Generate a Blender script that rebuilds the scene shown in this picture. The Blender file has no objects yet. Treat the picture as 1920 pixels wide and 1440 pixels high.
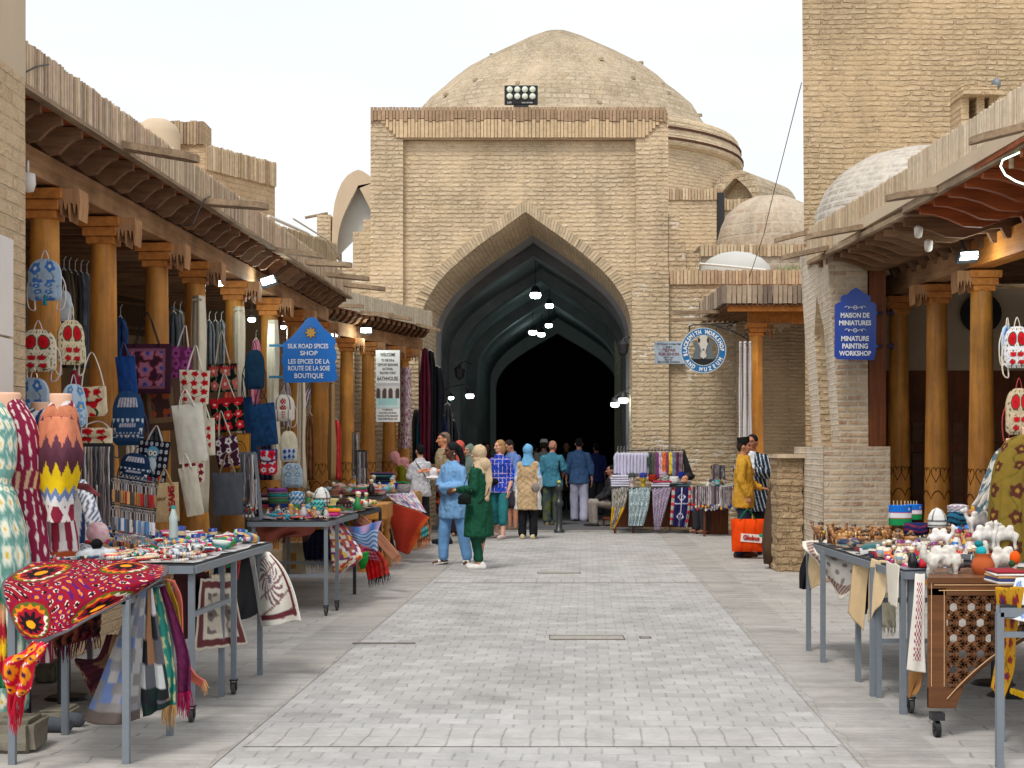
import bpy, bmesh, math, random
from mathutils import Vector, Matrix, noise
random.seed(7)
R = math.radians; PI = math.pi
sc = bpy.context.scene; col = sc.collection
def S(r, g=None, b=None):
    if g is None: r, g, b = r
    f = lambda c: (c/255/12.92) if c <= 10 else ((c/255+.055)/1.055)**2.4
    return (f(r), f(g), f(b))
# ------------------------------------------------------------------ camera, sky, sun, exposure
EYE = 1.57; F = 2900.0
def P(px, py, Y):                       # photograph pixel at a depth -> point in the street
    return Vector(((px-960)/F*Y, Y, EYE+(845-py)/F*Y))
cd = bpy.data.cameras.new('camera'); cam = bpy.data.objects.new('camera', cd); col.objects.link(cam)
cam.location = (0, 0, EYE); cam.rotation_euler = (R(90), 0, 0)
cd.sensor_width = 36; cd.lens = 36*F/1920; cd.shift_y = 125/1920; cd.clip_end = 600
sc.camera = cam
W = bpy.data.worlds.new('World'); sc.world = W; W.use_nodes = True
nt = W.node_tree; nt.nodes.clear()
SUN_EL, SUN_AZ = 58, 205                # azimuth measured clockwise from +Y
sky = nt.nodes.new('ShaderNodeTexSky'); sky.sky_type = 'NISHITA'; sky.sun_disc = False
sky.sun_elevation = R(SUN_EL); sky.sun_rotation = R(SUN_AZ); sky.dust_density = 4
bg1 = nt.nodes.new('ShaderNodeBackground'); bg1.inputs[1].default_value = .05
hsv = nt.nodes.new('ShaderNodeHueSaturation'); hsv.inputs['Saturation'].default_value = .35
nt.links.new(sky.outputs[0], hsv.inputs['Color']); nt.links.new(hsv.outputs[0], bg1.inputs[0])
tc = nt.nodes.new('ShaderNodeTexCoord'); mp = nt.nodes.new('ShaderNodeMapping'); mp.inputs['Scale'].default_value = (1, 1, 5)
nz = nt.nodes.new('ShaderNodeTexNoise'); nz.inputs['Scale'].default_value = 3; nz.inputs['Detail'].default_value = 5
cr = nt.nodes.new('ShaderNodeValToRGB')
cr.color_ramp.elements[0].position = .3; cr.color_ramp.elements[0].color = (.86, .895, .94, 1)
cr.color_ramp.elements[1].position = .75; cr.color_ramp.elements[1].color = (.95, .965, .98, 1)
bg2 = nt.nodes.new('ShaderNodeBackground'); bg2.inputs[1].default_value = .83
ad = nt.nodes.new('ShaderNodeAddShader'); wo = nt.nodes.new('ShaderNodeOutputWorld')
nt.links.new(tc.outputs['Generated'], mp.inputs[0]); nt.links.new(mp.outputs[0], nz.inputs[0])
nt.links.new(nz.outputs[0], cr.inputs[0]); nt.links.new(cr.outputs[0], bg2.inputs[0])
nt.links.new(bg1.outputs[0], ad.inputs[0]); nt.links.new(bg2.outputs[0], ad.inputs[1]); nt.links.new(ad.outputs[0], wo.inputs[0])
sl = bpy.data.lights.new('sun', 'SUN'); sl.energy = 1.7; sl.angle = R(14); sl.color = (1, .95, .87)
so = bpy.data.objects.new('sun', sl); col.objects.link(so)
sd = Vector((math.sin(R(SUN_AZ))*math.cos(R(SUN_EL)), math.cos(R(SUN_AZ))*math.cos(R(SUN_EL)), math.sin(R(SUN_EL))))
so.rotation_euler = (-sd).to_track_quat('-Z', 'Y').to_euler(); so.location = (0, 0, 40)
vs = sc.view_settings; vs.view_transform = 'Standard'; vs.look = 'None'; vs.exposure = 0.13; vs.gamma = 1
sc.cycles.max_bounces = 6; sc.cycles.diffuse_bounces = 4; sc.cycles.glossy_bounces = 2
# ------------------------------------------------------------------ materials
class N:
    def __init__(s, name):
        s.m = bpy.data.materials.new(name); s.m.use_nodes = True; s.t = s.m.node_tree
        s.b = s.t.nodes['Principled BSDF']
    def n(s, typ, **k):
        o = s.t.nodes.new('ShaderNode'+typ)
        for a, v in k.items():
            if a.startswith('i_'):
                o.inputs[a[2:].replace('_', ' ')].default_value = v
            else: setattr(o, a, v)
        return o
    def l(s, a, b): s.t.links.new(a, b)
    def noise(s, vec, scale, detail=3, rough=.5):
        o = s.n('TexNoise'); o.inputs['Scale'].default_value = scale; o.inputs['Detail'].default_value = detail
        o.inputs['Roughness'].default_value = rough
        if vec is not None: s.l(vec, o.inputs['Vector'])
        return o.outputs[0]
    def ramp(s, fac, stops, const=False):
        o = s.n('ValToRGB'); e = o.color_ramp.elements
        if const: o.color_ramp.interpolation = 'CONSTANT'
        while len(e) < len(stops): e.new(.5)
        for k, (p, c) in enumerate(stops):
            e[k].position = p; e[k].color = (*c, 1) if not isinstance(c, (int, float)) else (c, c, c, 1)
        s.l(fac, o.inputs[0]); return o.outputs[0]
    def mix(s, fac, a, b, mode='MIX'):
        o = s.n('Mix', data_type='RGBA', blend_type=mode)
        for q, v in ((0, fac), (6, a), (7, b)):
            if isinstance(v, (int, float)): o.inputs[q].default_value = v if q == 0 else (v, v, v, 1)
            elif isinstance(v, tuple): o.inputs[q].default_value = (*v, 1)
            else: s.l(v, o.inputs[q])
        return o.outputs[2]
    def math(s, op, a, b=0.0):
        o = s.n('Math', operation=op)
        for q, v in ((0, a), (1, b)):
            if isinstance(v, (int, float)): o.inputs[q].default_value = v
            else: s.l(v, o.inputs[q])
        return o.outputs[0]
    def map(s, vec, scale=(1, 1, 1), rot=(0, 0, 0), loc=(0, 0, 0)):
        o = s.n('Mapping'); o.inputs['Scale'].default_value = scale; o.inputs['Rotation'].default_value = rot
        o.inputs['Location'].default_value = loc; s.l(vec, o.inputs[0]); return o.outputs[0]
    def bump(s, h, strength=.5, dist=.01):
        o = s.n('Bump'); o.inputs['Strength'].default_value = strength; o.inputs['Distance'].default_value = dist
        s.l(h, o.inputs['Height']); s.l(o.outputs[0], s.b.inputs['Normal'])
    def fin(s, colr=None, rough=.8, metal=0, spec=.3):
        if colr is not None:
            if isinstance(colr, tuple): s.b.inputs['Base Color'].default_value = (*colr, 1)
            else: s.l(colr, s.b.inputs['Base Color'])
        s.b.inputs['Roughness'].default_value = rough; s.b.inputs['Metallic'].default_value = metal
        s.b.inputs['Specular IOR Level'].default_value = spec
        return s.m
    def uv(s): return s.n('UVMap').outputs[0]
    def obj(s): return s.n('TexCoord').outputs['Object']
    def geo(s): return s.n('NewGeometry').outputs['Position']
def sc3(c, k): return tuple(x*k for x in c)
def brick(name, light, dark, mortar, bw=.26, bh=.062, ms=.012, warp=.012, bump=.9, stain=.25, white=0, dist=.03, squash=.5):
    g_ = S(218, 198, 172); light, dark, mortar = [tuple(a*.72+b*k*.28 for a, b in zip(c, g_)) for c, k in ((light, 1), (dark, .8), (mortar, .75))]
    n = N(name); uv = n.uv()
    wn = n.n('TexNoise'); wn.inputs['Scale'].default_value = 3.5; wn.inputs['Detail'].default_value = 4; n.l(uv, wn.inputs['Vector'])
    sb = n.n('VectorMath', operation='SUBTRACT'); n.l(wn.outputs['Color'], sb.inputs[0]); sb.inputs[1].default_value = (.5, .5, .5)
    mu = n.n('VectorMath', operation='MULTIPLY'); n.l(sb.outputs[0], mu.inputs[0]); mu.inputs[1].default_value = (warp*9, warp*3.2, 0)
    av = n.n('VectorMath', operation='ADD'); n.l(uv, av.inputs[0]); n.l(mu.outputs[0], av.inputs[1])
    bt = n.n('TexBrick'); n.l(av.outputs[0], bt.inputs['Vector']); bt.offset = .5
    for k, v in (('Scale', 1), ('Mortar Size', ms), ('Mortar Smooth', .6), ('Brick Width', bw), ('Row Height', bh), ('Bias', 0)):
        bt.inputs[k].default_value = v
    bt.inputs['Color1'].default_value = (0, 0, 0, 1); bt.inputs['Color2'].default_value = (1, 1, 1, 1)
    bt.inputs['Mortar'].default_value = (.5, .5, .5, 1)
    tone = n.mix(bt.outputs['Color'], dark, light)
    big = n.noise(uv, .7, 5, .6); mid = n.noise(av.outputs[0], 9, 4, .65)
    worn = n.ramp(n.math('ADD', n.math('MULTIPLY', mid, .6), n.math('MULTIPLY', big, .4)), [(.40, 0), (.56, 1)])               # bricks buried in old mud mortar
    c = n.mix(n.math('MULTIPLY', worn, .8), tone, mortar)
    joint = n.mix(bt.outputs['Fac'], c, mortar)
    crev = n.ramp(n.math('MULTIPLY', bt.outputs['Fac'], n.ramp(mid, [(.3, 1), (.65, .1)])), [(.35, 0), (.9, 1)])
    joint = n.mix(n.math('MULTIPLY', crev, .3), joint, sc3(mortar, .45))
    st = n.ramp(big, [(.3, 1-stain), (.7, 1+stain*.6)])
    c = n.mix(1.0, joint, st, 'MULTIPLY')
    c = n.mix(1.0, c, n.ramp(n.noise(n.map(uv, (1.6, .22, 1)), 1, 6, .7), [(.33, .8), (.5, 1), (.7, 1.06)]), 'MULTIPLY')
    c = n.mix(n.math('MULTIPLY', n.ramp(n.noise(uv, .9, 5, .75), [(.56, 0), (.66, 1)]), .35), c, S(206, 180, 140))
    fine = n.noise(uv, 60, 3, .7)
    c = n.mix(1.0, c, n.ramp(fine, [(.25, .82), (.75, 1.14)]), 'MULTIPLY')
    if white:
        wm = n.ramp(n.noise(uv, 1.6, 5, .7), [(.56, 0), (.62, 1)])
        c = n.mix(n.math('MULTIPLY', wm, n.math('MULTIPLY', bt.outputs['Fac'], white)), c, S(232, 226, 214))
    h = n.math('SUBTRACT', 1.0, bt.outputs['Fac'])
    h = n.math('MULTIPLY', h, n.math('SUBTRACT', 1.15, worn))
    h = n.math('ADD', h, n.math('MULTIPLY', mid, .9)); h = n.math('ADD', h, n.math('MULTIPLY', fine, .25))
    n.bump(h, bump, dist)
    return n.fin(c, .95, 0, .1)
def painted(name='painted', rough=.85, weave=900, bump=.25, spec=.15, var=.12):
    n = N(name); a = n.n('Attribute', attribute_name='Col'); o = n.obj()
    c = n.mix(1.0, a.outputs['Color'], n.ramp(n.noise(o, 14, 4, .6), [(.3, 1-var), (.7, 1+var*.6)]), 'MULTIPLY')
    h = n.math('ADD', n.math('MULTIPLY', n.noise(o, weave*.2, 2, .6), .5), n.math('MULTIPLY', n.noise(o, 12, 3, .5), 1.2))
    n.bump(h, bump, .008); return n.fin(c, rough, 0, spec)
def plain(name, c, rough=.6, metal=0, spec=.3, var=.12, scale=8, bump=.1, dist=.004):
    n = N(name); o = n.obj()
    v = n.ramp(n.noise(o, scale, 5, .65), [(.25, 1-var), (.75, 1+var*.7)])
    n.bump(n.noise(o, scale*6, 3, .6), bump, dist)
    return n.fin(n.mix(1.0, c, v, 'MULTIPLY'), rough, metal, spec)
def wood(name, c1, c2, rough=.5, spec=.35, gs=1.0, axis=2, worn=0):
    n = N(name); o = n.obj(); s = [22*gs]*3; s[axis] = 1.3*gs
    g = n.noise(n.map(o, tuple(s)), 1, 6, .65)
    w = n.noise(o, 2.2, 3, .6)
    c = n.ramp(g, [(.25, c1), (.55, c2), (.8, sc3(c2, 1.25))])
    c = n.mix(1.0, c, n.ramp(w, [(.3, .72), (.7, 1.2)]), 'MULTIPLY')
    if worn: c = n.mix(1.0, c, n.ramp(n.n('ObjectInfo').outputs['Random'], [(0, (.72, .7, .66)), (.5, (1, .96, .9)), (1, (1.12, 1.08, 1.0))]), 'MULTIPLY'); c = n.mix(n.math('MULTIPLY', n.ramp(n.noise(n.map(o, (5, 5, 1.6)), 1, 6, .7), [(.5, 0), (.7, 1)]), .6), c, S(122, 96, 66)); c = n.mix(n.ramp(n.noise(n.map(o, (1, 1, .5)), .9, 2, .5), [(.3, 0), (.7, .45)]), c, S(120, 70, 26))
    n.bump(g, .35, .006); return n.fin(c, rough, 0, spec)
def emit(name, c, k):
    n = N(name); n.b.inputs['Emission Color'].default_value = (*c, 1); n.b.inputs['Emission Strength'].default_value = k
    return n.fin(c, .4)
M = {}
M['wall'] = brick('old_brick', S(246, 228, 198), S(230, 206, 172), S(216, 192, 156), stain=.26, bh=.088, ms=.03, warp=.02)
M['wall2'] = brick('patched_brick', S(234, 214, 178), S(208, 176, 134), S(204, 182, 148), stain=.16, white=.8, bh=.088, ms=.028, warp=.02)
M['tower'] = brick('tower_brick', S(226, 202, 164), S(210, 182, 142), S(196, 168, 128), stain=.2, bw=.3, bh=.07, ms=.02, warp=.022, bump=1)
M['newbrick'] = brick('new_brick', S(222, 190, 150), S(198, 158, 118), S(196, 170, 134), bw=.26, bh=.085, ms=.012, warp=.004, bump=.8, stain=.1)
M['pinkbrick'] = brick('pale_joint_brick', S(206, 172, 132), S(154, 98, 68), S(204, 192, 172), bw=.27, bh=.075, ms=.02, warp=.006, bump=.5, stain=.15)
M['whitebrick'] = brick('limewashed_brick', S(222, 206, 182), S(192, 170, 142), S(230, 218, 200), bw=.26, bh=.07, ms=.014, warp=.006, bump=.7, stain=.1)
M['stub'] = brick('crumbling_stone', S(212, 186, 144), S(192, 160, 118), S(182, 152, 114), bw=.3, bh=.085, ms=.02, warp=.03, bump=1, stain=.3, dist=.05)
M['dome'] = brick('dome_brick', S(214, 200, 174), S(176, 156, 124), S(182, 164, 138), bw=.32, bh=.16, ms=.026, warp=.012, bump=1, stain=.16)
M['dome2'] = brick('dome_tile_brick', S(178, 164, 150), S(166, 136, 112), S(200, 188, 170), bw=.3, bh=.26, ms=.03, warp=.006, bump=.5, stain=.2)
M['dome3'] = brick('dome_grey_brick', S(158, 152, 144), S(142, 134, 124), S(200, 196, 188), bw=.28, bh=.1, ms=.028, warp=.005, bump=.5, stain=.1)
M['plaster'] = plain('lime_plaster', S(200, 180, 154), .95, 0, .1, .1, 2, .4)
M['whiteplaster'] = plain('white_plaster', S(196, 196, 192), .95, 0, .1, .08, 1.5, .3)
M['vault'] = plain('grey_vault_plaster', S(150, 150, 152), .95, 0, .1, .35, 1.2, .6)
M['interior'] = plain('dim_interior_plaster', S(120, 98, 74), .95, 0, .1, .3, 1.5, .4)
M['hall_shade'] = plain('shade_darkened_brick', S(44, 40, 36), .95, 0, .1, .3, 1.5, .4)  # darkness of the unlit inner hall put into the wall colour
M['marble'] = plain('white_marble', S(222, 214, 206), .6, 0, .3, .07, 3, .05)
M['paint'] = painted()
M['slat'] = painted('weathered_slats', .95, 400, .6, .05, .16)
M['gloss'] = painted('coloured_ceramic', .35, 200, .05, .5, .05)
M['sheen'] = painted('thin_cloth', .75, 500, .2, .2, .08)
M['colwood'] = wood('varnished_column_wood', S(178, 112, 40), S(224, 156, 70), .5, .35, .8, worn=1)
M['palewood'] = wood('pale_bracket_wood', S(150, 106, 72), S(186, 140, 100), .8, .1, 1)
M['greywood'] = wood('weathered_wood', S(118, 98, 78), S(156, 134, 110), .85, .1, 1, 1)
M['beamwood'] = wood('beam_wood', S(134, 98, 66), S(170, 130, 94), .75, .15, .8, 1)
M['darkwood'] = wood('dark_joist_wood', S(92, 66, 48), S(128, 96, 72), .8, .1, 1, 0)
M['orangewood'] = wood('orange_wood', S(160, 92, 40), S(200, 128, 60), .6, .25, .8, 1)
M['redwood'] = wood('red_soffit_wood', S(120, 58, 28), S(156, 82, 42), .7, .2, 1, 0)
M['doorwood'] = wood('door_wood', S(84, 42, 20), S(118, 64, 32), .5, .3, 1)
M['latt'] = wood('carved_lattice_wood', S(84, 50, 26), S(112, 70, 38), .45, .35, 1, 0)
M['cratewood'] = wood('crate_wood', S(160, 120, 74), S(196, 156, 104), .8, .1, 1, 0)
M['steel'] = plain('grey_painted_steel', S(122, 130, 138), .45, .2, .4, .08, 20, .03)
M['dsteel'] = plain('dark_steel', S(54, 54, 56), .5, .3, .4, .1, 20, .03)
M['black'] = plain('black_plastic', S(24, 24, 26), .5, 0, .4, .1, 20, .03)
M['rubber'] = plain('wheel_rubber', S(70, 72, 70), .7, 0, .3, .1, 20, .03)
M['chrome'] = plain('chrome', S(190, 190, 190), .2, .9, .5, .05, 20, .02)
M['bulb'] = emit('led_light', (.86, 1, .98), 9)
M['neon'] = emit('led_strip', (.7, 1, .8), 2.2)
M['skinmat'] = painted('skin', .55, 60, .08, .35, .04)
M['shaded_asphalt'] = plain('shade_toned_asphalt', S(96, 96, 98), .9, 0, .15, .15, 3, .2)  # asphalt floor, with the shade of the passage put into its dark colour
# ------------------------------------------------------------------ mesh builder
MW = {}
class MB:
    def __init__(s): s.v = []; s.f = []; s.c = []; s.uv = {}; s.hc = False
    def add(s, vs, fs, colr=None, uvs=None):
        n = len(s.v); s.v += [Vector(v) for v in vs]
        if callable(colr): cl = [colr(v) for v in vs]; s.hc = True
        elif colr is not None and len(colr) and isinstance(colr[0], (tuple, list)): cl = list(colr); s.hc = True
        elif colr is not None: cl = [colr]*len(vs); s.hc = True
        else: cl = [(1, 1, 1)]*len(vs)
        s.c += cl
        for k, f in enumerate(fs):
            if uvs is not None: s.uv[len(s.f)] = [uvs[q] for q in f]
            s.f.append([q+n for q in f])
        return s
    def box(s, c, d, rz=0, colr=None, mat=None):
        hx, hy, hz = d[0]/2, d[1]/2, d[2]/2
        m = mat or (Matrix.Translation(c) @ Matrix.Rotation(rz, 4, 'Z'))
        vs = [m @ Vector((x*hx, y*hy, z*hz)) for x in (-1, 1) for y in (-1, 1) for z in (-1, 1)]
        return s.add(vs, [(0, 1, 3, 2), (4, 6, 7, 5), (0, 4, 5, 1), (2, 3, 7, 6), (0, 2, 6, 4), (1, 5, 7, 3)], colr)
    def bar(s, a, b, w, h=None, colr=None, up=(0, 0, 1)):
        a = Vector(a); b = Vector(b); h = h or w; d = (b-a); L = d.length; d.normalize()
        u = Vector(up); 
        if abs(d.dot(u)) > .95: u = Vector((0, 1, 0))
        x = d.cross(u).normalized(); u = x.cross(d)
        m = Matrix((x, d, u)).transposed().to_4x4(); m.translation = (a+b)/2
        return s.box(None, (w, L, h), mat=m, colr=colr)
    def tube(s, pts, rad, seg=8, colr=None, cap=True, sy=1.0):
        pts = [Vector(p) for p in pts]; n = len(pts)
        if isinstance(rad, (int, float)): rad = [rad]*n
        vs = []; prev = None
        for k, p in enumerate(pts):
            d = (pts[min(k+1, n-1)]-pts[max(k-1, 0)]).normalized()
            if prev is None:
                u = Vector((0, 0, 1)) if abs(d.z) < .9 else Vector((1, 0, 0))
                x = d.cross(u).normalized()
            else: x = (prev-d*prev.dot(d)).normalized()
            prev = x; y = d.cross(x)
            for q in range(seg):
                a = 2*PI*q/seg; vs.append(p+x*math.cos(a)*rad[k]+y*math.sin(a)*rad[k]*sy)
        fs = [(k*seg+q, k*seg+(q+1) % seg, (k+1)*seg+(q+1) % seg, (k+1)*seg+q) for k in range(n-1) for q in range(seg)]
        if cap: fs += [tuple(reversed(range(seg))), tuple(range((n-1)*seg, n*seg))]
        return s.add(vs, fs, colr)
    def lathe(s, prof, c=(0, 0, 0), seg=24, colr=None, a0=0, a1=2*PI, jit=0, uvm=True, sx=1, sy=1):
        full = abs(a1-a0-2*PI) < 1e-6; ns = seg if full else seg+1; vs = []; uvs = []
        ln = 0; rm = max(p[0] for p in prof)
        # every ring carries seg+1 verts when uv-mapped
        for k, (r, z) in enumerate(prof):
            if k: ln += math.hypot(r-prof[k-1][0], z-prof[k-1][1])
            for q in range(seg+1):
                a = a0+(a1-a0)*q/seg; jj = 1+jit*noise.noise(Vector((math.cos(a)*3, math.sin(a)*3, z*1.5)))
                vs.append((c[0]+r*sx*jj*math.cos(a), c[1]+r*sy*jj*math.sin(a), c[2]+z)); uvs.append(((a-a0)*rm*.85, ln))
        w = seg+1
        fs = [(k*w+q, k*w+q+1, (k+1)*w+q+1, (k+1)*w+q) for k in range(len(prof)-1) for q in range(seg)]
        return s.add(vs, fs, colr, uvs if uvm else None)
    def prism(s, poly, d, m=None, colr=None):
        """poly in (x,z), extruded along y by d, centred; m places it"""
        n = len(poly); m = m or Matrix(); 
        vs = [m @ Vector((p[0], -d/2, p[1])) for p in poly]+[m @ Vector((p[0], d/2, p[1])) for p in poly]
        fs = [tuple(range(n)), tuple(range(2*n-1, n-1, -1))]+[(k, k+n, (k+1) % n+n, (k+1) % n) for k in range(n)]
        return s.add(vs, fs, colr)
    def ell(s, c, r, seg=12, rings=8, colr=None, m=None):
        vs = []; fs = []
        for k in range(rings+1):
            t = PI*k/rings
            for q in range(seg):
                a = 2*PI*q/seg; v = Vector((r[0]*math.sin(t)*math.cos(a), r[1]*math.sin(t)*math.sin(a), r[2]*math.cos(t)))
                if m: v = m @ v
                vs.append(v+Vector(c))
        for k in range(rings):
            for q in range(seg): fs.append((k*seg+q, (k+1)*seg+q, (k+1)*seg+(q+1) % seg, k*seg+(q+1) % seg))
        return s.add(vs, fs, colr)
    def grid(s, fn, nu, nv, paint=None, close=False):
        vs = []; cs = []
        for j in range(nv+1):
            for i in range(nu+1):
                u, v = i/nu, j/nv; vs.append(fn(u, v)); cs.append(paint(u, v) if paint else (1, 1, 1))
        fs = [(j*(nu+1)+i, j*(nu+1)+i+1, (j+1)*(nu+1)+i+1, (j+1)*(nu+1)+i) for j in range(nv) for i in range(nu)]
        return s.add(vs, fs, cs if paint else None, [((i/nu), (j/nv)) for j in range(nv+1) for i in range(nu+1)])
    def build(s, name, mat, parent=None, smooth=False, bevel=0, solid=0, local=False, org=None, sub=0):
        vs = s.v; L = Matrix()
        if parent is not None and not local: L = MW[parent.name].inverted(); vs = [L @ v for v in vs]
        wm = None
        if parent is None and not local:
            if org is None:
                xs = [v.x for v in vs]; ys = [v.y for v in vs]; zs = [v.z for v in vs]
                org = Vector(((min(xs)+max(xs))/2, (min(ys)+max(ys))/2, min(zs)))
            org = Vector(org); vs = [v-org for v in vs]
        me = bpy.data.meshes.new(name); me.from_pydata([tuple(v) for v in vs], [], s.f); me.update()
        ul = me.uv_layers.new(name='UVMap').data
        for p in me.polygons:
            ex = s.uv.get(p.index)
            if ex:
                for li, t in zip(p.loop_indices, ex): ul[li].uv = t
            else:
                nn = p.normal
                if abs(nn.z) > .75: 
                    for li in p.loop_indices: q = s.v[me.loops[li].vertex_index]; ul[li].uv = (q.x, q.y)
                else:
                    t = Vector((-nn.y, nn.x, 0)).normalized()
                    if abs(t.x) > abs(t.y)*.9: t = Vector((1, 0, 0)) if abs(t.x) > .97 else t*(1 if t.x > 0 else -1)
                    elif t.y < 0: t = -t
                    for li in p.loop_indices: q = s.v[me.loops[li].vertex_index]; ul[li].uv = (q.dot(t), q.z)
        if s.hc:
            at = me.color_attributes.new('Col', 'FLOAT_COLOR', 'POINT'); fl = []
            for c in s.c: fl += [c[0], c[1], c[2], 1]
            at.data.foreach_set('color', fl)
        for m_ in (mat if isinstance(mat, (list, tuple)) else [mat]): me.materials.append(M[m_] if isinstance(m_, str) else m_)
        if smooth: me.shade_smooth()
        o = bpy.data.objects.new(name, me); col.objects.link(o)
        if parent is not None: o.parent = parent; MW[o.name] = MW[parent.name].copy()
        elif org is not None: o.location = org; MW[o.name] = Matrix.Translation(org)
        else: MW[o.name] = Matrix()
        if bevel: b = o.modifiers.new('bevel', 'BEVEL'); b.width = bevel; b.segments = 2; b.limit_method = 'ANGLE'
        if sub: b = o.modifiers.new('sub', 'SUBSURF'); b.levels = b.render_levels = sub
        if solid: b = o.modifiers.new('solid', 'SOLIDIFY'); b.thickness = solid; b.offset = 0
        return o
def tag(o, label=None, cat=None, group=None, kind=None):
    if label: o['label'] = label
    if cat: o['category'] = cat
    if group: o['group'] = group
    if kind: o['kind'] = kind
    return o
def thing(name, label, cat, loc=(0, 0, 0), rz=0, group=None):
    o = bpy.data.objects.new(name, None); col.objects.link(o); o.location = loc; o.rotation_euler = (0, 0, rz); o.empty_display_size = .1
    MW[o.name] = Matrix.Translation(loc) @ Matrix.Rotation(rz, 4, 'Z')
    return tag(o, label, cat, group)
def dup(root, loc, rz, label=None):
    m = {}
    def cp(o, par):
        c = o.copy(); col.objects.link(c); c.parent = par
        for ch in o.children: cp(ch, c)
        return c
    r = cp(root, None); r.location = loc; r.rotation_euler = (0, 0, rz); MW[r.name] = Matrix.Translation(loc) @ Matrix.Rotation(rz, 4, 'Z')
    if label: r['label'] = label
    return r
def text(mb, body, size, m, colr=None, depth=.002, bold=.0, align='CENTER', sx=1.0):
    cu = bpy.data.curves.new('t', 'FONT'); cu.body = body; cu.size = size; cu.align_x = align; cu.extrude = depth; cu.offset = bold; cu.resolution_u = 3
    o = bpy.data.objects.new('t', cu); col.objects.link(o); dg = bpy.context.evaluated_depsgraph_get()
    me = bpy.data.meshes.new_from_object(o.evaluated_get(dg))
    mb.add([m @ Vector((v.co.x*sx, v.co.z, v.co.y)) for v in me.vertices], [tuple(p.vertices) for p in me.polygons], colr)
    bpy.data.objects.remove(o); bpy.data.curves.remove(cu); bpy.data.meshes.remove(me)
# ------------------------------------------------------------------ paving
def pave(name, bw, bh, c, tone=.12, jw=.07, jh=.05, dj=.75, dh=.3, off=.5, ang=0, bump=.5):
    n = N(name); g = n.map(n.geo(), rot=(0, 0, R(2.75+ang)))
    wv = n.n('TexNoise'); wv.inputs['Scale'].default_value = 2.2; wv.inputs['Detail'].default_value = 3; n.l(g, wv.inputs['Vector'])
    sep = n.n('SeparateXYZ'); n.l(g, sep.inputs[0]); sw = n.n('SeparateColor'); n.l(wv.outputs['Color'], sw.inputs[0])
    X = n.math('ADD', sep.outputs[0], n.math('MULTIPLY', n.math('SUBTRACT', sw.outputs[0], .5), bw*.35))
    Y = n.math('ADD', sep.outputs[1], n.math('MULTIPLY', n.math('SUBTRACT', sw.outputs[1], .5), bh*.35))
    v = n.math('DIVIDE', Y, bh); row = n.math('FLOOR', v); fv = n.math('SUBTRACT', v, row)
    u = n.math('ADD', n.math('DIVIDE', X, bw), n.math('MULTIPLY', row, off)); cl = n.math('FLOOR', u); fu = n.math('SUBTRACT', u, cl)
    cb = n.n('CombineXYZ'); n.l(cl, cb.inputs[0]); n.l(row, cb.inputs[1])
    wn = n.n('TexWhiteNoise', noise_dimensions='2D'); n.l(cb.outputs[0], wn.inputs['Vector'])
    ju = n.ramp(n.math('ABSOLUTE', n.math('SUBTRACT', fu, .5)), [(.5-jw, 0), (.5-jw*.35, 1)])
    jv = n.ramp(n.math('ABSOLUTE', n.math('SUBTRACT', fv, .5)), [(.5-jh, 0), (.5-jh*.3, 1)])
    rn = n.noise(g, 3, 4, .7); dirt = n.ramp(n.noise(g, 7, 4, .7), [(.35, .25), (.65, 1)])
    base = n.mix(wn.outputs[0], sc3(c, 1-tone), sc3(c, 1+tone*.7))
    base = n.mix(1.0, base, n.mix(n.noise(g, .35, 4, .6), S(176, 178, 184), S(196, 188, 178)), 'SOFT_LIGHT')
    base = n.mix(1.0, base, n.ramp(rn, [(.3, .84), (.7, 1.1)]), 'MULTIPLY')
    base = n.mix(1.0, base, n.ramp(n.noise(g, .8, 6, .72), [(.34, .8), (.5, 1), (.7, 1.05)]), 'MULTIPLY')
    base = n.mix(n.math('MULTIPLY', n.ramp(n.noise(g, 5.5, 3, .5), [(.7, 0), (.76, 1)]), .35), base, S(120, 112, 102))
    base = n.mix(1.0, base, n.ramp(n.noise(n.map(g, (26, 40, 30)), 1, 5, .65), [(.3, .92), (.7, 1.06)]), 'MULTIPLY')
    j = n.math('MAXIMUM', n.math('MULTIPLY', ju, dj), n.math('MULTIPLY', jv, dh))
    j2 = n.math('MULTIPLY', j, dirt)
    base = n.mix(j2, base, sc3(S(100, 92, 84), .5))
    h = n.math('SUBTRACT', n.math('ADD', n.math('MULTIPLY', rn, .5), n.math('MULTIPLY', wn.outputs[0], .25)), j)
    n.bump(h, bump, .012); return n.fin(base, .8, 0, .25)
G1 = S(178, 178, 177)
M['pv_brick'] = pave('street_bricks', .17, .17, G1, .12, .05, .05, .42, .18)
M['pv_slab'] = pave('slab_row', .15, .56, S(180, 179, 177), .06, .05, .02, .5, .3, 0)
M['pv_side'] = pave('side_paving', .5, .16, S(177, 175, 171), .09, .02, .045, .5, .42, .5)
M['pv_band'] = pave('dark_band', .47, .085, S(170, 168, 164), .12, .012, .10, .3, .25, .0)
def sheet(name, pts, z, mat):
    mb = MB(); mb.add([(x, y, z) for x, y in pts], [tuple(range(len(pts)))]); o = mb.build(name, mat, org=(0, 0, 0)); return tag(o, kind='structure')
sheet('ground', [(-150, -60), (150, -60), (150, 300), (-150, 300)], 0, 'pv_side')
s_ = .048
def strip(name, x0, x1, y0, y1, z, mat): return sheet(name, [(x0+s_*y0, y0), (x1+s_*y0, y0), (x1+s_*y1, y1), (x0+s_*y1, y1)], z, mat)
strip('street_paving', -1.85, 1.36, 0, 29.75, .004, 'pv_brick')
strip('paving_band', -2.33, -1.86, 0, 29.75, .004, 'pv_band')
strip('paving_band', 1.37, 1.84, 0, 29.75, .004, 'pv_band')
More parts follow.
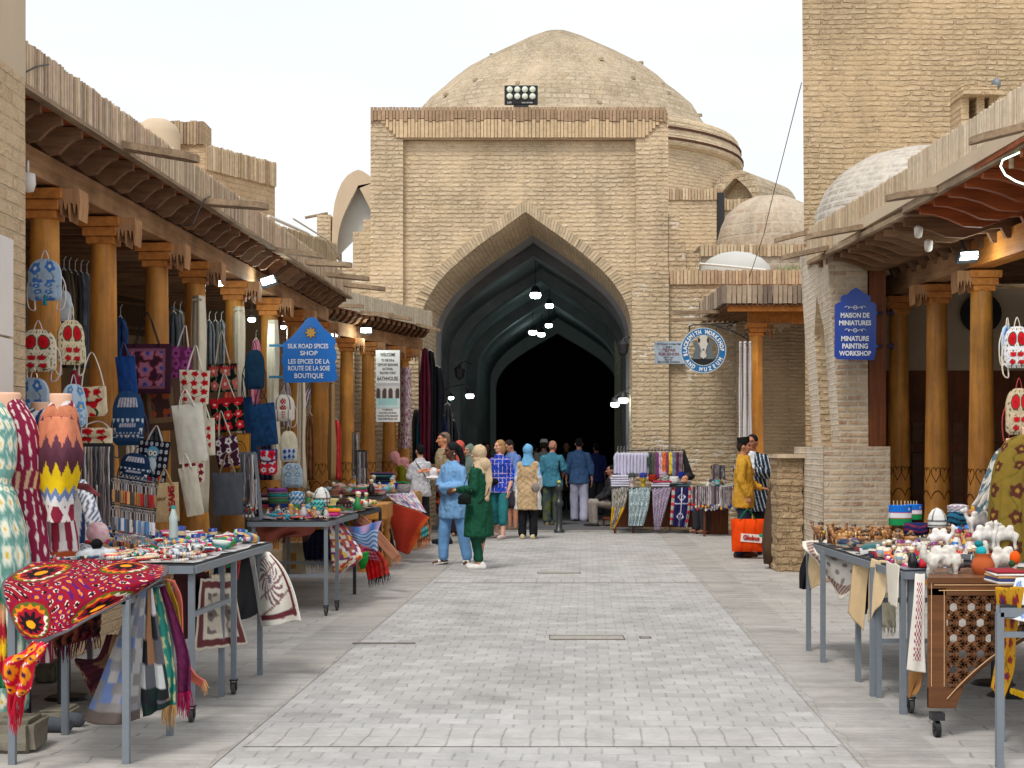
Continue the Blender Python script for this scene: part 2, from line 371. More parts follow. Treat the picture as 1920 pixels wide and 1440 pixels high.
for y in (8.17, 18.3): strip('paving_slab_row', -1.82, 1.33, y, y+.55, .008, 'pv_slab')
sheet('passage_floor', [(-1.9, 29.8), (2.6, 29.8), (5, 62), (-1.2, 62)], .035, 'shaded_asphalt')
mb = MB(); mb.bar((-3.2, 29.76, .01), (5.2, 29.76, .01), .1, .06); tag(mb.build('kerb', 'pv_band', org=(0, 0, 0)), kind='structure')
def cover(name, px, py, w, d, lab):
    q = P(px, py, 1); Y = EYE*F/(py-845); x = (px-960)/F*Y; mb = MB()
    for a in ((0, -d/2, w, .02), (0, d/2, w, .02), (-w/2, 0, .02, d), (w/2, 0, .02, d)): mb.box((x+a[0], Y+a[1], .0095), (a[2]*.999 if a[2] > .02 else .008, a[3] if a[3] > .02 else .012, .004), colr=S(112, 104, 94))
    mb.box((x, Y, .006), (w-.03, d-.03, .008), colr=S(164, 160, 152)); tag(mb.build(name, 'slat'), lab, 'manhole cover')
cover('manhole_cover', 1100, 1197, .62, .28, 'grey square manhole cover set in the middle of the street paving')
cover('manhole_cover', 1210, 1197, .09, .1, 'tiny metal access cover right of the larger street cover')
cover('manhole_cover', 720, 1208, .5, .05, 'thin rusty drain slot at the left edge of the street paving')
cover('manhole_cover', 1048, 1075, .55, .2, 'faint sunken cover in the paving nearest the two chatting women')
# ------------------------------------------------------------------ arch
ARC = [(1, 0), (.99, .1), (.96, .2), (.905, .3), (.83, .4), (.73, .5), (.61, .595), (.48, .69), (.345, .78), (.21, .865), (.09, .94), (0, 1)]
def arch(cx, a, zs, h, z0=0, off=0):
    """outline left foot -> apex -> right foot, grown outwards by off"""
    L = [(-x*a, zs+y*h) for x, y in ARC]; pts = [(-a, z0)]+L+[(-x, z) for x, z in reversed(L[:-1])]+[(a, z0)]
    if off:
        o = []
        for k, (x, z) in enumerate(pts):
            q0 = pts[max(k-1, 0)]; q1 = pts[min(k+1, len(pts)-1)]; dx, dz = q1[0]-q0[0], q1[1]-q0[1]; d = math.hypot(dx, dz)
            nx, nz_ = -dz/d, dx/d
            if abs(x) < 1e-6: nx, nz_, kk = 0, 1, 1.25
            else: kk = 1
            o.append((x+nx*off*kk, z+nz_*off*kk))
        pts = o; pts[0] = (pts[0][0], z0); pts[-1] = (pts[-1][0], z0)
    return [(cx+x, z) for x, z in pts]
def loft2(mb, A, B, uvlen=None):
    """skin between equal-length 3D polylines"""
    n = len(A); L = [0]
    for k in range(1, n): L.append(L[-1]+(A[k]-A[k-1]).length)
    w = (A[0]-B[0]).length
    mb.add(A+B, [(k, k+1, n+k+1, n+k) for k in range(n-1)], None, [(0, l) for l in L]+[(w, l) for l in L])
def V3(p, y): return [Vector((x, y, z)) for x, z in p]
# ------------------------------------------------------------------ domed bazaar
bz = thing('domed_bazaar', 'sand coloured brick bazaar hall with tall pointed arch and big dome behind', 'bazaar hall', (.15, 30.5, 0))
YF = 30.5; XL, XR = -2.79, 3.08; ZT = 8.33; AC, AA, ZS, AH = .27, 2.1, 3.94, 2.36
def wallface(mb, x0, x1, z1, y, out):          # face with the arch cut out of it
    o = [p for p in out]; top = []; 
    pts = V3(o, y)
    for k in range(len(o)-1):
        a, b = o[k], o[k+1]
        if b[0]-a[0] < 1e-5: continue
        mb.add([(a[0], y, a[1]), (b[0], y, b[1]), (b[0], y, z1), (a[0], y, z1)], [(0, 1, 2, 3)])
    mb.add([(x0, y, 0), (o[0][0], y, 0), (o[0][0], y, z1), (x0, y, z1)], [(0, 1, 2, 3)])
    mb.add([(o[-1][0], y, 0), (x1, y, 0), (x1, y, z1), (o[-1][0], y, z1)], [(0, 1, 2, 3)])
ao = arch(AC, AA, ZS, AH)
aoo = arch(AC, AA, ZS, AH, 0, .20)
mb = MB(); wallface(mb, XL+.6, XR-.6, 7.7, YF+.13, arch(AC, AA, ZS, AH, 0, .02)); mb.build('recessed_panel', 'wall', bz)
# frame: two pilasters, top band, sides
for xx in (XL+.32, XR-.32): mb = MB(); mb.box((xx, YF+.6, 3.86), (.64, 1.2, 7.72)); mb.build('pilaster', 'wall', bz)
mb = MB(); mb.box(((XL+XR)/2, YF+.6, 8.0), (XR-XL, 1.19, .57)); mb.build('top_band', 'wall', bz)
# soldier bricks of the top band, individually laid
rnd = random.Random(3); mb = MB(); x = XL
while x < XR-.05:
    w = rnd.uniform(.055, .085); sp = rnd.choice((.22, .26, .28)); tone = rnd.uniform(.8, 1.08)
    c1 = sc3(S(178, 150, 122), tone*rnd.uniform(.85, 1.05)); c2 = sc3(S(212, 186, 150), tone)
    edge = min(x-XL, XR-x); z0 = 7.74+max(0, .5-edge)*1.0
    if z0 < ZT-sp: mb.box((x+w/2, YF-.012-rnd.uniform(0, .012), (z0+ZT-sp)/2), (w-.012, .04, ZT-sp-z0), colr=c2)
    mb.box((x+w/2, YF-.02-rnd.uniform(0, .014), ZT-sp/2+.005), (w-.012, .05, sp-.012+rnd.uniform(0, .02)), colr=c1); x += w
mb.build('soldier_brick_course', 'slat', bz)
# ring of bricks on edge round the arch
mb = MB(); n_ = len(ao); inn = V3(ao[1:-1], YF+.10); out = V3(aoo[1:-1], YF+.10)
def along(pl, step):
    L = [0]
    for k in range(1, len(pl)): L.append(L[-1]+(pl[k]-pl[k-1]).length)
    T = L[-1]; m = int(T/step); r = []
    for q in range(m+1):
        d = T*q/m; k = max(i for i in range(len(L)) if L[i] <= d+1e-9); k = min(k, len(pl)-2)
        r.append(pl[k].lerp(pl[k+1], (d-L[k])/max(L[k+1]-L[k], 1e-6)))
    return r
m_ = 110; li = along(inn, 1e9 if 0 else .062); lo = [li[0]]*0
To = len(li)-1
def param(pl, t):
    L = [0]
    for k in range(1, len(pl)): L.append(L[-1]+(pl[k]-pl[k-1]).length)
    d = t*L[-1]; k = min(max(i for i in range(len(L)) if L[i] <= d+1e-9), len(pl)-2)
    return pl[k].lerp(pl[k+1], (d-L[k])/max(L[k+1]-L[k], 1e-6))
for q in range(To):
    a, b = param(inn, q/To), param(inn, (q+.86)/To); c, d = param(out, (q+.86)/To), param(out, q/To)
    yy = rnd.uniform(-.02, .01); k = rnd.uniform(.75, 1.08); ct = sc3(S(206, 186, 156), k)
    vs = [(p.x, YF+.10+yy, p.z) for p in (a, b, c, d)]+[(p.x, YF+.2, p.z) for p in (a, b, c, d)]
    mb.add(vs, [(0, 1, 2, 3), (0, 4, 5, 1), (1, 5, 6, 2), (2, 6, 7, 3), (3, 7, 4, 0)], ct)
mb.build('arch_ring', 'slat', bz)
mb = MB(); loft2(mb, V3(ao, YF+.125), V3(arch(AC+.15, 1.96, 3.85, 2.10), YF+.9)); mb.build('arch_reveal', 'wall', bz)
# roof behind portal
mb = MB(); mb.box((.05, YF+12.0, 6.95), (5.7, 21.5, .3)); mb.build('roof', 'plaster', bz)
mb = MB(); mb.box((-2.62, 42.9, 3.4), (.3, 22.9, 6.8)); mb.build('side_wall', 'wall', bz); mb = MB(); mb.box((2.95, 37, 3.4), (.2, 12, 6.8)); mb.box((5.2, 48.5, 3.4), (.3, 11, 6.8)); mb.build('side_wall', 'wall', bz)
# passage vault and ribs (all run with the street)
def ax(Y): return AC+.057*(Y-YF)
vh = 2.22; mb = MB(); Ys = [YF+.9, 36, 42, 48, 54]
for a, b in zip(Ys, Ys[1:]): loft2(mb, V3(arch(ax(a), 2.3, 3.9, vh, .03), a), V3(arch(ax(b), 2.3, 3.9, vh, .03), b))
mb.build('vault', 'vault', bz, smooth=False)
def rib(Y, d, a, zs, h, nm='rib', mat='vault', o=.55):
    mb = MB(); c = ax(Y); A = arch(c, a, zs, h, .03); B = arch(c, a, zs, h, .03, o)
    n = len(A); vs = V3(A, Y)+V3(B, Y)+V3(A, Y+d)+V3(B, Y+d)
    fs = [(k, k+1, n+k+1, n+k) for k in range(n-1)]+[(2*n+k, 3*n+k, 3*n+k+1, 2*n+k+1) for k in range(n-1)]+[(k, 2*n+k, 2*n+k+1, k+1) for k in range(n-1)]
    mb.add(vs, fs); return mb.build(nm, mat, bz)
A_ = arch(AC+.15, 1.96, 3.85, 2.1, .03); B_ = arch(AC+.15, 1.96, 3.85, 2.1, .03, .6); C_ = arch(AC+.17, 1.9, 3.8, 2.04, .03); n_ = len(A_)
mb = MB(); mb.add(V3(A_, YF+.9)+V3(C_, YF+1.25)+V3(arch(AC+.17, 1.9, 3.8, 2.04, .03, .7), YF+1.25), [(k, k+1, n_+k+1, n_+k) for k in range(n_-1)]+[(n_+k, n_+k+1, 2*n_+k+1, 2*n_+k) for k in range(n_-1)]); mb.build('rib', 'vault', bz)
rib(34.3, .5, 2.06, 3.85, 2.05); rib(38.6, .6, 2.02, 3.85, 2.02); rib(43.6, .7, 2.0, 3.8, 2.0)
rib(53, .5, 2.1, 3.7, 1.9, mat='whiteplaster', o=.62); rib(53.3, .5, 2.5, 3.9, 2.0, o=1.2)
mb = MB(); mb.box((1.6, 60, 3.5), (9, .3, 7.2)); mb.box((-3, 56.5, 3.5), (.3, 7, 7.2)); mb.box((6.2, 56.5, 3.5), (.3, 7, 7.2)); mb.box((1.6, 56.5, 7.25), (9.6, 7.6, .3)); mb.box((-2.2, 53.2, 3.5), (1.7, .2, 7.2)); mb.box((5.1, 53.2, 3.5), (2.3, .2, 7.2)); mb.box((1.6, 53.2, 6.6), (5, .2, 1.3)); mb.build('inner_hall', 'hall_shade', bz)
# dome
DC = (1.21, 42, 0)
prof = [(4.76, 6.9), (4.76, 9.0), (4.86, 9.06), (4.9, 9.12), (4.78, 9.7), (4.7, 9.8), (4.42, 9.95), (4.1, 10.12), (3.92, 10.42), (3.72, 10.7), (3.46, 10.98), (3.12, 11.26), (2.8, 11.54), (2.4, 11.86), (1.78, 12.21), (1.25, 12.48), (.8, 12.72), (.38, 12.9), (.02, 12.97)]
mb = MB(); mb.lathe(prof[:6], (1.33, 42, 0), 64, jit=.002); mb.build('drum', 'wall', bz, smooth=False)
mb = MB(); mb.lathe([(4.69, 9.81)]+prof[6:], DC, 72, jit=.03); dm = mb.build('dome', 'dome', bz, smooth=True)
for z in (9.5, 9.22):
    mb = MB(); mb.lathe([(4.6, z-.03), (4.935-.207*(z-9.12), z-.025), (4.935-.207*(z-9.12), z+.025), (4.6, z+.03)], (1.33, 42, 0), 64, colr=S(92, 62, 50)); mb.build('iron_band', 'slat', bz)
mb = MB(); rnd = random.Random(5)
for k in range(0):
    a = rnd.uniform(PI*.95, PI*2.05); j = rnd.randint(5, 14); r, z = prof[j]; r2, z2 = prof[j+1]; t = rnd.random(); r = r+(r2-r)*t; z = z+(z2-z)*t
    mb.box((DC[0]+r*math.cos(a), DC[1]+r*math.sin(a), z+.02), (.26, .16, .09), rz=a, colr=sc3(S(190, 165, 130), rnd.uniform(.7, 1.1)))
for k in range(13):
    a = rnd.uniform(PI*1.0, PI*2.0); j = rnd.randint(7, 14); r, z = prof[j]; mb = MB()
    mb.box((DC[0]+r*math.cos(a), DC[1]+r*math.sin(a), z+.0), (.14, .1, .07), rz=a, colr=sc3(S(176, 158, 134), rnd.uniform(.8, 1.05))); mb.build('protruding_brick', 'slat', bz)
# floodlight on the portal
fl = thing('floodlight', 'black rectangular floodlight with eight round lenses on top of the portal', 'floodlight', (.18, YF+.1, ZT))
mb = MB(); c = Vector((.18, YF+.05, ZT+.26)); mb.box(c, (.66, .09, .38)); mb.build('housing', 'black', fl, bevel=.015)
for i in range(4):
    for j in range(2):
        mb = MB(); q = c+Vector((-.225+i*.15, -.06, .10-j*.135)); mb.ell(q, (.062, .03, .062), 14, 6, colr=S(214, 222, 204)); mb.build('lens', 'gloss', fl, smooth=True)
mb = MB(); mb.box((c.x, c.y, ZT+.03), (.3, .06, .08)); mb.build('bracket', 'dsteel', fl)
mb = MB(); text(mb, 'LED', .05, Matrix.Translation(c+Vector((-.23, -.05, -.17))), S(230, 230, 230)); text(mb, 'HIGH POWER', .035, Matrix.Translation(c+Vector((.12, -.05, -.17))), S(230, 230, 230)); mb.build('lettering', 'gloss', fl)
# hanging lamps in the passage
def lamp(px, py, Y, r, lab, kind='b', grp='bulbs hanging in the passage'):
    q = P(px, py, Y); t = thing('hanging_lamp', lab, 'lamp', q, 0, grp)
    mb = MB(); mb.lathe([(.02*r, r*.9), (r*.55, r*.75), (r*.9, r*.3), (r, -.1*r), (r*.8, -.55*r), (.02, -.65*r)], q, 14); mb.build('bulb', 'bulb', t, smooth=True)
    mb = MB(); mb.lathe([(r*.95, r*.35), (r*.75, r*1.1), (r*.4, r*1.6), (.01, r*1.7)], q, 14); mb.build('socket', 'dsteel', t, smooth=True)
    return t, q
for px, py, Y, r, l in ((1004, 553, 36, .13, 'largest bright bulb hanging highest in the arch'), (1030, 573, 41, .11, 'bright bulb hanging just right of the highest one'), (1029, 610, 46, .11, 'dimmer bulb hanging third from the top inside the arch'), (999, 623, 44, .12, 'left one of the two lowest bulbs hanging in the arch'), (1015, 627, 49, .12, 'right one of the two lowest bulbs hanging in the arch')):
    t, q = lamp(px, py, Y, r, l); mb = MB(); mb.tube([q+Vector((0, 0, r*1.6)), Vector((q.x, q.y, 6.0))], .008, 5); mb.build('cord', 'dsteel', t)
    pl = bpy.data.lights.new('lamp_light', 'POINT'); pl.energy = 5; pl.color = (.6, 1, .92); pl.shadow_soft_size = .15
    po = bpy.data.objects.new('lamp_light', pl); col.objects.link(po); po.location = q-Vector((0, .1, r+.15))
for px, py, Y, r, l, sx in ((846, 746, 33.5, .06, 'small round lamp on the left wall of the arch', -1), (881, 742, 33.2, .09, 'tilted lamp on the left wall beside the small round one', -1), (1153, 758, 31.2, .09, 'lamp on the right jamb nearest the arch centre', 1), (1169, 750, 31.1, .1, 'lamp on the right jamb closest to the wall edge', 1)):
    t, q = lamp(px, py, Y, r, l, grp='lamps on the arch jambs'); mb = MB(); mb.tube([q+Vector((0, 0, r*1.6)), q+Vector((sx*.12, 0, r*1.6+.1)), q+Vector((sx*.45, .1, r*1.6+.05))], .012, 5); mb.build('arm', 'dsteel', t)
def lantern(px, py, Y, lab):
    q = P(px, py, Y); t = thing('wall_lantern', lab, 'lantern', q)
    mb = MB(); mb.lathe([(.02, .2), (.1, .12), (.12, .1), (.09, -.08), (.05, -.12), (.01, -.14)], q, 6); mb.build('cage', 'dsteel', t)
    mb = MB(); mb.tube([q+Vector((0, 0, .2)), q+Vector((.1, 0, .26)), q+Vector((.25, .1, .2))], .015, 5); mb.build('arm', 'dsteel', t)
lantern(1168, 655, 31.0, 'old metal wall lantern high on the right jamb of the arch'); lantern(862, 700, 33, 'dark wall lantern on the left side inside the arch')
# ------------------------------------------------------------------ blocks round the hall
def block(name, lab, cat, x0, x1, y0, y1, z0, z1, mat='wall', cap=None):
    t = thing(name, lab, cat, ((x0+x1)/2, (y0+y1)/2, z0)); mb = MB(); mb.box(((x0+x1)/2, (y0+y1)/2, (z0+z1)/2), (x1-x0, y1-y0, z1-z0)); mb.build('brickwork', mat, t)
    if cap: soldier(t, [(x0, y0), (x1, y0)], z1-cap, z1, 'coping')
    return t
def soldier(t, pts, z0, z1, nm, w0=.06, w1=.09, cols=((204, 182, 150), (186, 160, 130), (214, 194, 164)), th=.05, seed=1, jag=.015, z0b=None, z1b=None, proud=.02):
    """a course of narrow bricks or laths on edge following pts (x,y)"""
    rnd = random.Random(seed); mb = MB(); P3 = [Vector((x, y, 0)) for x, y in pts]; L = [0]
    for k in range(1, len(P3)): L.append(L[-1]+(P3[k]-P3[k-1]).length)
    d = 0
    while d < L[-1]-.01:
        w = min(rnd.uniform(w0, w1), L[-1]-d); k = min(max(i for i in range(len(L)) if L[i] <= d+1e-9), len(P3)-2)
        dr = (P3[k+1]-P3[k]).normalized(); c = P3[k]+dr*(d-L[k]+w/2); nn = Vector((dr.y, -dr.x, 0)); tt = d/L[-1]
        a = z0 if z0b is None else z0+(z0b-z0)*tt; b = z1 if z1b is None else z1+(z1b-z1)*tt
        jz = rnd.uniform(-jag, jag); a += rnd.uniform(-jag*.4, jag*.4); b += jz; pr = rnd.uniform(0, proud)
        m = Matrix((dr, nn, Vector((0, 0, 1)))).transposed().to_4x4(); m.translation = c+nn*pr+Vector((0, 0, (a+b)/2))
        mb.box(None, (w*.82, th, b-a), mat=m @ Matrix.Rotation(rnd.uniform(-.012, .012), 4, 'Y'), colr=sc3(S(*rnd.choice(cols)), rnd.uniform(.82, 1.1))); d += w
    return mb.build(nm, 'slat', t)
# right of the portal
rw = thing('patched_brick_wall', 'patched brick wall with white mortar repairs right of the pointed arch', 'wall', (4.6, YF, 0))
mb = MB(); mb.box((5.2, YF+.36, 2.56), (5.62, .7, 5.12)); mb.box((2.72, YF-.06, 2.55), (.72, .12, 5.1)); mb.build('brickwork', 'wall2', rw)
soldier(rw, [(3.1, YF-.0), (8.0, YF-.0)], 4.85, 5.13, 'coping', seed=9, cols=((206, 184, 150), (192, 166, 136)))
mb = MB(); mb.box((3.26, YF+.25, 5.4), (.34, .5, .6)); mb.box((3.4, YF+.27, 5.3), (.6, .46, .36)); mb.box((3.2, YF+.3, 5.95), (.22, .5, .6)); mb.build('stepped_brickwork', 'wall2', rw)
nb = thing('brick_tower_block', 'low round cornered brick block under the dome right of the portal', 'building', (4.9, 37, 0))
mb = MB(); mb.box((3.86, 36.6, 3.74), (1.7, 3.2, 7.48)); mb.box((5.1, 37, 3.65), (.8, 3.3, 7.3)); mb.build('brickwork', 'wall', nb)
soldier(nb, [(3.0, 35.0), (4.7, 35.0)], 7.24, 7.5, 'coping', seed=4); soldier(nb, [(4.74, 35.33), (5.5, 35.34)], 7.06, 7.32, 'coping', seed=5)
mb = MB(); mb.lathe([(.09, 0), (.09, 1.4)], (4.72, 35.0, 6.0), 10); mb.build('drainpipe', 'dsteel', nb)
sv = thing('small_roof_vault', 'little pointed roof vault on the skyline right of the big dome', 'roof vault', (6.3, 39, 7.0))
VR = [(1, 0), (1, .2), (.97, .4), (.9, .58), (.78, .72), (.62, .84), (.42, .925), (.2, .975), (0, 1)]
def varch(cx, a, zs, h, z0): return [(cx-a, z0)]+[(cx-x*a, zs+y*h) for x, y in VR]+[(cx+x*a, zs+y*h) for x, y in reversed(VR[:-1])]+[(cx+a, z0)]
def vaultlet(t, cx, y0, y1, a, z0, h, ry=0, mat='dome', wh=None):
    m = Matrix.Translation((cx, (y0+y1)/2, 0)) @ Matrix.Rotation(ry, 4, 'Z') @ Matrix.Translation((-cx, -(y0+y1)/2, 0))
    o = [m @ v for v in V3(varch(cx, a, z0+.1, h, z0), y0)]; p = [m @ v for v in V3(varch(cx, a, z0+.1, h, z0), y1)]
    mb = MB(); loft2(mb, o, p); n = len(o); i = [m @ v for v in V3(arch(cx, a*.8, z0+.1, h*.8, z0), y0)]; mb.add(o+i, [(k, k+1, n+k+1, n+k) for k in range(n-1)]); mb.build('shell', mat, t)
    mb = MB(); j = [v+m.to_3x3() @ Vector((0, .35, 0)) for v in i]; loft2(mb, i, j); mb.add(j, [tuple(range(n))]); mb.build('niche', wh or mat, t)
vaultlet(sv, 6.25, 38.5, 41.0, .66, 7.55, .95, R(-32), 'dome')
mb = MB(); mb.box((6.2, 40, 7.0), (2.6, 3, 1.2)); mb.build('base', 'dome', sv)
ldo = thing('roof_dome', 'small pale tiled dome between the portal and the tall brick tower', 'dome', (5.55, 33.6, 5.0))
mb = MB(); mb.lathe([(1.16, 0), (1.15, .25), (1.07, .55), (.95, .82), (.7, 1.04), (.4, 1.18), (.02, 1.24)], (5.62, 33.6, 5.88), 40, jit=.01); mb.build('shell', 'dome2', ldo, smooth=True)
mb = MB(); mb.box((5.6, 33.7, 5.3), (3.4, 3.2, 1.06)); mb.build('base', 'dome2', ldo)
soldier(ldo, [(3.9, 32.08), (7.2, 32.08)], 5.6, 5.84, 'coping', seed=6)
lv = thing('low_roof_vault', 'low white plastered roof hump behind the patched wall', 'roof hump', (4.4, 31.8, 5.1))
mb = MB(); mb.lathe([(1, 0), (.93, .2), (.7, .36), (.4, .46), (.02, .5)], (4.6, 31.8, 5.17), 32, sx=.75, sy=.5); mb.build('shell', 'whiteplaster', lv, smooth=True)
mb = MB(); mb.tube([(3.5, 31.2, 5.36), (4.2, 31.15, 5.3), (5.1, 31.1, 5.2)], .03, 6, colr=S(225, 225, 220)); o = mb.build('roof_pipe', 'paint'); tag(o, 'white pipe lying along the roof edge behind the patched wall', 'pipe')
mb = MB(); rnd = random.Random(2)
for k in range(60):
    b = Vector((rnd.uniform(5.3, 5.8), YF+.3, 5.12)); mb.tube([b, b+Vector((rnd.uniform(-.08, .08), 0, rnd.uniform(.08, .2)))], [.006, .002], 3, colr=sc3(S(120, 140, 80), rnd.uniform(.6, 1.1)))
o = mb.build('grass_tuft', 'paint'); tag(o, 'thin green weeds growing on top of the patched wall', 'weeds', kind='stuff')
# left of the portal
lw = thing('stepped_brick_wall', 'stepped brick wall end left of the portal above the awning roof', 'wall', (-3.3, YF, 0))
mb = MB(); mb.box((-3.17, YF+.4, 2.6), (.78, .6, 5.2)); mb.box((-2.97, YF+.4, 5.55), (.36, .56, .72)); mb.box((-2.87, YF+.4, 6.0), (.16, .5, .3)); mb.box((-3.7, YF+.5, 2.4), (.5, .6, 4.8)); mb.build('brickwork', 'wall2', lw)
vn = thing('white_niche_vault', 'small plastered roof vault with white pointed niche left of the portal', 'roof vault', (-3.35, 34, 4.6))
vaultlet(vn, -3.38, 34, 36, .58, 5.9, 1.75, 0, 'plaster', 'whiteplaster')
mb = MB(); mb.box((-4.15, 34.7, 5.9), (.3, 1.2, 1.75)); mb.box((-3.4, 34.6, 4.9), (1.3, 1.4, 1.2)); mb.build('side_wall', 'wall', vn)
mb = MB(); mb.bar((-4.6, 34.4, 6.75), (-4.1, 34.4, 6.85), .12, .04); mb.build('spout', 'greywood', vn)
# tower and buttress right
tw = thing('tall_brick_tower', 'tall plain rough brick tower rising at the right of the street', 'tower', (7, 22, 0))
mb = MB(); vs = [(3.98+.02, 21, 0), (9.5, 21, 0), (11.5, 26, 0), (5.3, 26, 0), (3.93, 21, 9), (9.5, 21, 9), (11.5, 26, 9), (5.2, 26, 9)]
mb.add(vs, [(0, 1, 5, 4), (1, 2, 6, 5), (2, 3, 7, 6), (3, 0, 4, 7), (4, 5, 6, 7)]); mb.build('brickwork', 'tower', tw)
mb = MB(); q = P(1864, 175, 20.9)
mb.bar((q.x, q.y, 4.5), (q.x, q.y, q.z), .05); mb.build('conduit', 'greywood', tw)
fl2 = thing('pole_lamp', 'small grey camera lamp on a pole high on the brick tower', 'lamp', (q.x, q.y-.05, q.z))
mb = MB(); mb.ell(q+Vector((0, -.08, .1)), (.06, .1, .09), 10, 6); mb.build('housing', 'steel', fl2, smooth=True); mb = MB(); mb.box(q+Vector((0, -.03, 0)), (.12, .1, .08)); mb.build('clamp', 'dsteel', fl2)
ch = thing('rooftop_chimney', 'small plastered rooftop chimney with three openings against the tower', 'chimney', (0, 0, 0))
for px in (1803, 1832, 1856): 
    mb = MB(); q = P(px, 215, 20.0); mb.box((q.x, 20.1, q.z-.1), (.1, .5, .9)); mb.build('post', 'tower', ch)
mb = MB(); q = P(1830, 182, 20.0); mb.box(q+Vector((0, 0, 0)), (.5, .6, .07)); mb.lathe([(.26, .03), (.2, .08), (.05, .11)], q, 12, sy=1.1); mb.build('cap', 'tower', ch)
rd = thing('grey_roof_dome', 'grey brick dome with white joints on the roof before the tower', 'dome', (6.2, 19.6, 4.2))
mb = MB(); q = P(1772, 385, 19.2); mb.lathe([(1.45, -.1), (1.42, .15), (1.3, .42), (1.08, .66), (.78, .84), (.4, .94), (.02, .98)], (q.x+.03, 19.6+.6, 4.55), 44); mb.build('shell', 'dome3', rd, smooth=True)
bt = thing('limewashed_buttress', 'leaning pale brick buttress with tall pointed niche on a brick plinth', 'buttress', (4.2, 19.6, 0))
Xc, Yc = 3.71, 18.4; far = Vector((Xc+s_*2.6, Yc+2.6, 0))
mb = MB(); A = [(Xc, Yc), (4.5, Yc), (4.5, 21), (far.x, 21)]; mb.add([(x, y, 0) for x, y in A]+[(x, y, 1.62) for x, y in A], [(0, 1, 5, 4), (1, 2, 6, 5), (4, 5, 6, 7)]); mb.build('plinth', 'pinkbrick', bt)
mb = MB(); mb.add([(Xc-.004, Yc, 0), (far.x-.004, 21, 0), (far.x-.004, 21, 1.62), (Xc-.004, Yc, 1.62)], [(0, 1, 2, 3)]); mb.build('plinth_side', 'whitebrick', bt)
mb = MB(); X2, Y2 = 3.97, 18.7; lean = .22; Z0, Z1 = 1.62, 4.25
def bp(y, z, dx=0): return Vector((X2+s_*(y-Y2)-lean*(z-Z0)/2.6*.8+dx, y, z))
ys = [Y2, 19.35, 19.75, 20.15, 21.0]
zn = lambda t: Z0+ (1.75 if t == 0 else 0)
# side face with niche: bottom posts and pointed top
mb.add([bp(18.7, Z0), bp(19.35, Z0), bp(19.35, 3.1), bp(19.75, 3.55), bp(19.75, Z1), bp(18.7, Z1)], [(0, 1, 2, 3, 4, 5)])
mb.add([bp(20.15, Z0), bp(21, Z0), bp(21, Z1), bp(19.75, Z1), bp(19.75, 3.55), bp(20.15, 3.1)], [(0, 1, 2, 3, 4, 5)]); mb.build('limewashed_face', 'whitebrick', bt)
mb = MB(); d = .16
mb.add([bp(19.35, Z0), bp(19.35, 3.1), bp(19.75, 3.55), bp(20.15, 3.1), bp(20.15, Z0), bp(19.35, Z0, d), bp(19.35, 3.1, d), bp(19.75, 3.55, d), bp(20.15, 3.1, d), bp(20.15, Z0, d)], [(0, 1, 6, 5), (1, 2, 7, 6), (2, 3, 8, 7), (3, 4, 9, 8), (5, 6, 7, 8, 9)]); mb.build('niche', 'wall', bt)
mb = MB(); mb.add([bp(Y2, Z0), bp(Y2, Z0, .34), bp(Y2, Z1, .5), bp(Y2, Z1)], [(0, 1, 2, 3)]); mb.box((4.4, 20.0, 3.0), (.2, 2.4, 2.7)); mb.build('end_face', 'pinkbrick', bt)
mb = MB(); mb.box((4.42, Y2+.03, 2.9), (.2, .06, 2.56)); mb.build('door_frame', 'doorwood', bt)
st = thing('crumbling_stone_wall', 'short crumbling stone wall stub beside the brown leather roll', 'wall', (3.6, 20.3, 0))
def lumpy(mb, c, d, amp, nx, ny, nz, colr=None):
    bm = bmesh.new(); bmesh.ops.create_cube(bm, size=1); bmesh.ops.subdivide_edges(bm, edges=bm.edges[:], cuts=nz, use_grid_fill=True); bm.verts.ensure_lookup_table(); vs = []
    for v in bm.verts:
        p = Vector((v.co.x*d[0]+c[0], v.co.y*d[1]+c[1], v.co.z*d[2]+c[2])); row = math.floor(p.z/.085+.35*noise.noise(p*2)); k = noise.cell(Vector((row*1.7, math.floor(p.x*5+row*.5), math.floor(p.y*4+row*.3))))
        o = Vector((v.co.x if abs(v.co.x) > .49 else 0, v.co.y if abs(v.co.y) > .49 else 0, 0)); vs.append(p+o*(k*amp+noise.noise(p*9)*amp*.8)*2)
    mb.add(vs, [tuple(v.index for v in f.verts) for f in bm.faces], colr); bm.free()
mb = MB(); lumpy(mb, (3.605, 20.35, .745), (.33, .6, 1.49), .011, 0, 0, 40); mb.build('stonework', 'stub', st)
mb = MB(); lumpy(mb, (3.6, 20.3, 1.5), (.37, .66, .05), .01, 0, 0, 8); mb.build('cap_slab', 'plaster', st)
mb = MB(); mb.tube([P(1503, 155, 20.9), P(1476, 262, 22.5), P(1446, 380, 24.5), P(1432, 440, 26), P(1405, 520, 27)], .006, 4); o = mb.build('power_cable', 'dsteel', org=(4, 21, 4)); tag(o, 'thin slack cable hanging from the tower edge down to the porch', 'cable')
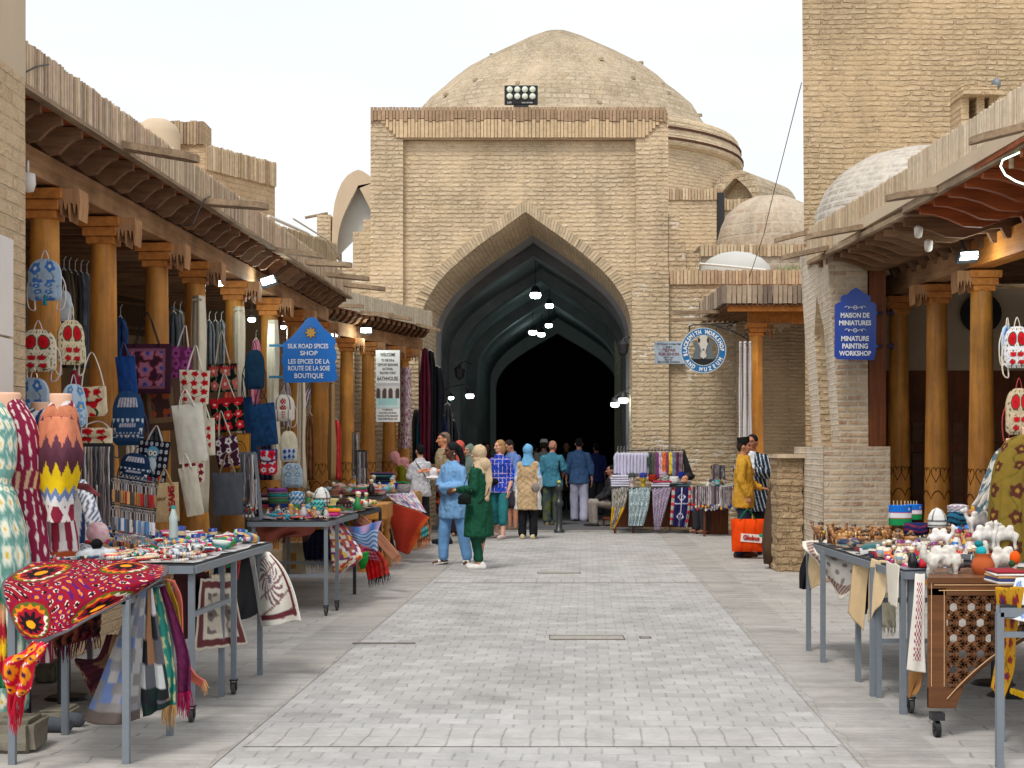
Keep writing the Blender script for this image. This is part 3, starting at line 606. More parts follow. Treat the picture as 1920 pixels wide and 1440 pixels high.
# distant left roof blocks
lb = thing('rooftop_brick_block', 'brick rooftop block with soldier course coping above the left awning', 'building', (-4.4, 23, 4.1))
mb = MB(); A = [Vector((-4.42, 22.3, 0)), Vector((-3.64, 23.75, 0)), Vector((-5.2, 25.2, 0)), Vector((-6.5, 23.2, 0))]
mb.add([a+Vector((0, 0, 3.95)) for a in A]+[a+Vector((0, 0, 5.95)) for a in A], [(0, 1, 5, 4), (1, 2, 6, 5), (2, 3, 7, 6), (3, 0, 4, 7), (4, 5, 6, 7)])
mb.box((-4.72, 22.55, 5.1), (.58, .5, 2.42)); mb.build('brickwork', 'newbrick', lb)
soldier(lb, [(-4.42, 22.3), (-3.64, 23.75)], 5.62, 5.98, 'coping', seed=12, w0=.02, w1=.035); soldier(lb, [(-5.0, 22.29), (-4.44, 22.29)], 5.98, 6.31, 'coping', seed=13, w0=.03, w1=.06, cols=((150, 130, 108), (180, 156, 128)))
lr = thing('white_roof_drum', 'chipped white round topped roof drum at the left skyline', 'roof drum', (-5.2, 21.5, 4.1))
mb = MB(); mb.lathe([(.32, 0), (.32, 2.0), (.27, 2.12), (.15, 2.2), (.01, 2.22)], (-5.02, 21.9, 4.05), 24, jit=.03); mb.build('shell', 'plaster', lr, smooth=True)
# ------------------------------------------------------------------ trading colonnades
def column(parent, x, y, ztop, r=.115, side=1, mat='colwood', hearts=True, rot=0, pc=None):
    mb = MB(); c = (x, y, 0)
    prof = [(.17, 0), (.17, .12), (.13, .16), (.125, .4), (.145, .55), (.152, .72), (.142, .88), (r+.028, .98), (r+.034, 1.02), (r+.03, 1.12), (r+.024, 1.5), (r+.012, 2.2), (r, ztop)]
    mb.lathe(prof, c, 28); o = mb.build('column', mat, parent, smooth=True)
    mb = MB(); bx = .27
    mb.box((x, y, ztop-.045), (bx-.03, bx-.03, .06)); mb.box((x, y, ztop+.025), (bx+.02, bx+.02, .075)); mb.box((x, y, ztop+.105), (bx+.08, bx+.08, .08))
    mb.build('capital', 'orangewood', o, bevel=.008)
    mb = MB(); m = Matrix.Translation((x, y-.02, ztop)) @ Matrix.Scale(side, 4, (1, 0, 0))
    mb.prism([(.1, .14), (.30, .14), (.305, .04), (.295, -.09), (.283, .02), (.272, .03), (.262, -.04), (.25, .03), (.235, .035), (.225, -.1), (.212, .04), (.195, -.02), (.18, .05), (.16, -.05), (.15, .03), (.1, .0)], .24, m)
    mb.build('jagged_bracket', 'palewood', o)
    if hearts:
        mb = MB(); rr = r+.027
        for a0 in (-110, -70, -20, -160):
            pts = []
            for q in range(17):
                t = 2*PI*q/16; hx = .055*16*math.sin(t)**3/16; hz = .10*(13*math.cos(t)-5*math.cos(2*t)-2*math.cos(3*t)-math.cos(4*t))/16
                a = R(a0)+hx/rr; pts.append((x+(rr+.002)*math.cos(a), y+(rr+.002)*math.sin(a), 1.30+hz))
            mb.tube(pts, .0045, 4, colr=S(80, 46, 18))
        for k in range(6):
            a0 = k*PI/3+.3; pts = []
            for q in range(9):
                t = q/8; a = a0+t*PI/3; pts.append((x+(rr+.008)*math.cos(a), y+(rr+.008)*math.sin(a), 1.0+.10*abs(math.cos(t*PI))**.7))
            mb.tube(pts, .006, 4, colr=S(74, 42, 18))
        mb.build('carving', 'slat', o)
    return o
def jprof(L, top, dep=.19):
    b = [(L, top-.075), (L*.9, top-.085), (L*.78, top-.13), (L*.66, top-dep), (L*.52, top-dep-.01), (L*.4, top-dep*.8), (L*.3, top-.11), (L*.22, top-.1), (L*.18, top-.2), (0, top-.215), (-.15, top-.2)]
    return [(-.15, top), (L, top)]+b
def joists(t, a0, a1, e0, e1, top, step, mat, wd=.065, dep=.19):
    A0, A1, E0, E1 = (Vector((*q, 0)) for q in (a0, a1, e0, e1)); n = int((E1-E0).length/step)
    for k in range(n+1):
        tt = (k+.3)/(n+.6); a = A0.lerp(A1, tt); e = E0.lerp(E1, tt); d = (e-a); L = d.length; d.normalize()
        m = Matrix((d, Vector((-d.y, d.x, 0)), Vector((0, 0, 1)))).transposed().to_4x4(); m.translation = a
        mb = MB(); mb.prism(jprof(L-.03, top+random.uniform(-.008, .008), dep), wd, m); mb.build('joist', mat, t)
def soff(t, a0, a1, e0, e1, z, th, mat, nm='soffit'):
    mb = MB(); q = [a0, a1, e1, e0]; mb.add([(x, y, z) for x, y in q]+[(x, y, z+th) for x, y in q], [(0, 1, 2, 3), (7, 6, 5, 4), (0, 4, 5, 1), (1, 5, 6, 2), (2, 6, 7, 3), (3, 7, 4, 0)]); return mb.build(nm, mat, t)
def spout(t, px0, py0, Y, px1, py1, w=.10, Y1=None):
    a = P(px0, py0, Y); b = P(px1, py1, Y1 or Y-.05); mb = MB(); d = (b-a).normalized(); L = (b-a).length
    u = Vector((0, 0, 1)); s = d.cross(u).normalized(); h = .035
    vs = []
    for p, ww, zz in ((a, w, 0), (a+d*(L*.88), w, 0), (b, w*.35, .0)):
        for sx, sz in ((-1, 0), (1, 0), (1, 1), (-1, 1)): vs.append(p+s*sx*ww+u*(sz*h*1.6-h))
    mb.add(vs, [(0, 1, 2, 3), (8, 11, 10, 9)]+[(k*4+i, k*4+(i+1) % 4, (k+1)*4+(i+1) % 4, (k+1)*4+i) for k in range(2) for i in range(4)])
    return mb.build('spout_board', 'greywood', t)
# ---- left colonnade
la = thing('trading_colonnade', 'long left colonnade of varnished wooden columns under a brick edged awning roof', 'colonnade', (-4, 16, 0))
def lx(y): return -4.1+s_*y
def ex(y): return -3.60+s_*y
for px in (84, 194, 294, 366, 440, 505, 552, 600):
    Y = 4.1/((960-px)/F+s_); column(la, lx(Y), Y, 3.39, r=.105 if px < 600 else .13, hearts=px in (552, 600, 505))
mb = MB(); mb.bar((lx(9.2), 9.2, 3.66), (lx(23.9), 23.9, 3.66), .24, .2); mb.build('beam', 'beamwood', la, bevel=.01)
joists(la, (lx(9.7), 9.7), (lx(23.5), 23.5), (ex(9.75), 9.75), (ex(23.5), 23.5), 3.90, .43, 'darkwood')
soff(la, (lx(9.3)-2.9, 9.3), (lx(23.7)-2.9, 23.7), (ex(9.3), 9.3), (ex(23.7), 23.7), 3.905, .05, 'redwood')
soff(la, (lx(9.3)-2.9, 9.3), (lx(23.7)-2.9, 23.7), (ex(9.3)-.03, 9.3), (ex(23.7)-.03, 23.7), 3.96, .1, 'plaster', 'roof')
mb = MB(); mb.bar((ex(9.5), 9.5, 3.895), (ex(23.6), 23.6, 3.895), .07, .03); mb.build('eave_board', 'greywood', la)
soldier(la, [(ex(9.55)+.0, 9.55), (ex(23.6), 23.6)], 3.915, 4.19, 'fascia', w0=.017, w1=.032, cols=((212, 190, 160), (192, 168, 140), (222, 202, 172), (204, 172, 146), (176, 156, 134), (214, 186, 164)), th=.035, seed=21, jag=.012, proud=.012)
for a in ((230, 272, 12.0, 372, 296), (388, 378, 14.5, 503, 386), (515, 468, 17.9, 608, 479), (575, 492, 19.4, 660, 496), (613, 514, 20.9, 692, 522), (645, 533, 22.3, 722, 541)): spout(la, *a)
# taller reed panel at the far end
rp = thing('reed_roof_panel', 'tall weathered reed panel standing on the far end of the left awning', 'roof panel', (-2.9, 20, 4.1))
soldier(rp, [(ex(17.9)-.05, 17.9), (ex(22.8)-.09, 22.8)], 4.1, 4.2, 'slats', w0=.02, w1=.035, cols=((186, 166, 134), (170, 148, 116), (200, 180, 148)), th=.02, seed=5, z0b=4.1, z1b=4.62, proud=.006)
mb = MB(); mb.tube([(ex(18)-.1, 18, 4.3), (ex(20.5)-.1, 20.5, 4.45), (ex(23.5)-.2, 23.6, 4.55)], .02, 6, colr=S(214, 208, 196)); mb.tube([(ex(19)-.0, 19, 4.42), (ex(21.5), 21.5, 4.5), (ex(22.5), 22.5, 4.4), (ex(22.9), 22.9, 4.1)], .012, 5, colr=S(210, 200, 180)); o = mb.build('roof_pipe', 'paint'); tag(o, 'pale pipes and cable run along the top of the left reed panel', 'pipe')
for (y0, z0, y1, z1, l) in ((10.0, 4.1, 9.9, 3.9, 'short black cable looping over the near end of the left brick fascia'), (14.4, 3.95, 14.2, 3.6, 'thin black cable sagging under the middle of the left awning edge')):
    mb = MB(); mb.tube([(ex(y0)+.05, y0+.25, z0+.03), (ex(y0)+.06, (y0+y1)/2, z0-.06), (ex(y1)+.03, y1-.2, z1+.02), (ex(y1)-.1, y1-.2, z1+.0)], .006, 5); o = mb.build('cable', 'dsteel'); tag(o, l, 'cable')
# inside
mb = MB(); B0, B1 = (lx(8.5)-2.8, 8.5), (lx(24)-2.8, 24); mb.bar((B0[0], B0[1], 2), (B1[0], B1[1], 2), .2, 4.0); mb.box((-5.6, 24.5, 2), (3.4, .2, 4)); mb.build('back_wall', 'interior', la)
for k in range(34):
    y = 9.6+k*.43; mb = MB(); mb.bar((lx(y)-2.7, y, 3.81), (lx(y)-.1, y, 3.81), .07, .11); mb.build('ceiling_joist', 'darkwood', la)
mb = MB(); pl_ = [(lx(8.8)+.22, 8.8), (lx(24.2)+.22, 24.2), (lx(24.2)-2.7, 24.2), (lx(8.8)-2.7, 8.8)]
mb.add([(x, y, 0) for x, y in pl_]+[(x, y, .3) for x, y in pl_], [(0, 1, 5, 4), (4, 5, 6, 7), (3, 0, 4, 7), (1, 2, 6, 5)]); mb.build('plinth', 'newbrick', la)
# near pillar
np_ = thing('brick_gate_pillar', 'pale brick pillar with marble panel at the left edge of the photo', 'pillar', (-4, 9.3, 0))
mb = MB(); mb.box((-4.02, 9.3, 1.75), (2.0, .6, 3.5)); mb.build('brickwork', 'newbrick', np_)
soldier(np_, [(-5.0, 8.995), (-3.03, 8.995)], 3.5, 3.88, 'soldier_course', w0=.028, w1=.045, seed=30, th=.05, cols=((206, 180, 150), (190, 160, 130), (214, 192, 164)), jag=.006)
mb = MB(); mb.box((-4.02, 9.32, 3.69), (1.99, .58, .38)); mb.build('core', 'newbrick', np_)
mb = MB(); mb.box((-4.05, 9.4, 5.2), (2.0, .6, 2.64)); mb.build('rendered_wall', 'plaster', np_)
rnd = random.Random(4); mb = MB()
for k in range(34):
    z = 1.72+k*.053; 
    if z > 3.46: break
    w = rnd.uniform(.16, .26); mb.box((-3.02-w/2+rnd.uniform(0, .016), 8.985+rnd.uniform(-.006, .004), z), (w, .05, .042), colr=sc3(S(218, 186, 148), rnd.uniform(.82, 1.08)))
    w2 = .25; mb.box((-3.02-w-.012-w2/2, 8.988+rnd.uniform(-.006, .004), z), (w2, .05, .042), colr=sc3(S(214, 180, 142), rnd.uniform(.82, 1.08)))
mb.build('face_bricks', 'slat', np_, bevel=.006)
mb = MB()
for z0, z1 in ((.2, .95), (.96, 1.62), (1.63, 2.24), (2.25, 2.84)): mb.box((-3.065+ (0 if z1 < 2.5 else .012), 8.95, (z0+z1)/2), (.075, .03, z1-z0-.004))
for z0, z1 in ((.2, .95), (.96, 1.62), (1.63, 2.24), (2.25, 2.84)): mb.box((-3.012, 9.12, (z0+z1)/2), (.03, .36, z1-z0-.004))
mb.build('marble_panel', 'marble', np_, bevel=.003)
# ---- far left colonnade, bending to the portal
fb = thing('trading_colonnade', 'short low colonnade between the blue spice sign and the portal', 'colonnade', (-2.6, 27, 0))
def bx(y): return -3.14+.29*(y-25)
for px in (650, 690, 730, 757):
    k = (960-px)/F; Y = (3.14+7.25)/(k+.29); column(fb, bx(Y), Y, 3.32, r=.105 if px < 757 else .09)
def e2(y): return -2.96+.31*(y-24.3)
mb = MB(); mb.bar((bx(24.6), 24.6, 3.59), (bx(29.6), 29.6, 3.59), .2, .22); mb.build('beam', 'beamwood', fb)
joists(fb, (bx(24.6)-.05, 24.9), (bx(29.5)-.05, 29.9), (e2(24.3), 24.3), (e2(28.9), 28.9), 3.86, .25, 'darkwood', .06, .15)
soff(fb, (bx(24.4)-3, 24.6), (bx(30.3)-3, 30.3), (e2(24.3), 24.3), (e2(29), 29.0), 3.865, .04, 'redwood')
soff(fb, (bx(24.4)-3, 24.6), (bx(30.3)-3, 30.3), (e2(24.3)-.02, 24.32), (e2(29)-.02, 29.02), 3.91, .08, 'plaster', 'roof')
soldier(fb, [(e2(24.3), 24.3), (e2(29), 29.0), (e2(29)-.5, 30.2)], 3.87, 4.17, 'fascia', w0=.018, w1=.03, cols=((214, 202, 178), (204, 192, 168), (222, 210, 188)), th=.02, seed=8, jag=.006, proud=.003)
for a in ((612, 571, 24.6, 682, 574), (660, 584, 25.8, 738, 590), (725, 591, 27, 772, 598), (765, 604, 28.3, 826, 619)): spout(fb, *a, w=.08)
mb = MB(); mb.bar((-5.6, 24.6, 2), (-4.2, 30.2, 2), .2, 4.0); mb.box((-4.9, 30.42, 1.9), (3.6, .14, 3.8)); mb.build('back_wall', 'wall', fb)
mb = MB(); pl_ = [(bx(25)+.3, 25), (bx(29.5)+.3, 29.5), (bx(29.5)-2.5, 30.3), (bx(25)-2.5, 25)]
mb.add([(x, y, 0) for x, y in pl_]+[(x, y, .28) for x, y in pl_], [(0, 1, 5, 4), (4, 5, 6, 7), (3, 0, 4, 7), (1, 2, 6, 5)]); mb.build('plinth', 'newbrick', fb)
# ---- right colonnade
rc = thing('trading_colonnade', 'right colonnade with blue miniatures sign and reddish awning soffit', 'colonnade', (5, 16, 0))
def rx(y): return 5.1-.0714*(y-16.8)
for Y, mt in ((12.6, 'colwood'), (14.8, 'colwood'), (16.8, 'colwood'), (18.2, 'colwood'), (19.6, 'colwood')): column(rc, rx(Y), Y, 3.37, r=.115, side=-1)
mb = MB(); mb.bar((rx(16.7)-.06, 16.7, 3.66), (rx(21)-.06, 21, 3.66), .22, .24); mb.build('beam', 'beamwood', rc)
mb = MB(); mb.bar((rx(9)-.06, 9, 3.68), (rx(16.68)-.06, 16.68, 3.68), .24, .28); mb.build('near_beam', 'orangewood', rc)
E = [(3.74, 19.45), (3.93, 15.35), (4.02, 12.2), (3.95, 9.2)]
joists(rc, (rx(19.3), 19.3), (rx(15.45), 15.45), (3.76, 19.2), (3.93, 15.5), 3.91, .36, 'darkwood')
joists(rc, (rx(15.2), 15.2), (rx(9.5), 9.5), (3.94, 15.2), (3.97, 9.5), 3.95, .5, 'redwood', .07, .2)
soff(rc, (rx(21)+3, 20.9), (rx(15.4)+3, 15.4), E[0], E[1], 3.915, .04, 'darkwood')
soff(rc, (rx(15.4)+3, 15.39), (rx(9)+3, 9), (3.93, 15.34), (3.95, 9.2), 3.955, .04, 'redwood')
soff(rc, (rx(21)+3, 20.9), (rx(9)+3, 9), (3.78, 19.4), (4.0, 9.2), 4.0, .12, 'plaster', 'roof')
mb = MB(); mb.bar((3.735, 19.45, 3.93), (3.92, 15.4, 3.93), .06, .05); mb.build('eave_board', 'greywood', rc)
mb = MB(); mb.bar((3.90, 15.35, 4.0), (3.99, 12.2, 4.0), .05, .14); mb.bar((3.99, 12.2, 4.0), (3.92, 9.2, 4.0), .05, .14); mb.build('eave_board', 'greywood', rc)
cl_ = ((204, 184, 154), (192, 170, 140), (212, 192, 164), (184, 162, 136))
soldier(rc, [(3.95, 15.36), (3.76, 19.45), (3.98, 20.9)], 3.96, 4.38, 'fascia', w0=.014, w1=.03, cols=cl_, th=.03, seed=41, proud=.01)
soldier(rc, [(3.98, 9.2), (4.03, 12.2), (3.93, 15.33)], 4.07, 4.45, 'fascia', w0=.014, w1=.03, cols=((212, 196, 172), (200, 180, 154), (220, 202, 178)), th=.03, seed=42, proud=.01)
for a in ((1925, 236, 11.7, 1820, 262), (1758, 356, 14.3, 1662, 370), (1622, 424, 17.0, 1512, 443), (1562, 462, 18.6, 1466, 482), (1509, 436, 20.6, 1453, 450)): spout(rc, *a, w=.11)
# end wall with door under the right colonnade
mb = MB(); mb.box((6.6, 20.9, 3.2), (4.4, .16, 1.1)); mb.build('end_wall', 'plaster', rc)
mb = MB(); mb.box((6.6, 20.92, 1.35), (4.4, .16, 2.7)); mb.build('timber_partition', 'doorwood', rc)
for x in (5.55, 6.1, 6.65):
    mb = MB(); mb.box((x, 20.8, 1.05), (.5, .06, 2.1)); d = mb.build('door', 'doorwood', rc)
    for z, h in ((.45, .6), (1.2, .7), (1.82, .3)):
        for dx in (-.11, .11): mb = MB(); mb.box((x+dx, 20.76, z), (.15, .03, h)); mb.build('door_panel', 'latt', d, bevel=.01)
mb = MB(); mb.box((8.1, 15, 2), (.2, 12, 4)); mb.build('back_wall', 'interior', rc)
mb = MB(); mb.box((7.9, 20.75, 1.5), (1.0, .1, 3)); mb.build('brick_pier', 'pinkbrick', rc)
for k in range(26):
    y = 9.4+k*.45; mb = MB(); mb.bar((rx(y)+.1, y, 3.85), (rx(y)+2.9, y, 3.85), .07, .1); mb.build('ceiling_joist', 'darkwood', rc)
fan = thing('wall_fan', 'dark round fan on the pale wall behind the right columns', 'fan', P(1838, 590, 20.7))
mb = MB(); q = P(1838, 588, 20.7); mb.tube([q, q+Vector((0, -.06, 0))], .27, 24); mb.build('cage', 'black', fan)
mb = MB(); mb.tube([q+Vector((0, -.06, 0)), q+Vector((0, -.1, 0))], .07, 12); mb.build('motor', 'dsteel', fan)
# ---- porch in the far right corner
po = thing('brick_edged_porch', 'small porch with thick brick edge and single wooden column at the right wall', 'porch', (4.6, 28, 0))
column(po, 4.34, 27.5, 3.68, r=.115, side=1, hearts=False)
mb = MB(); mb.bar((4.2, 27.5, 3.93), (7.5, 27.5, 3.93), .2, .2); mb.bar((3.78, 27.1, 4.07), (7.5, 27.1, 4.07), .1, .12); mb.build('beam', 'orangewood', po)
mb = MB(); m = Matrix.Translation((4.25, 27.42, 3.68)); mb.prism([(0, .15), (.0, 0), (.2, 0), (.3, .05), (.36, .02), (.42, .08), (.5, -.02), (.58, .08), (.66, .06), (.7, .15)], .12, m); mb.build('scalloped_bracket', 'greywood', po)
soldier(po, [(3.72, 30.4), (3.72, 27.02), (7.5, 27.0)], 4.14, 4.46, 'fascia', w0=.075, w1=.1, cols=((150, 134, 118), (176, 158, 138), (132, 118, 106), (190, 172, 150)), th=.08, seed=17)
soff(po, (3.74, 30.4), (7.5, 30.4), (3.76, 27.05), (7.5, 27.05), 4.2, .1, 'redwood')
mb = MB()
for k in range(36): mb.tube([(3.78+k*.1, 27.0, 4.12), (3.78+k*.1, 30.4, 4.12)], .035, 6)
mb.build('reed_ceiling', 'darkwood', po)
for a in ((1348, 584, 28.0, 1262, 586), (1342, 597, 29.3, 1256, 600)): spout(po, *a, w=.06)
mb = MB(); mb.box((6.4, 30.3, 2.1), (4, .1, 4.1)); mb.build('back_wall', 'tower', po)
# curtains tied to the columns
def curtain(px, y0, y1, Y, w, colr, lab, grp=None, dx=0):
    a = P(px, y0, Y); zb = P(px, y1, Y).z; rnd = random.Random(int(px)); ph = rnd.random()*6
    t = thing('tied_curtain', lab, 'curtain', (a.x, a.y, zb), 0, grp)
    def fn(u, v):
        ww = w*(.8+.5*v**.7+.18*math.sin(v*9+ph)*min(1, v*4)); q = (u-.5)
        return Vector((a.x+q*ww+dx*v, a.y+.022*math.sin(u*6+ph)+.008*math.sin(u*15+ph+v*2)-.3*w*math.sin(u*PI), a.z+(zb-a.z)*v))
    mb = MB(); mb.grid(fn, 30, 14, lambda u, v: colr); mb.build('cloth', 'sheen', t, smooth=True, solid=.006)
    mb = MB(); z = a.z+(zb-a.z)*.02; mb.tube([(a.x-w*.3, a.y-.05, z), (a.x+w*.3, a.y-.07, z)], .012, 5, colr=sc3(colr, .7)); mb.build('tie', 'sheen', t)
cr_ = S(226, 214, 190)
for px, y0, y1, Y, w, l in ((372, 555, 960, 15.9, .16, 'cream curtain tied to the column beside the white tote bag'), (448, 575, 960, 17.7, .15, 'cream curtain tied to the column left of the navy backpack'), (512, 600, 900, 19.6, .15, 'pinkish cream curtain tied beside the white embroidered backpack'), (565, 700, 915, 21.3, .11, 'cream curtain hanging under the left edge of the blue spice sign'), (622, 715, 900, 23.4, .1, 'tan leather like cloth hanging right of the thick column')): curtain(px, y0, y1, Y, w, cr_ if px < 600 else S(176, 140, 96), l)
for k, (px, w, l) in enumerate(((1388, .045, 'leftmost white curtain strand bunched beside the porch column'), (1397, .05, 'middle white curtain strand bunched beside the porch column'), (1406, .045, 'white curtain strand touching the porch column'))): curtain(px, 640, 832, 27.2, w, S(206, 204, 208), l)
# ------------------------------------------------------------------ signs
def fit(mb, body, px, py, wpx, hpx, Y, colr, bold=.0, depth=.002, dy=0):
    """one line of lettering centred on px with its baseline at py"""
    cu = bpy.data.curves.new('t', 'FONT'); cu.body = body; cu.size = 1; cu.align_x = 'CENTER'; cu.extrude = .01; cu.offset = bold; cu.resolution_u = 3
    o = bpy.data.objects.new('t', cu); col.objects.link(o); dg = bpy.context.evaluated_depsgraph_get(); me = bpy.data.meshes.new_from_object(o.evaluated_get(dg))
    xs = [v.co.x for v in me.vertices]; ys = [v.co.y for v in me.vertices]; k = Y/F
    sx = wpx*k/(max(xs)-min(xs)); sy = hpx*k/max(ys); c = P(px, py, Y-dy); x0 = (max(xs)+min(xs))/2
    mb.add([c+Vector(((v.co.x-x0)*sx, v.co.z*depth*50, v.co.y*sy)) for v in me.vertices], [tuple(p.vertices) for p in me.polygons], colr)
    bpy.data.objects.remove(o); bpy.data.curves.remove(cu); bpy.data.meshes.remove(me)
def poly(mb, pts, Y, th, colr):
    q = [P(x, y, Y) for x, y in pts]; n = len(q)
    mb.add(q+[v+Vector((0, th, 0)) for v in q], [tuple(range(n)), tuple(range(2*n-1, n-1, -1))]+[(k, k+n, (k+1) % n+n, (k+1) % n) for k in range(n)], colr)
WH = S(236, 238, 240)
sg = thing('shop_sign', 'bright blue scalloped spice shop sign in English and French with gold star', 'sign', P(581, 657, 19.4))
o_ = [(810, 378), (850, 385), (875, 420), (905, 458), (940, 490), (985, 530), (1000, 565), (985, 600), (1003, 640), (1005, 680), (990, 720), (1005, 750), (998, 780), (1011, 815), (1006, 852), (985, 862), (800, 868), (620, 870), (604, 850), (612, 830), (598, 800), (608, 765), (594, 720), (596, 680), (604, 640), (598, 600), (602, 575), (640, 548), (688, 503), (740, 440), (780, 390)]
mb = MB(); poly(mb, [(380+x/4, 500+y/4) for x, y in o_], 19.4, .03, S(0, 104, 190)); mb.build('board', 'gloss', sg)
mb = MB()
for b, y, w, h in (('SILK ROAD SPICES', 612, 76, 8.6), ('SHOP', 664, 33, 8.2), ('LES EPICES DE LA', 727, 77, 8.6), ('ROUTE DE LA SOIE', 778, 78, 8.6), ('BOUTIQUE', 835, 54, 9)): fit(mb, b, 380+(790 if y < 640 else 797)/4, 500+y/4, w, h, 19.4, WH, .012, dy=.006)
mb.build('lettering', 'gloss', sg)
mb = MB(); c = P(582.7, 623.7, 19.39)
for k in range(8):
    a = k*PI/4; d = Vector((math.cos(a), 0, math.sin(a))); n_ = Vector((-d.z, 0, d.x))
    for rr, cc, dy in ((.088, S(60, 44, 20), .0), (.075, S(196, 150, 60), -.004)):
        mb.add([c+Vector((0, dy, 0)), c+d*rr*.5+n_*rr*.22+Vector((0, dy, 0)), c+d*rr+Vector((0, dy, 0)), c+d*rr*.5-n_*rr*.22+Vector((0, dy, 0))], [(0, 1, 2, 3)], cc)
mb.build('star_emblem', 'gloss', sg, solid=.002)
for y in (648, 707): mb = MB(); mb.bar(P(505, y, 19.45), P(533, y, 19.42), .03, .03, colr=S(70, 130, 170)); mb.build('bracket', 'gloss', sg)
bs = thing('bathhouse_sign', 'tall white bathhouse banner sign with black lettering and photograph', 'sign', P(727, 724, 26.3))
Yb = 26.3; mb = MB(); poly(mb, [(704.5, 656.5), (749.5, 656.5), (750, 791), (705, 791)], Yb, .03, S(218, 218, 214)); mb.build('board', 'gloss', bs)
mb = MB()
for b, y, w, h in (('WELCOME', 671, 28, 6), ('TO THE XVI th', 712, 24, 5), ('CENTURY BUKHARA', 744, 39, 5), ('NATIONAL', 775, 20, 4.6), ('"BOZORI CORD"', 805, 31, 4.6), ('BATHHOUSE', 852, 39, 7), ('IT\'S MEDICAL', 1078, 20, 3), ('QUALITIES AND MANLI', 1101, 33, 3), ('VALUES, EXTRA MASSAGE', 1124, 38, 3), ('AND SOME SPECIAL TEA', 1147, 36, 3)):
    fit(mb, b, 727, 500+y/4 if y > 680 else 500+y/4, w, h, Yb, S(44, 34, 36), .012, dy=.005)
mb.build('lettering', 'gloss', bs)
def bath(u, v):
    if v < .38: return S(150, 190, 190) if abs(u-.5) < .42-.3*v*0 and v > .1 else S(186, 206, 204)
    for c in (.08, .36, .62, .92):
        w = .1
        if abs(u-c) < w and v < .62+.18*math.sqrt(max(0, 1-((u-c)/w)**2)): return S(58, 48, 46) if abs(u-c) < w*.7 else S(112, 92, 84)
    return S(196, 190, 186) if v < .9 else S(170, 170, 172)
a, b = P(705.5, 765, Yb), P(749, 718, Yb); mb = MB(); mb.grid(lambda u, v: Vector((a.x+(b.x-a.x)*u, Yb-.004, a.z+(b.z-a.z)*v)), 30, 30, bath); mb.build('photo_print', 'gloss', bs, solid=.001)
mb = MB(); mb.bar(P(727, 657, Yb+.02), P(727, 645, 27.2), .02); mb.build('hanger', 'dsteel', bs)
ms = thing('shop_sign', 'dark blue arched sign for miniature painting workshop beside the right buttress', 'sign', P(1604, 610, 18.35))
o_ = [(258, 275), (275, 262), (292, 258), (290, 235), (305, 218), (328, 216), (345, 195), (375, 178), (405, 195), (425, 212), (445, 218), (460, 235), (458, 258), (478, 262), (489, 275), (487, 540), (476, 585), (270, 580), (256, 565)]
mb = MB(); poly(mb, [(1480+x/3, 480+y/3) for x, y in o_], 18.35, .03, S(14, 60, 158)); mb.build('board', 'gloss', ms)
mb = MB()
for b, y, w, h in (('MAISON DE', 346, 54, 9), ('MINIATURES', 389, 60, 9), ('MINATURE', 477, 52, 9), ('PAINTING', 520, 48, 9.5), ('WORKSHOP', 560, 60, 9)): fit(mb, b, 1480+370/3, 480+y/3, w, h, 18.35, WH, .03, dy=.006)
mb.build('lettering', 'gloss', ms)
mb = MB()
for y in (290, 418):
    for s in (-1, 1):
        pts = []
        for q in range(22):
            t = q/21; a = t*4.2*PI; r = .035*(1-t); x = .115*(1-t)**.6
            pts.append(P(1480+371/3, 480+y/3, 18.34)+Vector((s*(x*.9+r*math.cos(a)*.6), -.004, r*math.sin(a)*.55)))
        mb.tube(pts, .0035, 4, colr=WH)
    mb.tube([P(1480+371/3, 480+y/3, 18.335)+Vector((.022*math.cos(a), 0, .022*math.sin(a))) for a in [q*PI/6 for q in range(13)]], .004, 4, colr=WH)
mb.build('scroll_ornament', 'gloss', ms)
for y in (320, 507):
    mb = MB(); mb.bar(P(1480+488/3, 480+y/3, 18.352), P(1480+582/3, 480+y/3, 19.5), .03, .03, colr=S(24, 76, 160)); mb.bar(P(1480+580/3, 475+y/3, 19.48), P(1480+580/3, 485+y/3, 19.48), .03, colr=S(24, 76, 160)); mb.build('bracket', 'gloss', ms)
rs = thing('round_workshop_sign', 'round blue ringed blacksmith workshop sign with animal skull emblem on an iron bracket', 'sign', P(1319, 657, 27))
Yr = 27.0; C = P(1319, 657, Yr); kk = Yr/F
def ring(mb, r0, r1, colr, dy=0, th=.02, seg=56):
    vs = []
    for k in range(seg):
        a = 2*PI*k/seg; d = Vector((math.cos(a), 0, math.sin(a)))
        for r, y in ((r0, 0), (r1, 0), (r1, th), (r0, th)): vs.append(C+d*r*kk+Vector((0, y+dy, 0)))
    mb.add(vs, [(k*4+i, k*4+(i+1) % 4, ((k+1) % seg)*4+(i+1) % 4, ((k+1) % seg)*4+i) for k in range(seg) for i in range(4)], colr)
mb = MB(); ring(mb, 28.5, 42, S(20, 112, 174)); ring(mb, 41.4, 42.6, S(210, 220, 224), -.003); ring(mb, 27.9, 29, S(190, 200, 200), -.003); mb.build('ring', 'gloss', rs)
mb = MB()
def arcw(s, a0, a1, inv=False):
    n = len(s)
    for k, ch in enumerate(s):
        if ch == ' ': continue
        a = R(a0+(a1-a0)*(k/(n-1))); r = 31.2 if not inv else 39.3; d = Vector((math.cos(a), 0, math.sin(a)))
        ang = a-PI/2 if not inv else a+PI/2
        m = Matrix.Translation(C+d*r*kk+Vector((0, -.006, 0))) @ Matrix.Rotation(-ang, 4, 'Y')
        text(mb, ch, 10.4*kk, m, S(238, 242, 244), .003, .004, sx=.8)
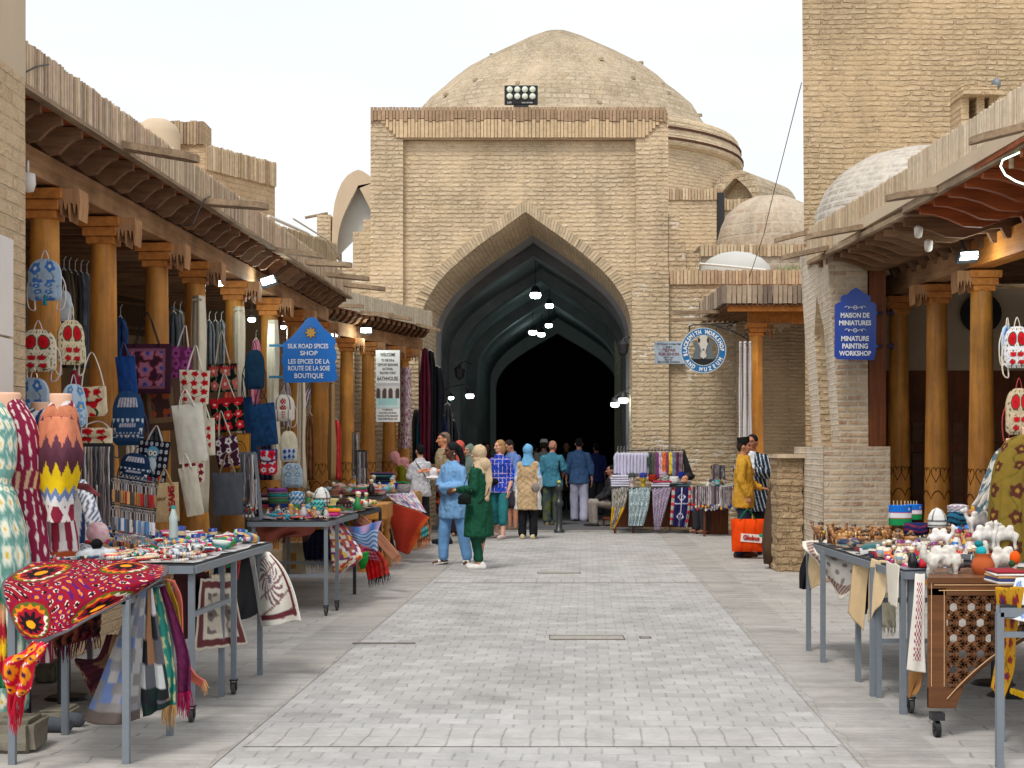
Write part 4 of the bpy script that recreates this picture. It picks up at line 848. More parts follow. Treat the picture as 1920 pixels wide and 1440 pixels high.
arcw('BLACKSMITH', 194, 102); arcw('WORKSHOP', 79, 2); arcw('AND', 214, 238, True); arcw('MUZEUM', 262, 332, True)
mb.build('lettering', 'gloss', rs)
def lp(pts, colr, dy=0, th=.02): poly(mb, [(1319+x, 657+y) for x, y in pts], Yr+dy, th, colr)
mb = MB(); lp([(-7, -26), (-9, -16), (-6, -6), (-3, 4), (-6, 10), (0, 16), (6, 10), (3, 4), (6, -6), (9, -16), (7, -26), (3, -29), (-3, -29)], S(206, 204, 196), -.01)
lp([(-10, -24), (-6, -21), (-7, -14), (-10, -16)], S(30, 30, 34), -.015); lp([(10, -24), (6, -21), (7, -14), (10, -16)], S(30, 30, 34), -.015); lp([(-3, 1), (0, -4), (3, 1), (0, -1)], S(40, 30, 30), -.015); mb.build('skull_emblem', 'gloss', rs)
mb = MB()
for s in (-1, 1): lp([(s*6, 10), (s*5, -6), (s*11, -14), (s*13, -20), (s*20, -14), (s*17, -9), (s*15, -2), (s*20, 8), (s*20, 16), (s*4, 16)], S(100, 110, 116), .0)
lp([(-24, 14), (24, 14), (18, 21), (9, 26), (0, 28), (-9, 26), (-18, 21)], S(24, 26, 30), .002); mb.build('figures_emblem', 'gloss', rs)
mb = MB(); mb.tube([P(1293, 620, Yr), P(1292, 612, Yr), P(1300, 609, Yr), P(1335, 608, Yr), P(1360, 606, 27.2), P(1385, 603, 27.4)], .014, 6); mb.tube([P(1332, 609, Yr), P(1362, 612, Yr), P(1384, 603, 27.3)], .012, 5); mb.tube([P(1345, 612, Yr), P(1372, 620, Yr), P(1403, 637, 27.4)], .014, 5)
for x in (1294, 1344): mb.tube([P(x, 611, Yr), P(x-1, 622, Yr)], .008, 4)
for cx, cy in ((1368, 613), (1400, 622), (1399, 631)): mb.tube([P(cx, cy, 27.2)+Vector((.05*math.cos(a)*(1-a/16), 0, .05*math.sin(a)*(1-a/16))) for a in [q*.7 for q in range(14)]], .008, 4)
mb.build('iron_bracket', 'dsteel', rs)
pq = thing('wall_plaque', 'small grey marble heritage plaque on the wall behind the round sign', 'plaque', P(1254, 661, YF-.1))
mb = MB(); poly(mb, [(1227, 640), (1283, 640), (1283, 682), (1227, 682)], YF-.12, .04, S(176, 190, 204)); mb.build('slab', 'gloss', pq)
mb = MB()
for b, y, w, h, c in (('Me\'moriy yodgorligi', 646, 44, 3, 1), ('2001', 652, 12, 3.2, 1), ('TELPAK', 659, 26, 5.4, 0), ('FURUSHON', 666.5, 38, 5.4, 0), ('XVI asr', 671.5, 18, 3, 1), ('Davlat', 675.5, 13, 2.5, 1), ('MUHOFAZASIDA', 679.8, 42, 2.6, 1)): fit(mb, b, 1254, y, w, h, YF-.12, S(120, 40, 44) if not c else S(60, 50, 60), .015, dy=.005)
mb.build('lettering', 'gloss', pq)
# floodlights and bulbs under the awnings
def glow(q, e):
    l = bpy.data.lights.new('lamp_light', 'POINT'); l.energy = e; l.color = (.85, 1, .97); l.shadow_soft_size = .08; o = bpy.data.objects.new('lamp_light', l); col.objects.link(o); o.location = q+Vector((0, -.16, -.1))
def flood(px, py, Y, lab, tx=0, w=.26, on=True, tilt=25):
    q = P(px, py, Y); t = thing('awning_floodlight', lab, 'floodlight', q, 0, 'lamps under the awnings')
    m = Matrix.Translation(q) @ Matrix.Rotation(R(tx), 4, 'Y') @ Matrix.Rotation(R(-tilt), 4, 'X')
    mb = MB(); mb.box(None, (w, .16, .07), mat=m); mb.build('housing', 'dsteel', t, bevel=.008)
    mb = MB(); mb.box(None, (w*.8, .05, .01), mat=m @ Matrix.Translation((0, -.03, -.037))); mb.box(None, (w*.8, .01, .032), mat=m @ Matrix.Translation((0, -.083, -.014))); mb.build('light_panel', 'bulb' if on else 'chrome', t)
    mb = MB(); mb.bar(q+Vector((0, .02, .03)), q+Vector((-.05, .12, .22)), .03, .02); mb.build('bracket', 'dsteel', t); glow(q, 10)
flood(504, 527, 18.6, 'large lit floodlight under the middle of the left awning', -18, .2)
flood(687, 620, 26.2, 'slim floodlight under the far left awning above the bathhouse banner', 0, .22)
flood(1814, 481, 16.0, 'lit floodlight hanging under the right awning beam', -4, .22)
def bulbat(px, py, Y, r, lab):
    t, q = lamp(px, py, Y, r, lab, grp='lamps under the awnings'); mb = MB(); mb.tube([q+Vector((0, 0, r)), q+Vector((0, 0, r+.25))], .006, 4); mb.build('cord', 'dsteel', t); glow(q, 7)
for a in ((413, 530, 17.2, .055, 'bright bulb between the fourth and fifth left columns'), (472, 599, 19.5, .05, 'bulb glowing lower behind the large left floodlight'), (531, 613, 22, .04, 'faint bulb just left of the blue spice sign'), (628, 627, 24.3, .05, 'bulb glowing at the right edge of the blue spice sign')): bulbat(*a)
q = P(52, 345, 10.6); mb = MB(); mb.lathe([(.01, .08), (.05, .07), (.055, .0), (.04, -.05), (.001, -.06)], q, 16); mb.tube([q+Vector((0, 0, .07)), q+Vector((0, 0, .16))], .01, 6); o = mb.build('globe_lamp', 'marble', smooth=True); tag(o, 'unlit white globe lamp beside the first left column capital', 'lamp')
for px, py, Y, l in ((1722, 434, 15.6, 'upper white security camera under the right awning'), (1741, 460, 15.9, 'lower white security camera under the right awning')):
    q = P(px, py, Y); t = thing('security_camera', l, 'camera', q); m = Matrix.Translation(q) @ Matrix.Rotation(R(-25), 4, 'Y') @ Matrix.Rotation(R(60), 4, 'X')
    mb = MB(); mb.lathe([(.005, -.07), (.04, -.065), (.045, .05), (.02, .075), (.005, .08)], (0, 0, 0), 12); mb.v = [m @ v for v in mb.v]; mb.build('housing', 'marble', t, smooth=True)
    mb = MB(); mb.tube([q, q+Vector((.02, .05, .12))], .012, 6); mb.build('bracket', 'marble', t)
q = P(1905, 305, 12.2); t = thing('led_ring_light', 'glowing white LED strip ring at the right edge under the awning', 'light', q)
mb = MB(); pts = [P(1878, 300, 12.2), P(1920, 282, 12.2), P(1960, 268, 12.2)]; mb.tube([P(1925, 280, 12.2), P(1880, 300, 12.2), P(1876, 312, 12.2), P(1885, 328, 12.2), P(1905, 340, 12.2), P(1940, 352, 12.2)], .008, 6); mb.build('strip', 'neon', t)
mb = MB(); mb.bar(P(1896, 296, 12.3), P(1896, 316, 12.3), .03); mb.build('bracket', 'greywood', t)
# ------------------------------------------------------------------ tables
def ztop(py, Y): return EYE+(845-py)/F*Y
def table(name, lab, x0, x1, y0, y1, z, mat='steel', w=.035, casters=(), legs=None, skew=s_, rails=(), top='dsteel', boards=False, cat='table'):
    t = thing(name, lab, cat, ((x0+x1)/2, (y0+y1)/2, 0))
    def q(x, y): return x+skew*(y-y0)
    mb = MB(); c = [(q(x0, y0), y0), (q(x1, y0), y0), (q(x1, y1), y1), (q(x0, y1), y1)]
    for a, b in zip(c, c[1:]+c[:1]): mb.bar((*a, z-.03), (*b, z-.03), .035, .045)
    mb.build('frame', mat, t)
    mb = MB(); mb.add([(x, y, z-.012) for x, y in c]+[(x, y, z+.004) for x, y in c], [(0, 3, 2, 1), (4, 5, 6, 7), (0, 1, 5, 4), (1, 2, 6, 5), (2, 3, 7, 6), (3, 0, 4, 7)]); mb.build('table_top', top, t)
    for k, (x, y) in enumerate(legs or c):
        cs = k in casters; mb = MB(); mb.bar((x, y, .1 if cs else 0), (x, y, z-.03), w); lg = mb.build('leg', mat, t)
        if cs:
            mb = MB(); mb.tube([(x-.012, y, .04), (x+.012, y, .04)], .04, 16); mb.build('wheel', 'rubber', lg)
            mb = MB(); mb.box((x, y, .095), (.05, .05, .01)); mb.box((x-.018, y, .065), (.004, .04, .06)); mb.box((x+.018, y, .065), (.004, .04, .06)); mb.tube([(x-.02, y, .04), (x+.02, y, .04)], .012, 8); mb.build('caster_fork', 'black', lg)
    for a, b, zz in rails: mb = MB(); mb.bar((*a, zz), (*b, zz), .028); mb.build('rail', mat, t)
    return t
T1 = table('market_table', 'nearest left grey steel table carrying the red embroidered cloth', -2.5, -1.93, 7.74, 8.55, .855, legs=[(-2.50, 7.74), (-1.93, 7.74), (-1.88, 8.5), (-2.47, 8.55)])
T2 = table('market_table', 'left steel jewellery table with casters behind the red embroidered cloth', -3.15, -1.83, 8.9, 11.05, .915, casters=(0, 5), legs=[(-1.85, 8.93), (-1.85, 9.85), (-1.76, 10.8), (-3.05, 8.93), (-3.0, 11), (-1.79, 9.95)], rails=(((-1.85, 8.93), (-1.80, 9.85), .62),))
T3 = table('market_table', 'grey steel stall frame on casters with hats and the upright necklace board', -2.5, -1.76, 14.7, 16.6, .90, casters=(1, 3), legs=[(-2.46, 14.72), (-1.77, 14.72), (-2.4, 16.6), (-1.72, 15.2), (-1.80, 15.9)], rails=(((-2.46, 14.72), (-1.77, 14.72), .38), ((-2.46, 15.9), (-1.8, 15.9), .42)))
T3b = table('market_table', 'dark steel table behind the caster stall on the left', -2.9, -1.72, 16.9, 19.0, .88, mat='dsteel')
T4 = table('market_table', 'far left steel table under the blowing red cloth', -2.7, -1.86, 22.0, 24.5, .93, mat='steel', w=.03)
def bench():
    t = thing('balustrade_table', 'yellow varnished wooden table with thick turned legs on the left', 'table', (-2.0, 20.2, 0)); x0, x1 = -2.35, -1.62
    mb = MB(); mb.box(((x0+x1)/2, 20.5, .78), (x1-x0, 1.1, .2)); mb.build('apron', 'colwood', t, bevel=.01)
    for x, y in ((x0+.1, 20.05), (x0+.42, 20.05), (x1-.1, 20.05), (x1-.08, 20.9), (x0+.1, 20.9)):
        mb = MB(); mb.lathe([(.07, 0), (.07, .1), (.05, .14), (.065, .2), (.045, .26), (.055, .42), (.04, .5), (.06, .54), (.045, .58), (.06, .62), (.07, .68)], (x, y, 0), 14); mb.build('leg', 'colwood', t, smooth=True)
bench()
cr = thing('wooden_crate_table', 'slatted crate table at the far end of the left stalls', 'crate', (-1.7, 24.6, 0))
mb = MB(); mb.box((-1.75, 24.9, .9), (.5, 1.0, .03)); mb.build('table_top', 'cratewood', cr)
for k in range(4): mb = MB(); mb.box((-1.5+.005*k, 24.5+k*.26, .62), (.02, .2, .52)); mb.build('board', 'cratewood', cr)
for x, y in ((-1.97, 24.42), (-1.53, 24.42), (-1.5, 25.35)): mb = MB(); mb.bar((x, y, 0), (x, y, .89), .05); mb.build('leg', 'cratewood', cr)
mb = MB(); mb.box((-1.75, 24.4, .62), (.44, .02, .5)); mb.build('front_board', 'cratewood', cr)
TR = table('market_table', 'long right steel table covered with carved figures and small souvenirs', 2.33, 3.9, 9.2, 12.2, .858, skew=0, casters=(1,), legs=[(2.33, 9.22), (2.385, 9.25), (2.33, 9.83), (2.30, 9.86), (2.35, 10.5), (2.30, 11.44), (2.32, 12.1), (3.85, 9.25), (3.85, 12.1)], rails=(((2.33, 9.83), (2.95, 9.83), .62), ((2.33, 9.83), (2.7, 9.83), .36)))
TN = table('market_table', 'nearest right steel table cut by the photo edge', 2.415, 3.3, 7.66, 8.35, .80, skew=.325, rails=(((2.42, 7.66), (3.3, 7.66), .66),))
# carved lattice counter
lt = thing('carved_counter', 'brown carved wooden counter with pierced star lattice and arched foot on casters', 'counter', (2.9, 8.6, 0))
def latt(px, py): q = P(px, py, 8.48); return q
X0, X1, ZB, ZTt = 2.28, 3.35, .03, .865
def curve(x):                                  # lower edge of the panel
    t = (x-2.42)/.55
    return .22+.45*max(0, min(1, t))**1.0 if t > 0 else .13
def holefree(x, z):
    return True
n = 5; mb = MB()
# solid frame
mb.box(((X0+X1)/2, 8.48, ZTt-.045), (X1-X0, .03, .09)); mb.box((X0+.05, 8.48, .49), (.10, .03, .66))
mb.build('frame', 'latt', lt, bevel=.004)
mb = MB(); mb.add([(X0, 8.465, .16), (X0+.15, 8.465, .16), (X0+.19, 8.465, .27), (X0, 8.465, .27), (X0, 8.495, .16), (X0+.15, 8.495, .16), (X0+.19, 8.495, .27), (X0, 8.495, .27)], [(0, 1, 2, 3), (7, 6, 5, 4), (0, 4, 5, 1), (1, 5, 6, 2), (3, 2, 6, 7), (0, 3, 7, 4)]); mb.build('foot', 'latt', lt)
# lattice of crossing strips (hexagonal stars), clipped by the arched lower edge
def zc(x): t = (x-(X0+.10)); return .18+.02+ .62*(1-math.exp(-max(0, t)*1.9)) if t < .8 else .66
segs = []; cell = .098
def clip(a, b):
    out = []; N_ = 14; prev = None
    for k in range(N_+1):
        p = (a[0]+(b[0]-a[0])*k/N_, a[1]+(b[1]-a[1])*k/N_); ok = X0+.09 < p[0] < X1 and zc(p[0])+.0 < p[1] < ZTt-.08
        if ok: 
            if prev is None: prev = p
            last = p
        elif prev is not None: out.append((prev, last)); prev = None
    if prev is not None: out.append((prev, last))
    return out
mb = MB()
for i in range(-2, 13):
    for j in range(-2, 9):
        cx, cz = X0+.14+i*cell, .2+j*cell*.87; cx += (j % 2)*cell/2
        hexp = [(cx+cell*.40*math.cos(R(60*k+30)), cz+cell*.40*math.sin(R(60*k+30))) for k in range(6)]
        for k in range(6): segs += clip(hexp[k], hexp[(k+1) % 6])
        for k in range(6):
            a = hexp[k]; b = (cx+cell*.62*math.cos(R(60*k+30+(12 if k % 2 else -12))), cz+cell*.62*math.sin(R(60*k+30+(12 if k % 2 else -12)))); segs += clip(a, b)
for a, b in segs:
    if math.hypot(a[0]-b[0], a[1]-b[1]) > .004: mb.bar((a[0], 8.48, a[1]), (b[0], 8.48, b[1]), .024, .021, up=(0, 1, 0))
mb.build('star_lattice', 'latt', lt)
mb = MB(); pts = [(X0+.1+k*.03, 8.48, zc(X0+.1+k*.03)) for k in range(0, 30)]; mb.tube(pts, .017, 6); mb.build('arched_edge', 'latt', lt)
mb = MB()
for z in (ZTt-.03, ZTt-.06): mb.tube([(X0+.03 if z > .82 else X0+.055, 8.462, z), (X1, 8.462, z)], .0025, 4, colr=S(214, 170, 120))
mb.tube([(X0+.015, 8.462, .28), (X0+.015, 8.462, ZTt-.02)], .0022, 4, colr=S(214, 170, 120)); mb.tube([(X0+.085, 8.462, .28), (X0+.085, 8.462, ZTt-.06)], .0022, 4, colr=S(214, 170, 120)); mb.tube([(p[0]+.0, 8.46, p[2]+.012) for p in pts], .0025, 4, colr=S(214, 170, 120)); mb.build('inlay_line', 'gloss', lt)
mb = MB(); c_ = [(X0-.005, 8.46), (X1, 8.46), (X1+.2, 9.15), (X0+.19, 9.15)]; mb.add([(x, y, ZTt-.02) for x, y in c_]+[(x, y, ZTt+.01) for x, y in c_], [(0, 3, 2, 1), (4, 5, 6, 7), (0, 1, 5, 4), (1, 2, 6, 5), (2, 3, 7, 6), (3, 0, 4, 7)]); mb.build('counter_top', 'latt', lt)
for x, y in ((2.33, 8.48), (3.3, 8.48)):
    mb = MB(); mb.tube([(x-.014, y, .045), (x+.014, y, .045)], .045, 16); cw = mb.build('wheel', 'black', lt); mb = MB(); mb.box((x, y, .115), (.07, .07, .04)); mb.tube([(x-.022, y, .045), (x+.022, y, .045)], .014, 8); mb.build('caster_fork', 'dsteel', cw)
# ------------------------------------------------------------------ cloth patterns (u across, v down), all plain colour functions
def mixc(a, b, t): return tuple(x+(y-x)*t for x, y in zip(a, b))
def solid(c): return lambda u, v: c
def flowers(base, petal, mid, leaf, nx, ny, seed=0, size=.33, pet=5, ring=None):
    rnd = random.Random(seed); ph = {}
    def f(u, v):
        x, y = u*nx, v*ny; i, j = int(x), int(y)
        k = (i, j)
        if k not in ph: ph[k] = (rnd.uniform(.4, .6), rnd.uniform(.4, .6), rnd.random()*6, rnd.uniform(.8, 1.15))
        a, b, p, s = ph[k]; dx, dy = x-i-a, y-j-b; d = math.hypot(dx, dy); an = math.atan2(dy, dx)
        r = size*s*(1+.14*math.cos(pet*an+p))
        if d < r*.33: return mid
        if d < r: return petal
        if ring and d < r*1.25: return ring
        if abs(math.sin((x+y*.6)*3.3+math.sin(y*4)*1.2)) < .16: return leaf
        return base
    return f
def ikat(bg, c1, c2, nx, ny):
    def f(u, v):
        x, y = u*nx, v*ny; x += .04*math.sin(v*90); fx = abs((x % 1)-.5)*2; fy = abs((y % 1)-.5)*2; d = fx+fy
        if d < .32: return c2
        if d < .55: return c1
        if d < .78: return bg
        if d < 1.0: return c1
        if d < 1.2: return bg
        return c1 if (d*4) % 1 < .5 else bg
    return f
def bands(cols, amp=.1, n=6, jag=1.0):
    def f(u, v):
        t = (u*n) % 1; z = abs(t-.5)*2; w = v+amp*(z-.5)+.008*math.sin(u*160)
        return cols[max(0, min(len(cols)-1, int(w*len(cols))))]
    return f
def stripes(cols, n, ang=0):
    return lambda u, v: cols[int((u*math.cos(ang)+v*math.sin(ang)+5)*n) % len(cols)]
def mosaic(cols, nx, ny, seed=0):
    rnd = random.Random(seed); t = {}
    def f(u, v):
        k = (int(u*nx+.35*(int(v*ny) % 2)), int(v*ny)); 
        if k not in t: t[k] = rnd.choice(cols)
        return t[k]
    return f
def border(c, w, inner, c2=None):
    def f(u, v):
        m = min(u, v, 1-u, 1-v)
        if m < w: return c
        if c2 and m < w*1.6: return c2
        return inner(u, v)
    return f
CREAM = S(228, 216, 194); RED = S(196, 24, 36); GREEN = S(40, 74, 46); NAVY = S(24, 48, 82); DEN = S(36, 70, 110); LBLUE = S(168, 190, 210); MARO = S(92, 28, 52)
POM = flowers(CREAM, RED, S(150, 10, 24), S(60, 96, 50), 3, 4, 1, .3)
def suzani(u, v):
    base = S(140, 14, 36); x, y = (u*2.1+.15), (v*2.2+.1); i, j = int(x), int(y); dx, dy = (x-i-.5), (y-j-.5); d = math.hypot(dx, dy); an = math.atan2(dy, dx)
    p = .5+.5*math.cos(10*an)
    if d < .07: return S(238, 150, 20)
    if d < .13+.07*p: return S(26, 12, 18)
    if d < .215+.02*p: return S(150, 18, 38)
    if d < .26+.02*math.cos(16*an): return S(232, 214, 196) if math.sin(an*1.5+i+j) > .1 else S(232, 120, 20)
    if d < .30: return S(78, 96, 30)
    if d < .345: return base
    q = math.sin(x*23+3*math.sin(y*9))*math.sin(y*23+3*math.sin(x*9))
    if q > .76: return S(226, 130, 24)
    if q > .38: return S(80, 20, 96)
    if q < -.72: return S(36, 10, 20)
    if q < -.6: return S(236, 222, 210)
    return base
def cat_rom(p0, p1, p2, p3, t):
    return .5*((2*p1)+(-p0+p2)*t+(2*p0-5*p1+4*p2-p3)*t*t+(-p0+3*p1-3*p2+p3)*t*t*t)
def crv(L, t):
    n = len(L)-1; x = min(t*n, n-1e-6); k = int(x); f = x-k; g = lambda i: L[max(0, min(n, i))]
    a = 2*L[0]-L[1] if k == 0 else g(k-1); b = 2*L[-1]-L[-2] if k+2 > n else g(k+2)
    return cat_rom(a, L[k], L[k+1], b, f)
def cloth(name, lab, cat, rows, paint, nu=40, nv=40, wave=.0, wf=5, mat='sheen', group=None, fringe=None, part=None, thick=.004):
    """rows of (px, py, depth) control points, top row first"""
    Rw = [[P(*c) for c in r] for r in rows]
    def fn(u, v):
        p = crv([crv(r, u) for r in Rw], v)
        return p+Vector((0, wave*math.sin(u*wf*2*PI+v*3)*(.3+v)+wave*.5*math.sin(v*wf*4+u*5), wave*.25*math.sin(u*wf*6.3+1)))
    mb = MB(); mb.grid(fn, nu, nv, paint)
    if part is not None: return mb.build(name, mat, part, smooth=True, solid=thick)
    o = mb.build(name, mat, None, smooth=True, solid=thick); tag(o, lab, cat, group)
    if fringe:
        c, ln, cnt = fringe; m2 = MB()
        for k in range(cnt):
            a = fn(k/(cnt-1), 1); b = fn(k/(cnt-1), .93); d = (a-b).normalized()*.5+Vector((0, 0, -.6)); e = a+d*ln*random.uniform(.7, 1.1)+Vector((random.uniform(-.01, .01), 0, 0)); m2.tube([a, (a+e)/2+Vector((random.uniform(-.008, .008), 0, 0)), e], [.004, .003, .001], 4, colr=c)
        m2.build('fringe', 'sheen', o)
    return o
# ------------------------------------------------------------------ soft shapes: volumes merged into one skin
def blob(name, shapes, voxel, paint, mat, parent=None, smooth=3, wrinkle=0, ws=7, loc=None, org=None):
    mb = MB()
    for s in shapes:
        if s[0] == 'c':                      # capsule chain: points, radii, flatten
            pts, rad = s[1], s[2]; fl = s[3] if len(s) > 3 else 1
            mb.tube(pts, rad, 14, sy=fl)
            for p, r in ((pts[0], rad[0]), (pts[-1], rad[-1])): mb.ell(p, (r, r, r), 12, 8)
            for p, r in zip(pts[1:-1], rad[1:-1]): mb.ell(p, (r, r, r), 10, 6) if fl == 1 else None
        elif s[0] == 'e': mb.ell(s[1], s[2], 18, 12, m=s[3] if len(s) > 3 else None)
        elif s[0] == 'l':                    # loft of ellipses: (cx, cy, z, rx, ry)
            rg = s[1]; seg = 26; vs = []
            for cx, cy, z, rx_, ry_ in rg:
                for q in range(seg): a = 2*PI*q/seg; vs.append((cx+rx_*math.cos(a), cy+ry_*math.sin(a), z))
            n = len(rg); fs = [(k*seg+q, k*seg+(q+1) % seg, (k+1)*seg+(q+1) % seg, (k+1)*seg+q) for k in range(n-1) for q in range(seg)]
            mb.add(vs, fs+[tuple(reversed(range(seg))), tuple(range((n-1)*seg, n*seg))])
    me = bpy.data.meshes.new('tmp'); me.from_pydata([tuple(v) for v in mb.v], [], mb.f); me.update()
    bm = bmesh.new(); bm.from_mesh(me); bmesh.ops.recalc_face_normals(bm, faces=bm.faces); bm.to_mesh(me); bm.free()
    o = bpy.data.objects.new('tmp', me); col.objects.link(o)
    r = o.modifiers.new('r', 'REMESH'); r.mode = 'VOXEL'; r.voxel_size = voxel
    if smooth: m = o.modifiers.new('s', 'SMOOTH'); m.factor = .5; m.iterations = smooth
    dg = bpy.context.evaluated_depsgraph_get(); m2 = bpy.data.meshes.new_from_object(o.evaluated_get(dg))
    vs = [v.co.copy() for v in m2.vertices]; fs = [tuple(p.vertices) for p in m2.polygons]
    if wrinkle:
        nn = [v.normal.copy() for v in m2.vertices]
        vs = [v+n*wrinkle*(noise.noise(Vector((v.x*ws*1.3, v.y*ws*1.3, v.z*ws*.55)))+.6*(1-abs(noise.noise(Vector((v.x*ws*2, v.y*ws*2, v.z*ws*1.3+9)))*3))*.5) for v, n in zip(vs, nn)]
    bpy.data.objects.remove(o); bpy.data.meshes.remove(me); bpy.data.meshes.remove(m2)
    mb = MB(); mb.add(vs, fs, paint if callable(paint) else [paint]*len(vs), [(v.x, v.z) for v in vs])
    return mb.build(name, mat, parent, smooth=True, local=parent is not None, org=org)
# ------------------------------------------------------------------ bags
def bag(kind, lab, px0, px1, py0, py1, Y, front, side=CREAM, hand=CREAM, tilt=0, yaw=0, depth=None, htop=None, strap=None, extra=None, name=None, cat=None, group='bags hanging on the left columns'):
    a, b = P(px0, py1, Y), P(px1, py0, Y); w, h = b.x-a.x, b.z-a.z; c = Vector(((a.x+b.x)/2, Y, a.z)); d = depth or (w*.28 if kind != 'tote' else .05)
    nm = name or {'tote': 'tote_bag', 'pack': 'backpack', 'satchel': 'shoulder_bag'}[kind]
    t = thing(nm, lab, cat or {'tote': 'bag', 'pack': 'backpack', 'satchel': 'shoulder bag'}[kind], (c.x, c.y, c.z), 0, group)
    m = Matrix.Translation((c.x, c.y, c.z+h)) @ Matrix.Rotation(R(tilt), 4, 'Y') @ Matrix.Rotation(R(yaw), 4, 'Z') @ Matrix.Translation((0, 0, -h))
    def hw(v):
        if kind == 'pack':
            if v > .6: return w/2*(.22+.78*math.sqrt(max(0, 1-((v-.6)/.4)**2)))
            return w/2*(1-.25*max(0, .08-v)/.08)
        if kind == 'satchel': return w/2*(1-.3*max(0, .12-v)/.12)
        return w/2*(.94+.06*v)
    def surf(sgn, k=1, off=0):
        def fn(u, v):
            x = (u-.5)*2; e = (1-abs(x)**3)*(1-abs(2*v-1)**4)
            return m @ Vector((x*hw(v)*k, sgn*(d*.22+d*.34*e+off)+.006*noise.noise(Vector((x*2+px0, v*4, Y))), v*h))
        return fn
    mb = MB(); mb.grid(surf(-1), 60, 68, lambda u, v: front(u, 1-v)); mb.grid(surf(1), 10, 10, lambda u, v: side)
    edge = [(0, v/14) for v in range(15)]+[(u/8, 1) for u in range(1, 9)]+[(1, 1-v/14) for v in range(1, 15)]+[(1-u/8, 0) for u in range(1, 8)]
    F_, B_ = surf(-1), surf(1); vs = [F_(*e) for e in edge]+[B_(*e) for e in edge]; n = len(edge)
    mb.add(vs, [(k, k+n, (k+1) % n+n, (k+1) % n) for k in range(n)], side); mb.build('body', 'paint', t, smooth=True)
    top = (htop and (P(px0, htop, Y).z-c.z)) or h*1.35
    def tape(pts, wd, nm_='handle', colr=hand):
        mb = MB(); pts = [m @ Vector(p) for p in pts]; P2 = [crv(pts, q/16) for q in range(17)]; mb.tube(P2, [wd]*17, 6, colr=colr, sy=.35); mb.build(nm_, 'paint', t, smooth=True)
    if kind == 'tote':
        for yy in (-d*.3, d*.3): tape([(-w*.26, yy, h*.94), (-w*.17, yy, h+(top-h)*.42), (-w*.05, yy*.4, h+(top-h)*.9), (w*.0, yy*.2, top), (w*.05, yy*.4, h+(top-h)*.88), (w*.15, yy, h+(top-h)*.4), (w*.26, yy, h*.94)], .011)
    elif kind == 'pack':
        tape([(-w*.12, 0, h*.97), (-w*.08, 0, h*1.1), (0, 0, h*1.22), (w*.08, 0, h*1.1), (w*.12, 0, h*.97)], .009)
        for s in (-1, 1): tape([(s*w*.3, d*.5, h*.8), (s*w*.58, d*.5, h*.4), (s*w*.55, d*.4, -h*.12), (s*w*.34, d*.3, -h*.22), (s*w*.36, d*.4, h*.05)], .012, 'strap')
        mb = MB(); kk = .76
        def pk(u, v):
            x = (u-.5)*2; e = (1-abs(x)**4)*(1-abs(2*v-1)**4); return m @ Vector((x*w/2*kk, -(d*.50+d*.16*e), h*(.06+.38*v)))
        mb.grid(pk, 22, 16, lambda u, v: (extra or front)(u, 1-v)); 
        ed = [(0, v/8) for v in range(9)]+[(u/8, 1) for u in range(1, 9)]+[(1, 1-v/8) for v in range(1, 9)]+[(1-u/8, 0) for u in range(1, 8)]
        vs = [pk(*e) for e in ed]; n = len(ed); mb.add(vs+[v+m.to_3x3() @ Vector((0, d*.4, 0)) for v in vs], [(k, k+n, (k+1) % n+n, (k+1) % n) for k in range(n)], sc3(side, .9)); mb.build('pocket', 'paint', t, smooth=True)
    else:
        tape([(-w*.46, 0, h*.9), (-w*.3, 0, h+(top-h)*.5), (0, .03, top), (w*.3, 0, h+(top-h)*.55), (w*.46, 0, h*.9)], .012, 'strap')
        mb = MB()
        def flp(u, v):
            x = (u-.5)*2; return m @ Vector((x*w/2*1.02, -(d*.62+.012*math.sin(v*3)), h*(1.01-(.50*v)*(1-.3*abs(x)**3))))
        mb.grid(flp, 26, 14, lambda u, v: (extra or front)(u, v)); mb.build('flap', 'paint', t, smooth=True, solid=.006)
    return t, m, w, h, d
def tassel(q, c, lab=None, s=.05):
    mb = MB(); mb.lathe([(.003, s*1.4), (.009, s*1.3), (.012, s), (.008, s*.9), (.018, 0), (.002, 0)], q, 8, colr=c); o = mb.build('tassel', 'paint'); tag(o, lab, 'tassel')
def two(bg, c, y0=.25, y1=.75):            # pair of red pomegranate flowers with leafy scrolls
    def f(u, v):
        for cx, cy, r in ((.32, .3, .15), (.7, .3, .15), (.28, .78, .14), (.74, .8, .14)):
            d = math.hypot(u-cx, (v-cy)); 
            if d < r: return c if d > r*.3 else sc3(c, .7)
            if d < r*1.2: return S(60, 72, 42)
        q = math.sin(u*26+math.sin(v*18)*1.5)*math.sin(v*24)
        if q > .72: return S(62, 84, 50)
        if q < -.82: return S(190, 150, 90)
        return bg
    return f
def camels(bg):
    def f(u, v):
        if .12 < v < .3 and .15 < u < .85: return S(190, 190, 200) if math.sin(u*60+v*9) > -.2 else S(120, 120, 140)
        if .5 < v < .6: return S(200, 214, 224) if math.sin(u*40)*.04+.55 > v-.0 and math.sin(u*40) > -.2 else bg
        if .68 < v < .8: x = (u*6) % 1; return S(232, 224, 214) if (abs(x-.5) < .3 and v < .74+.03*math.sin(x*12)) or abs(x-.3) < .06 or abs(x-.7) < .06 else bg
        if .84 < v < .86: return S(190, 200, 210)
        return bg
    return f
BBL = flowers(LBLUE, S(70, 120, 190), S(214, 224, 232), S(120, 130, 150), 2, 2.4, 6, .36)
B = bag
B('pack', 'light blue denim backpack hanging highest on the nearest left column', 54, 115, 486, 564, 11.35, BBL, S(186, 200, 214), S(214, 206, 206))
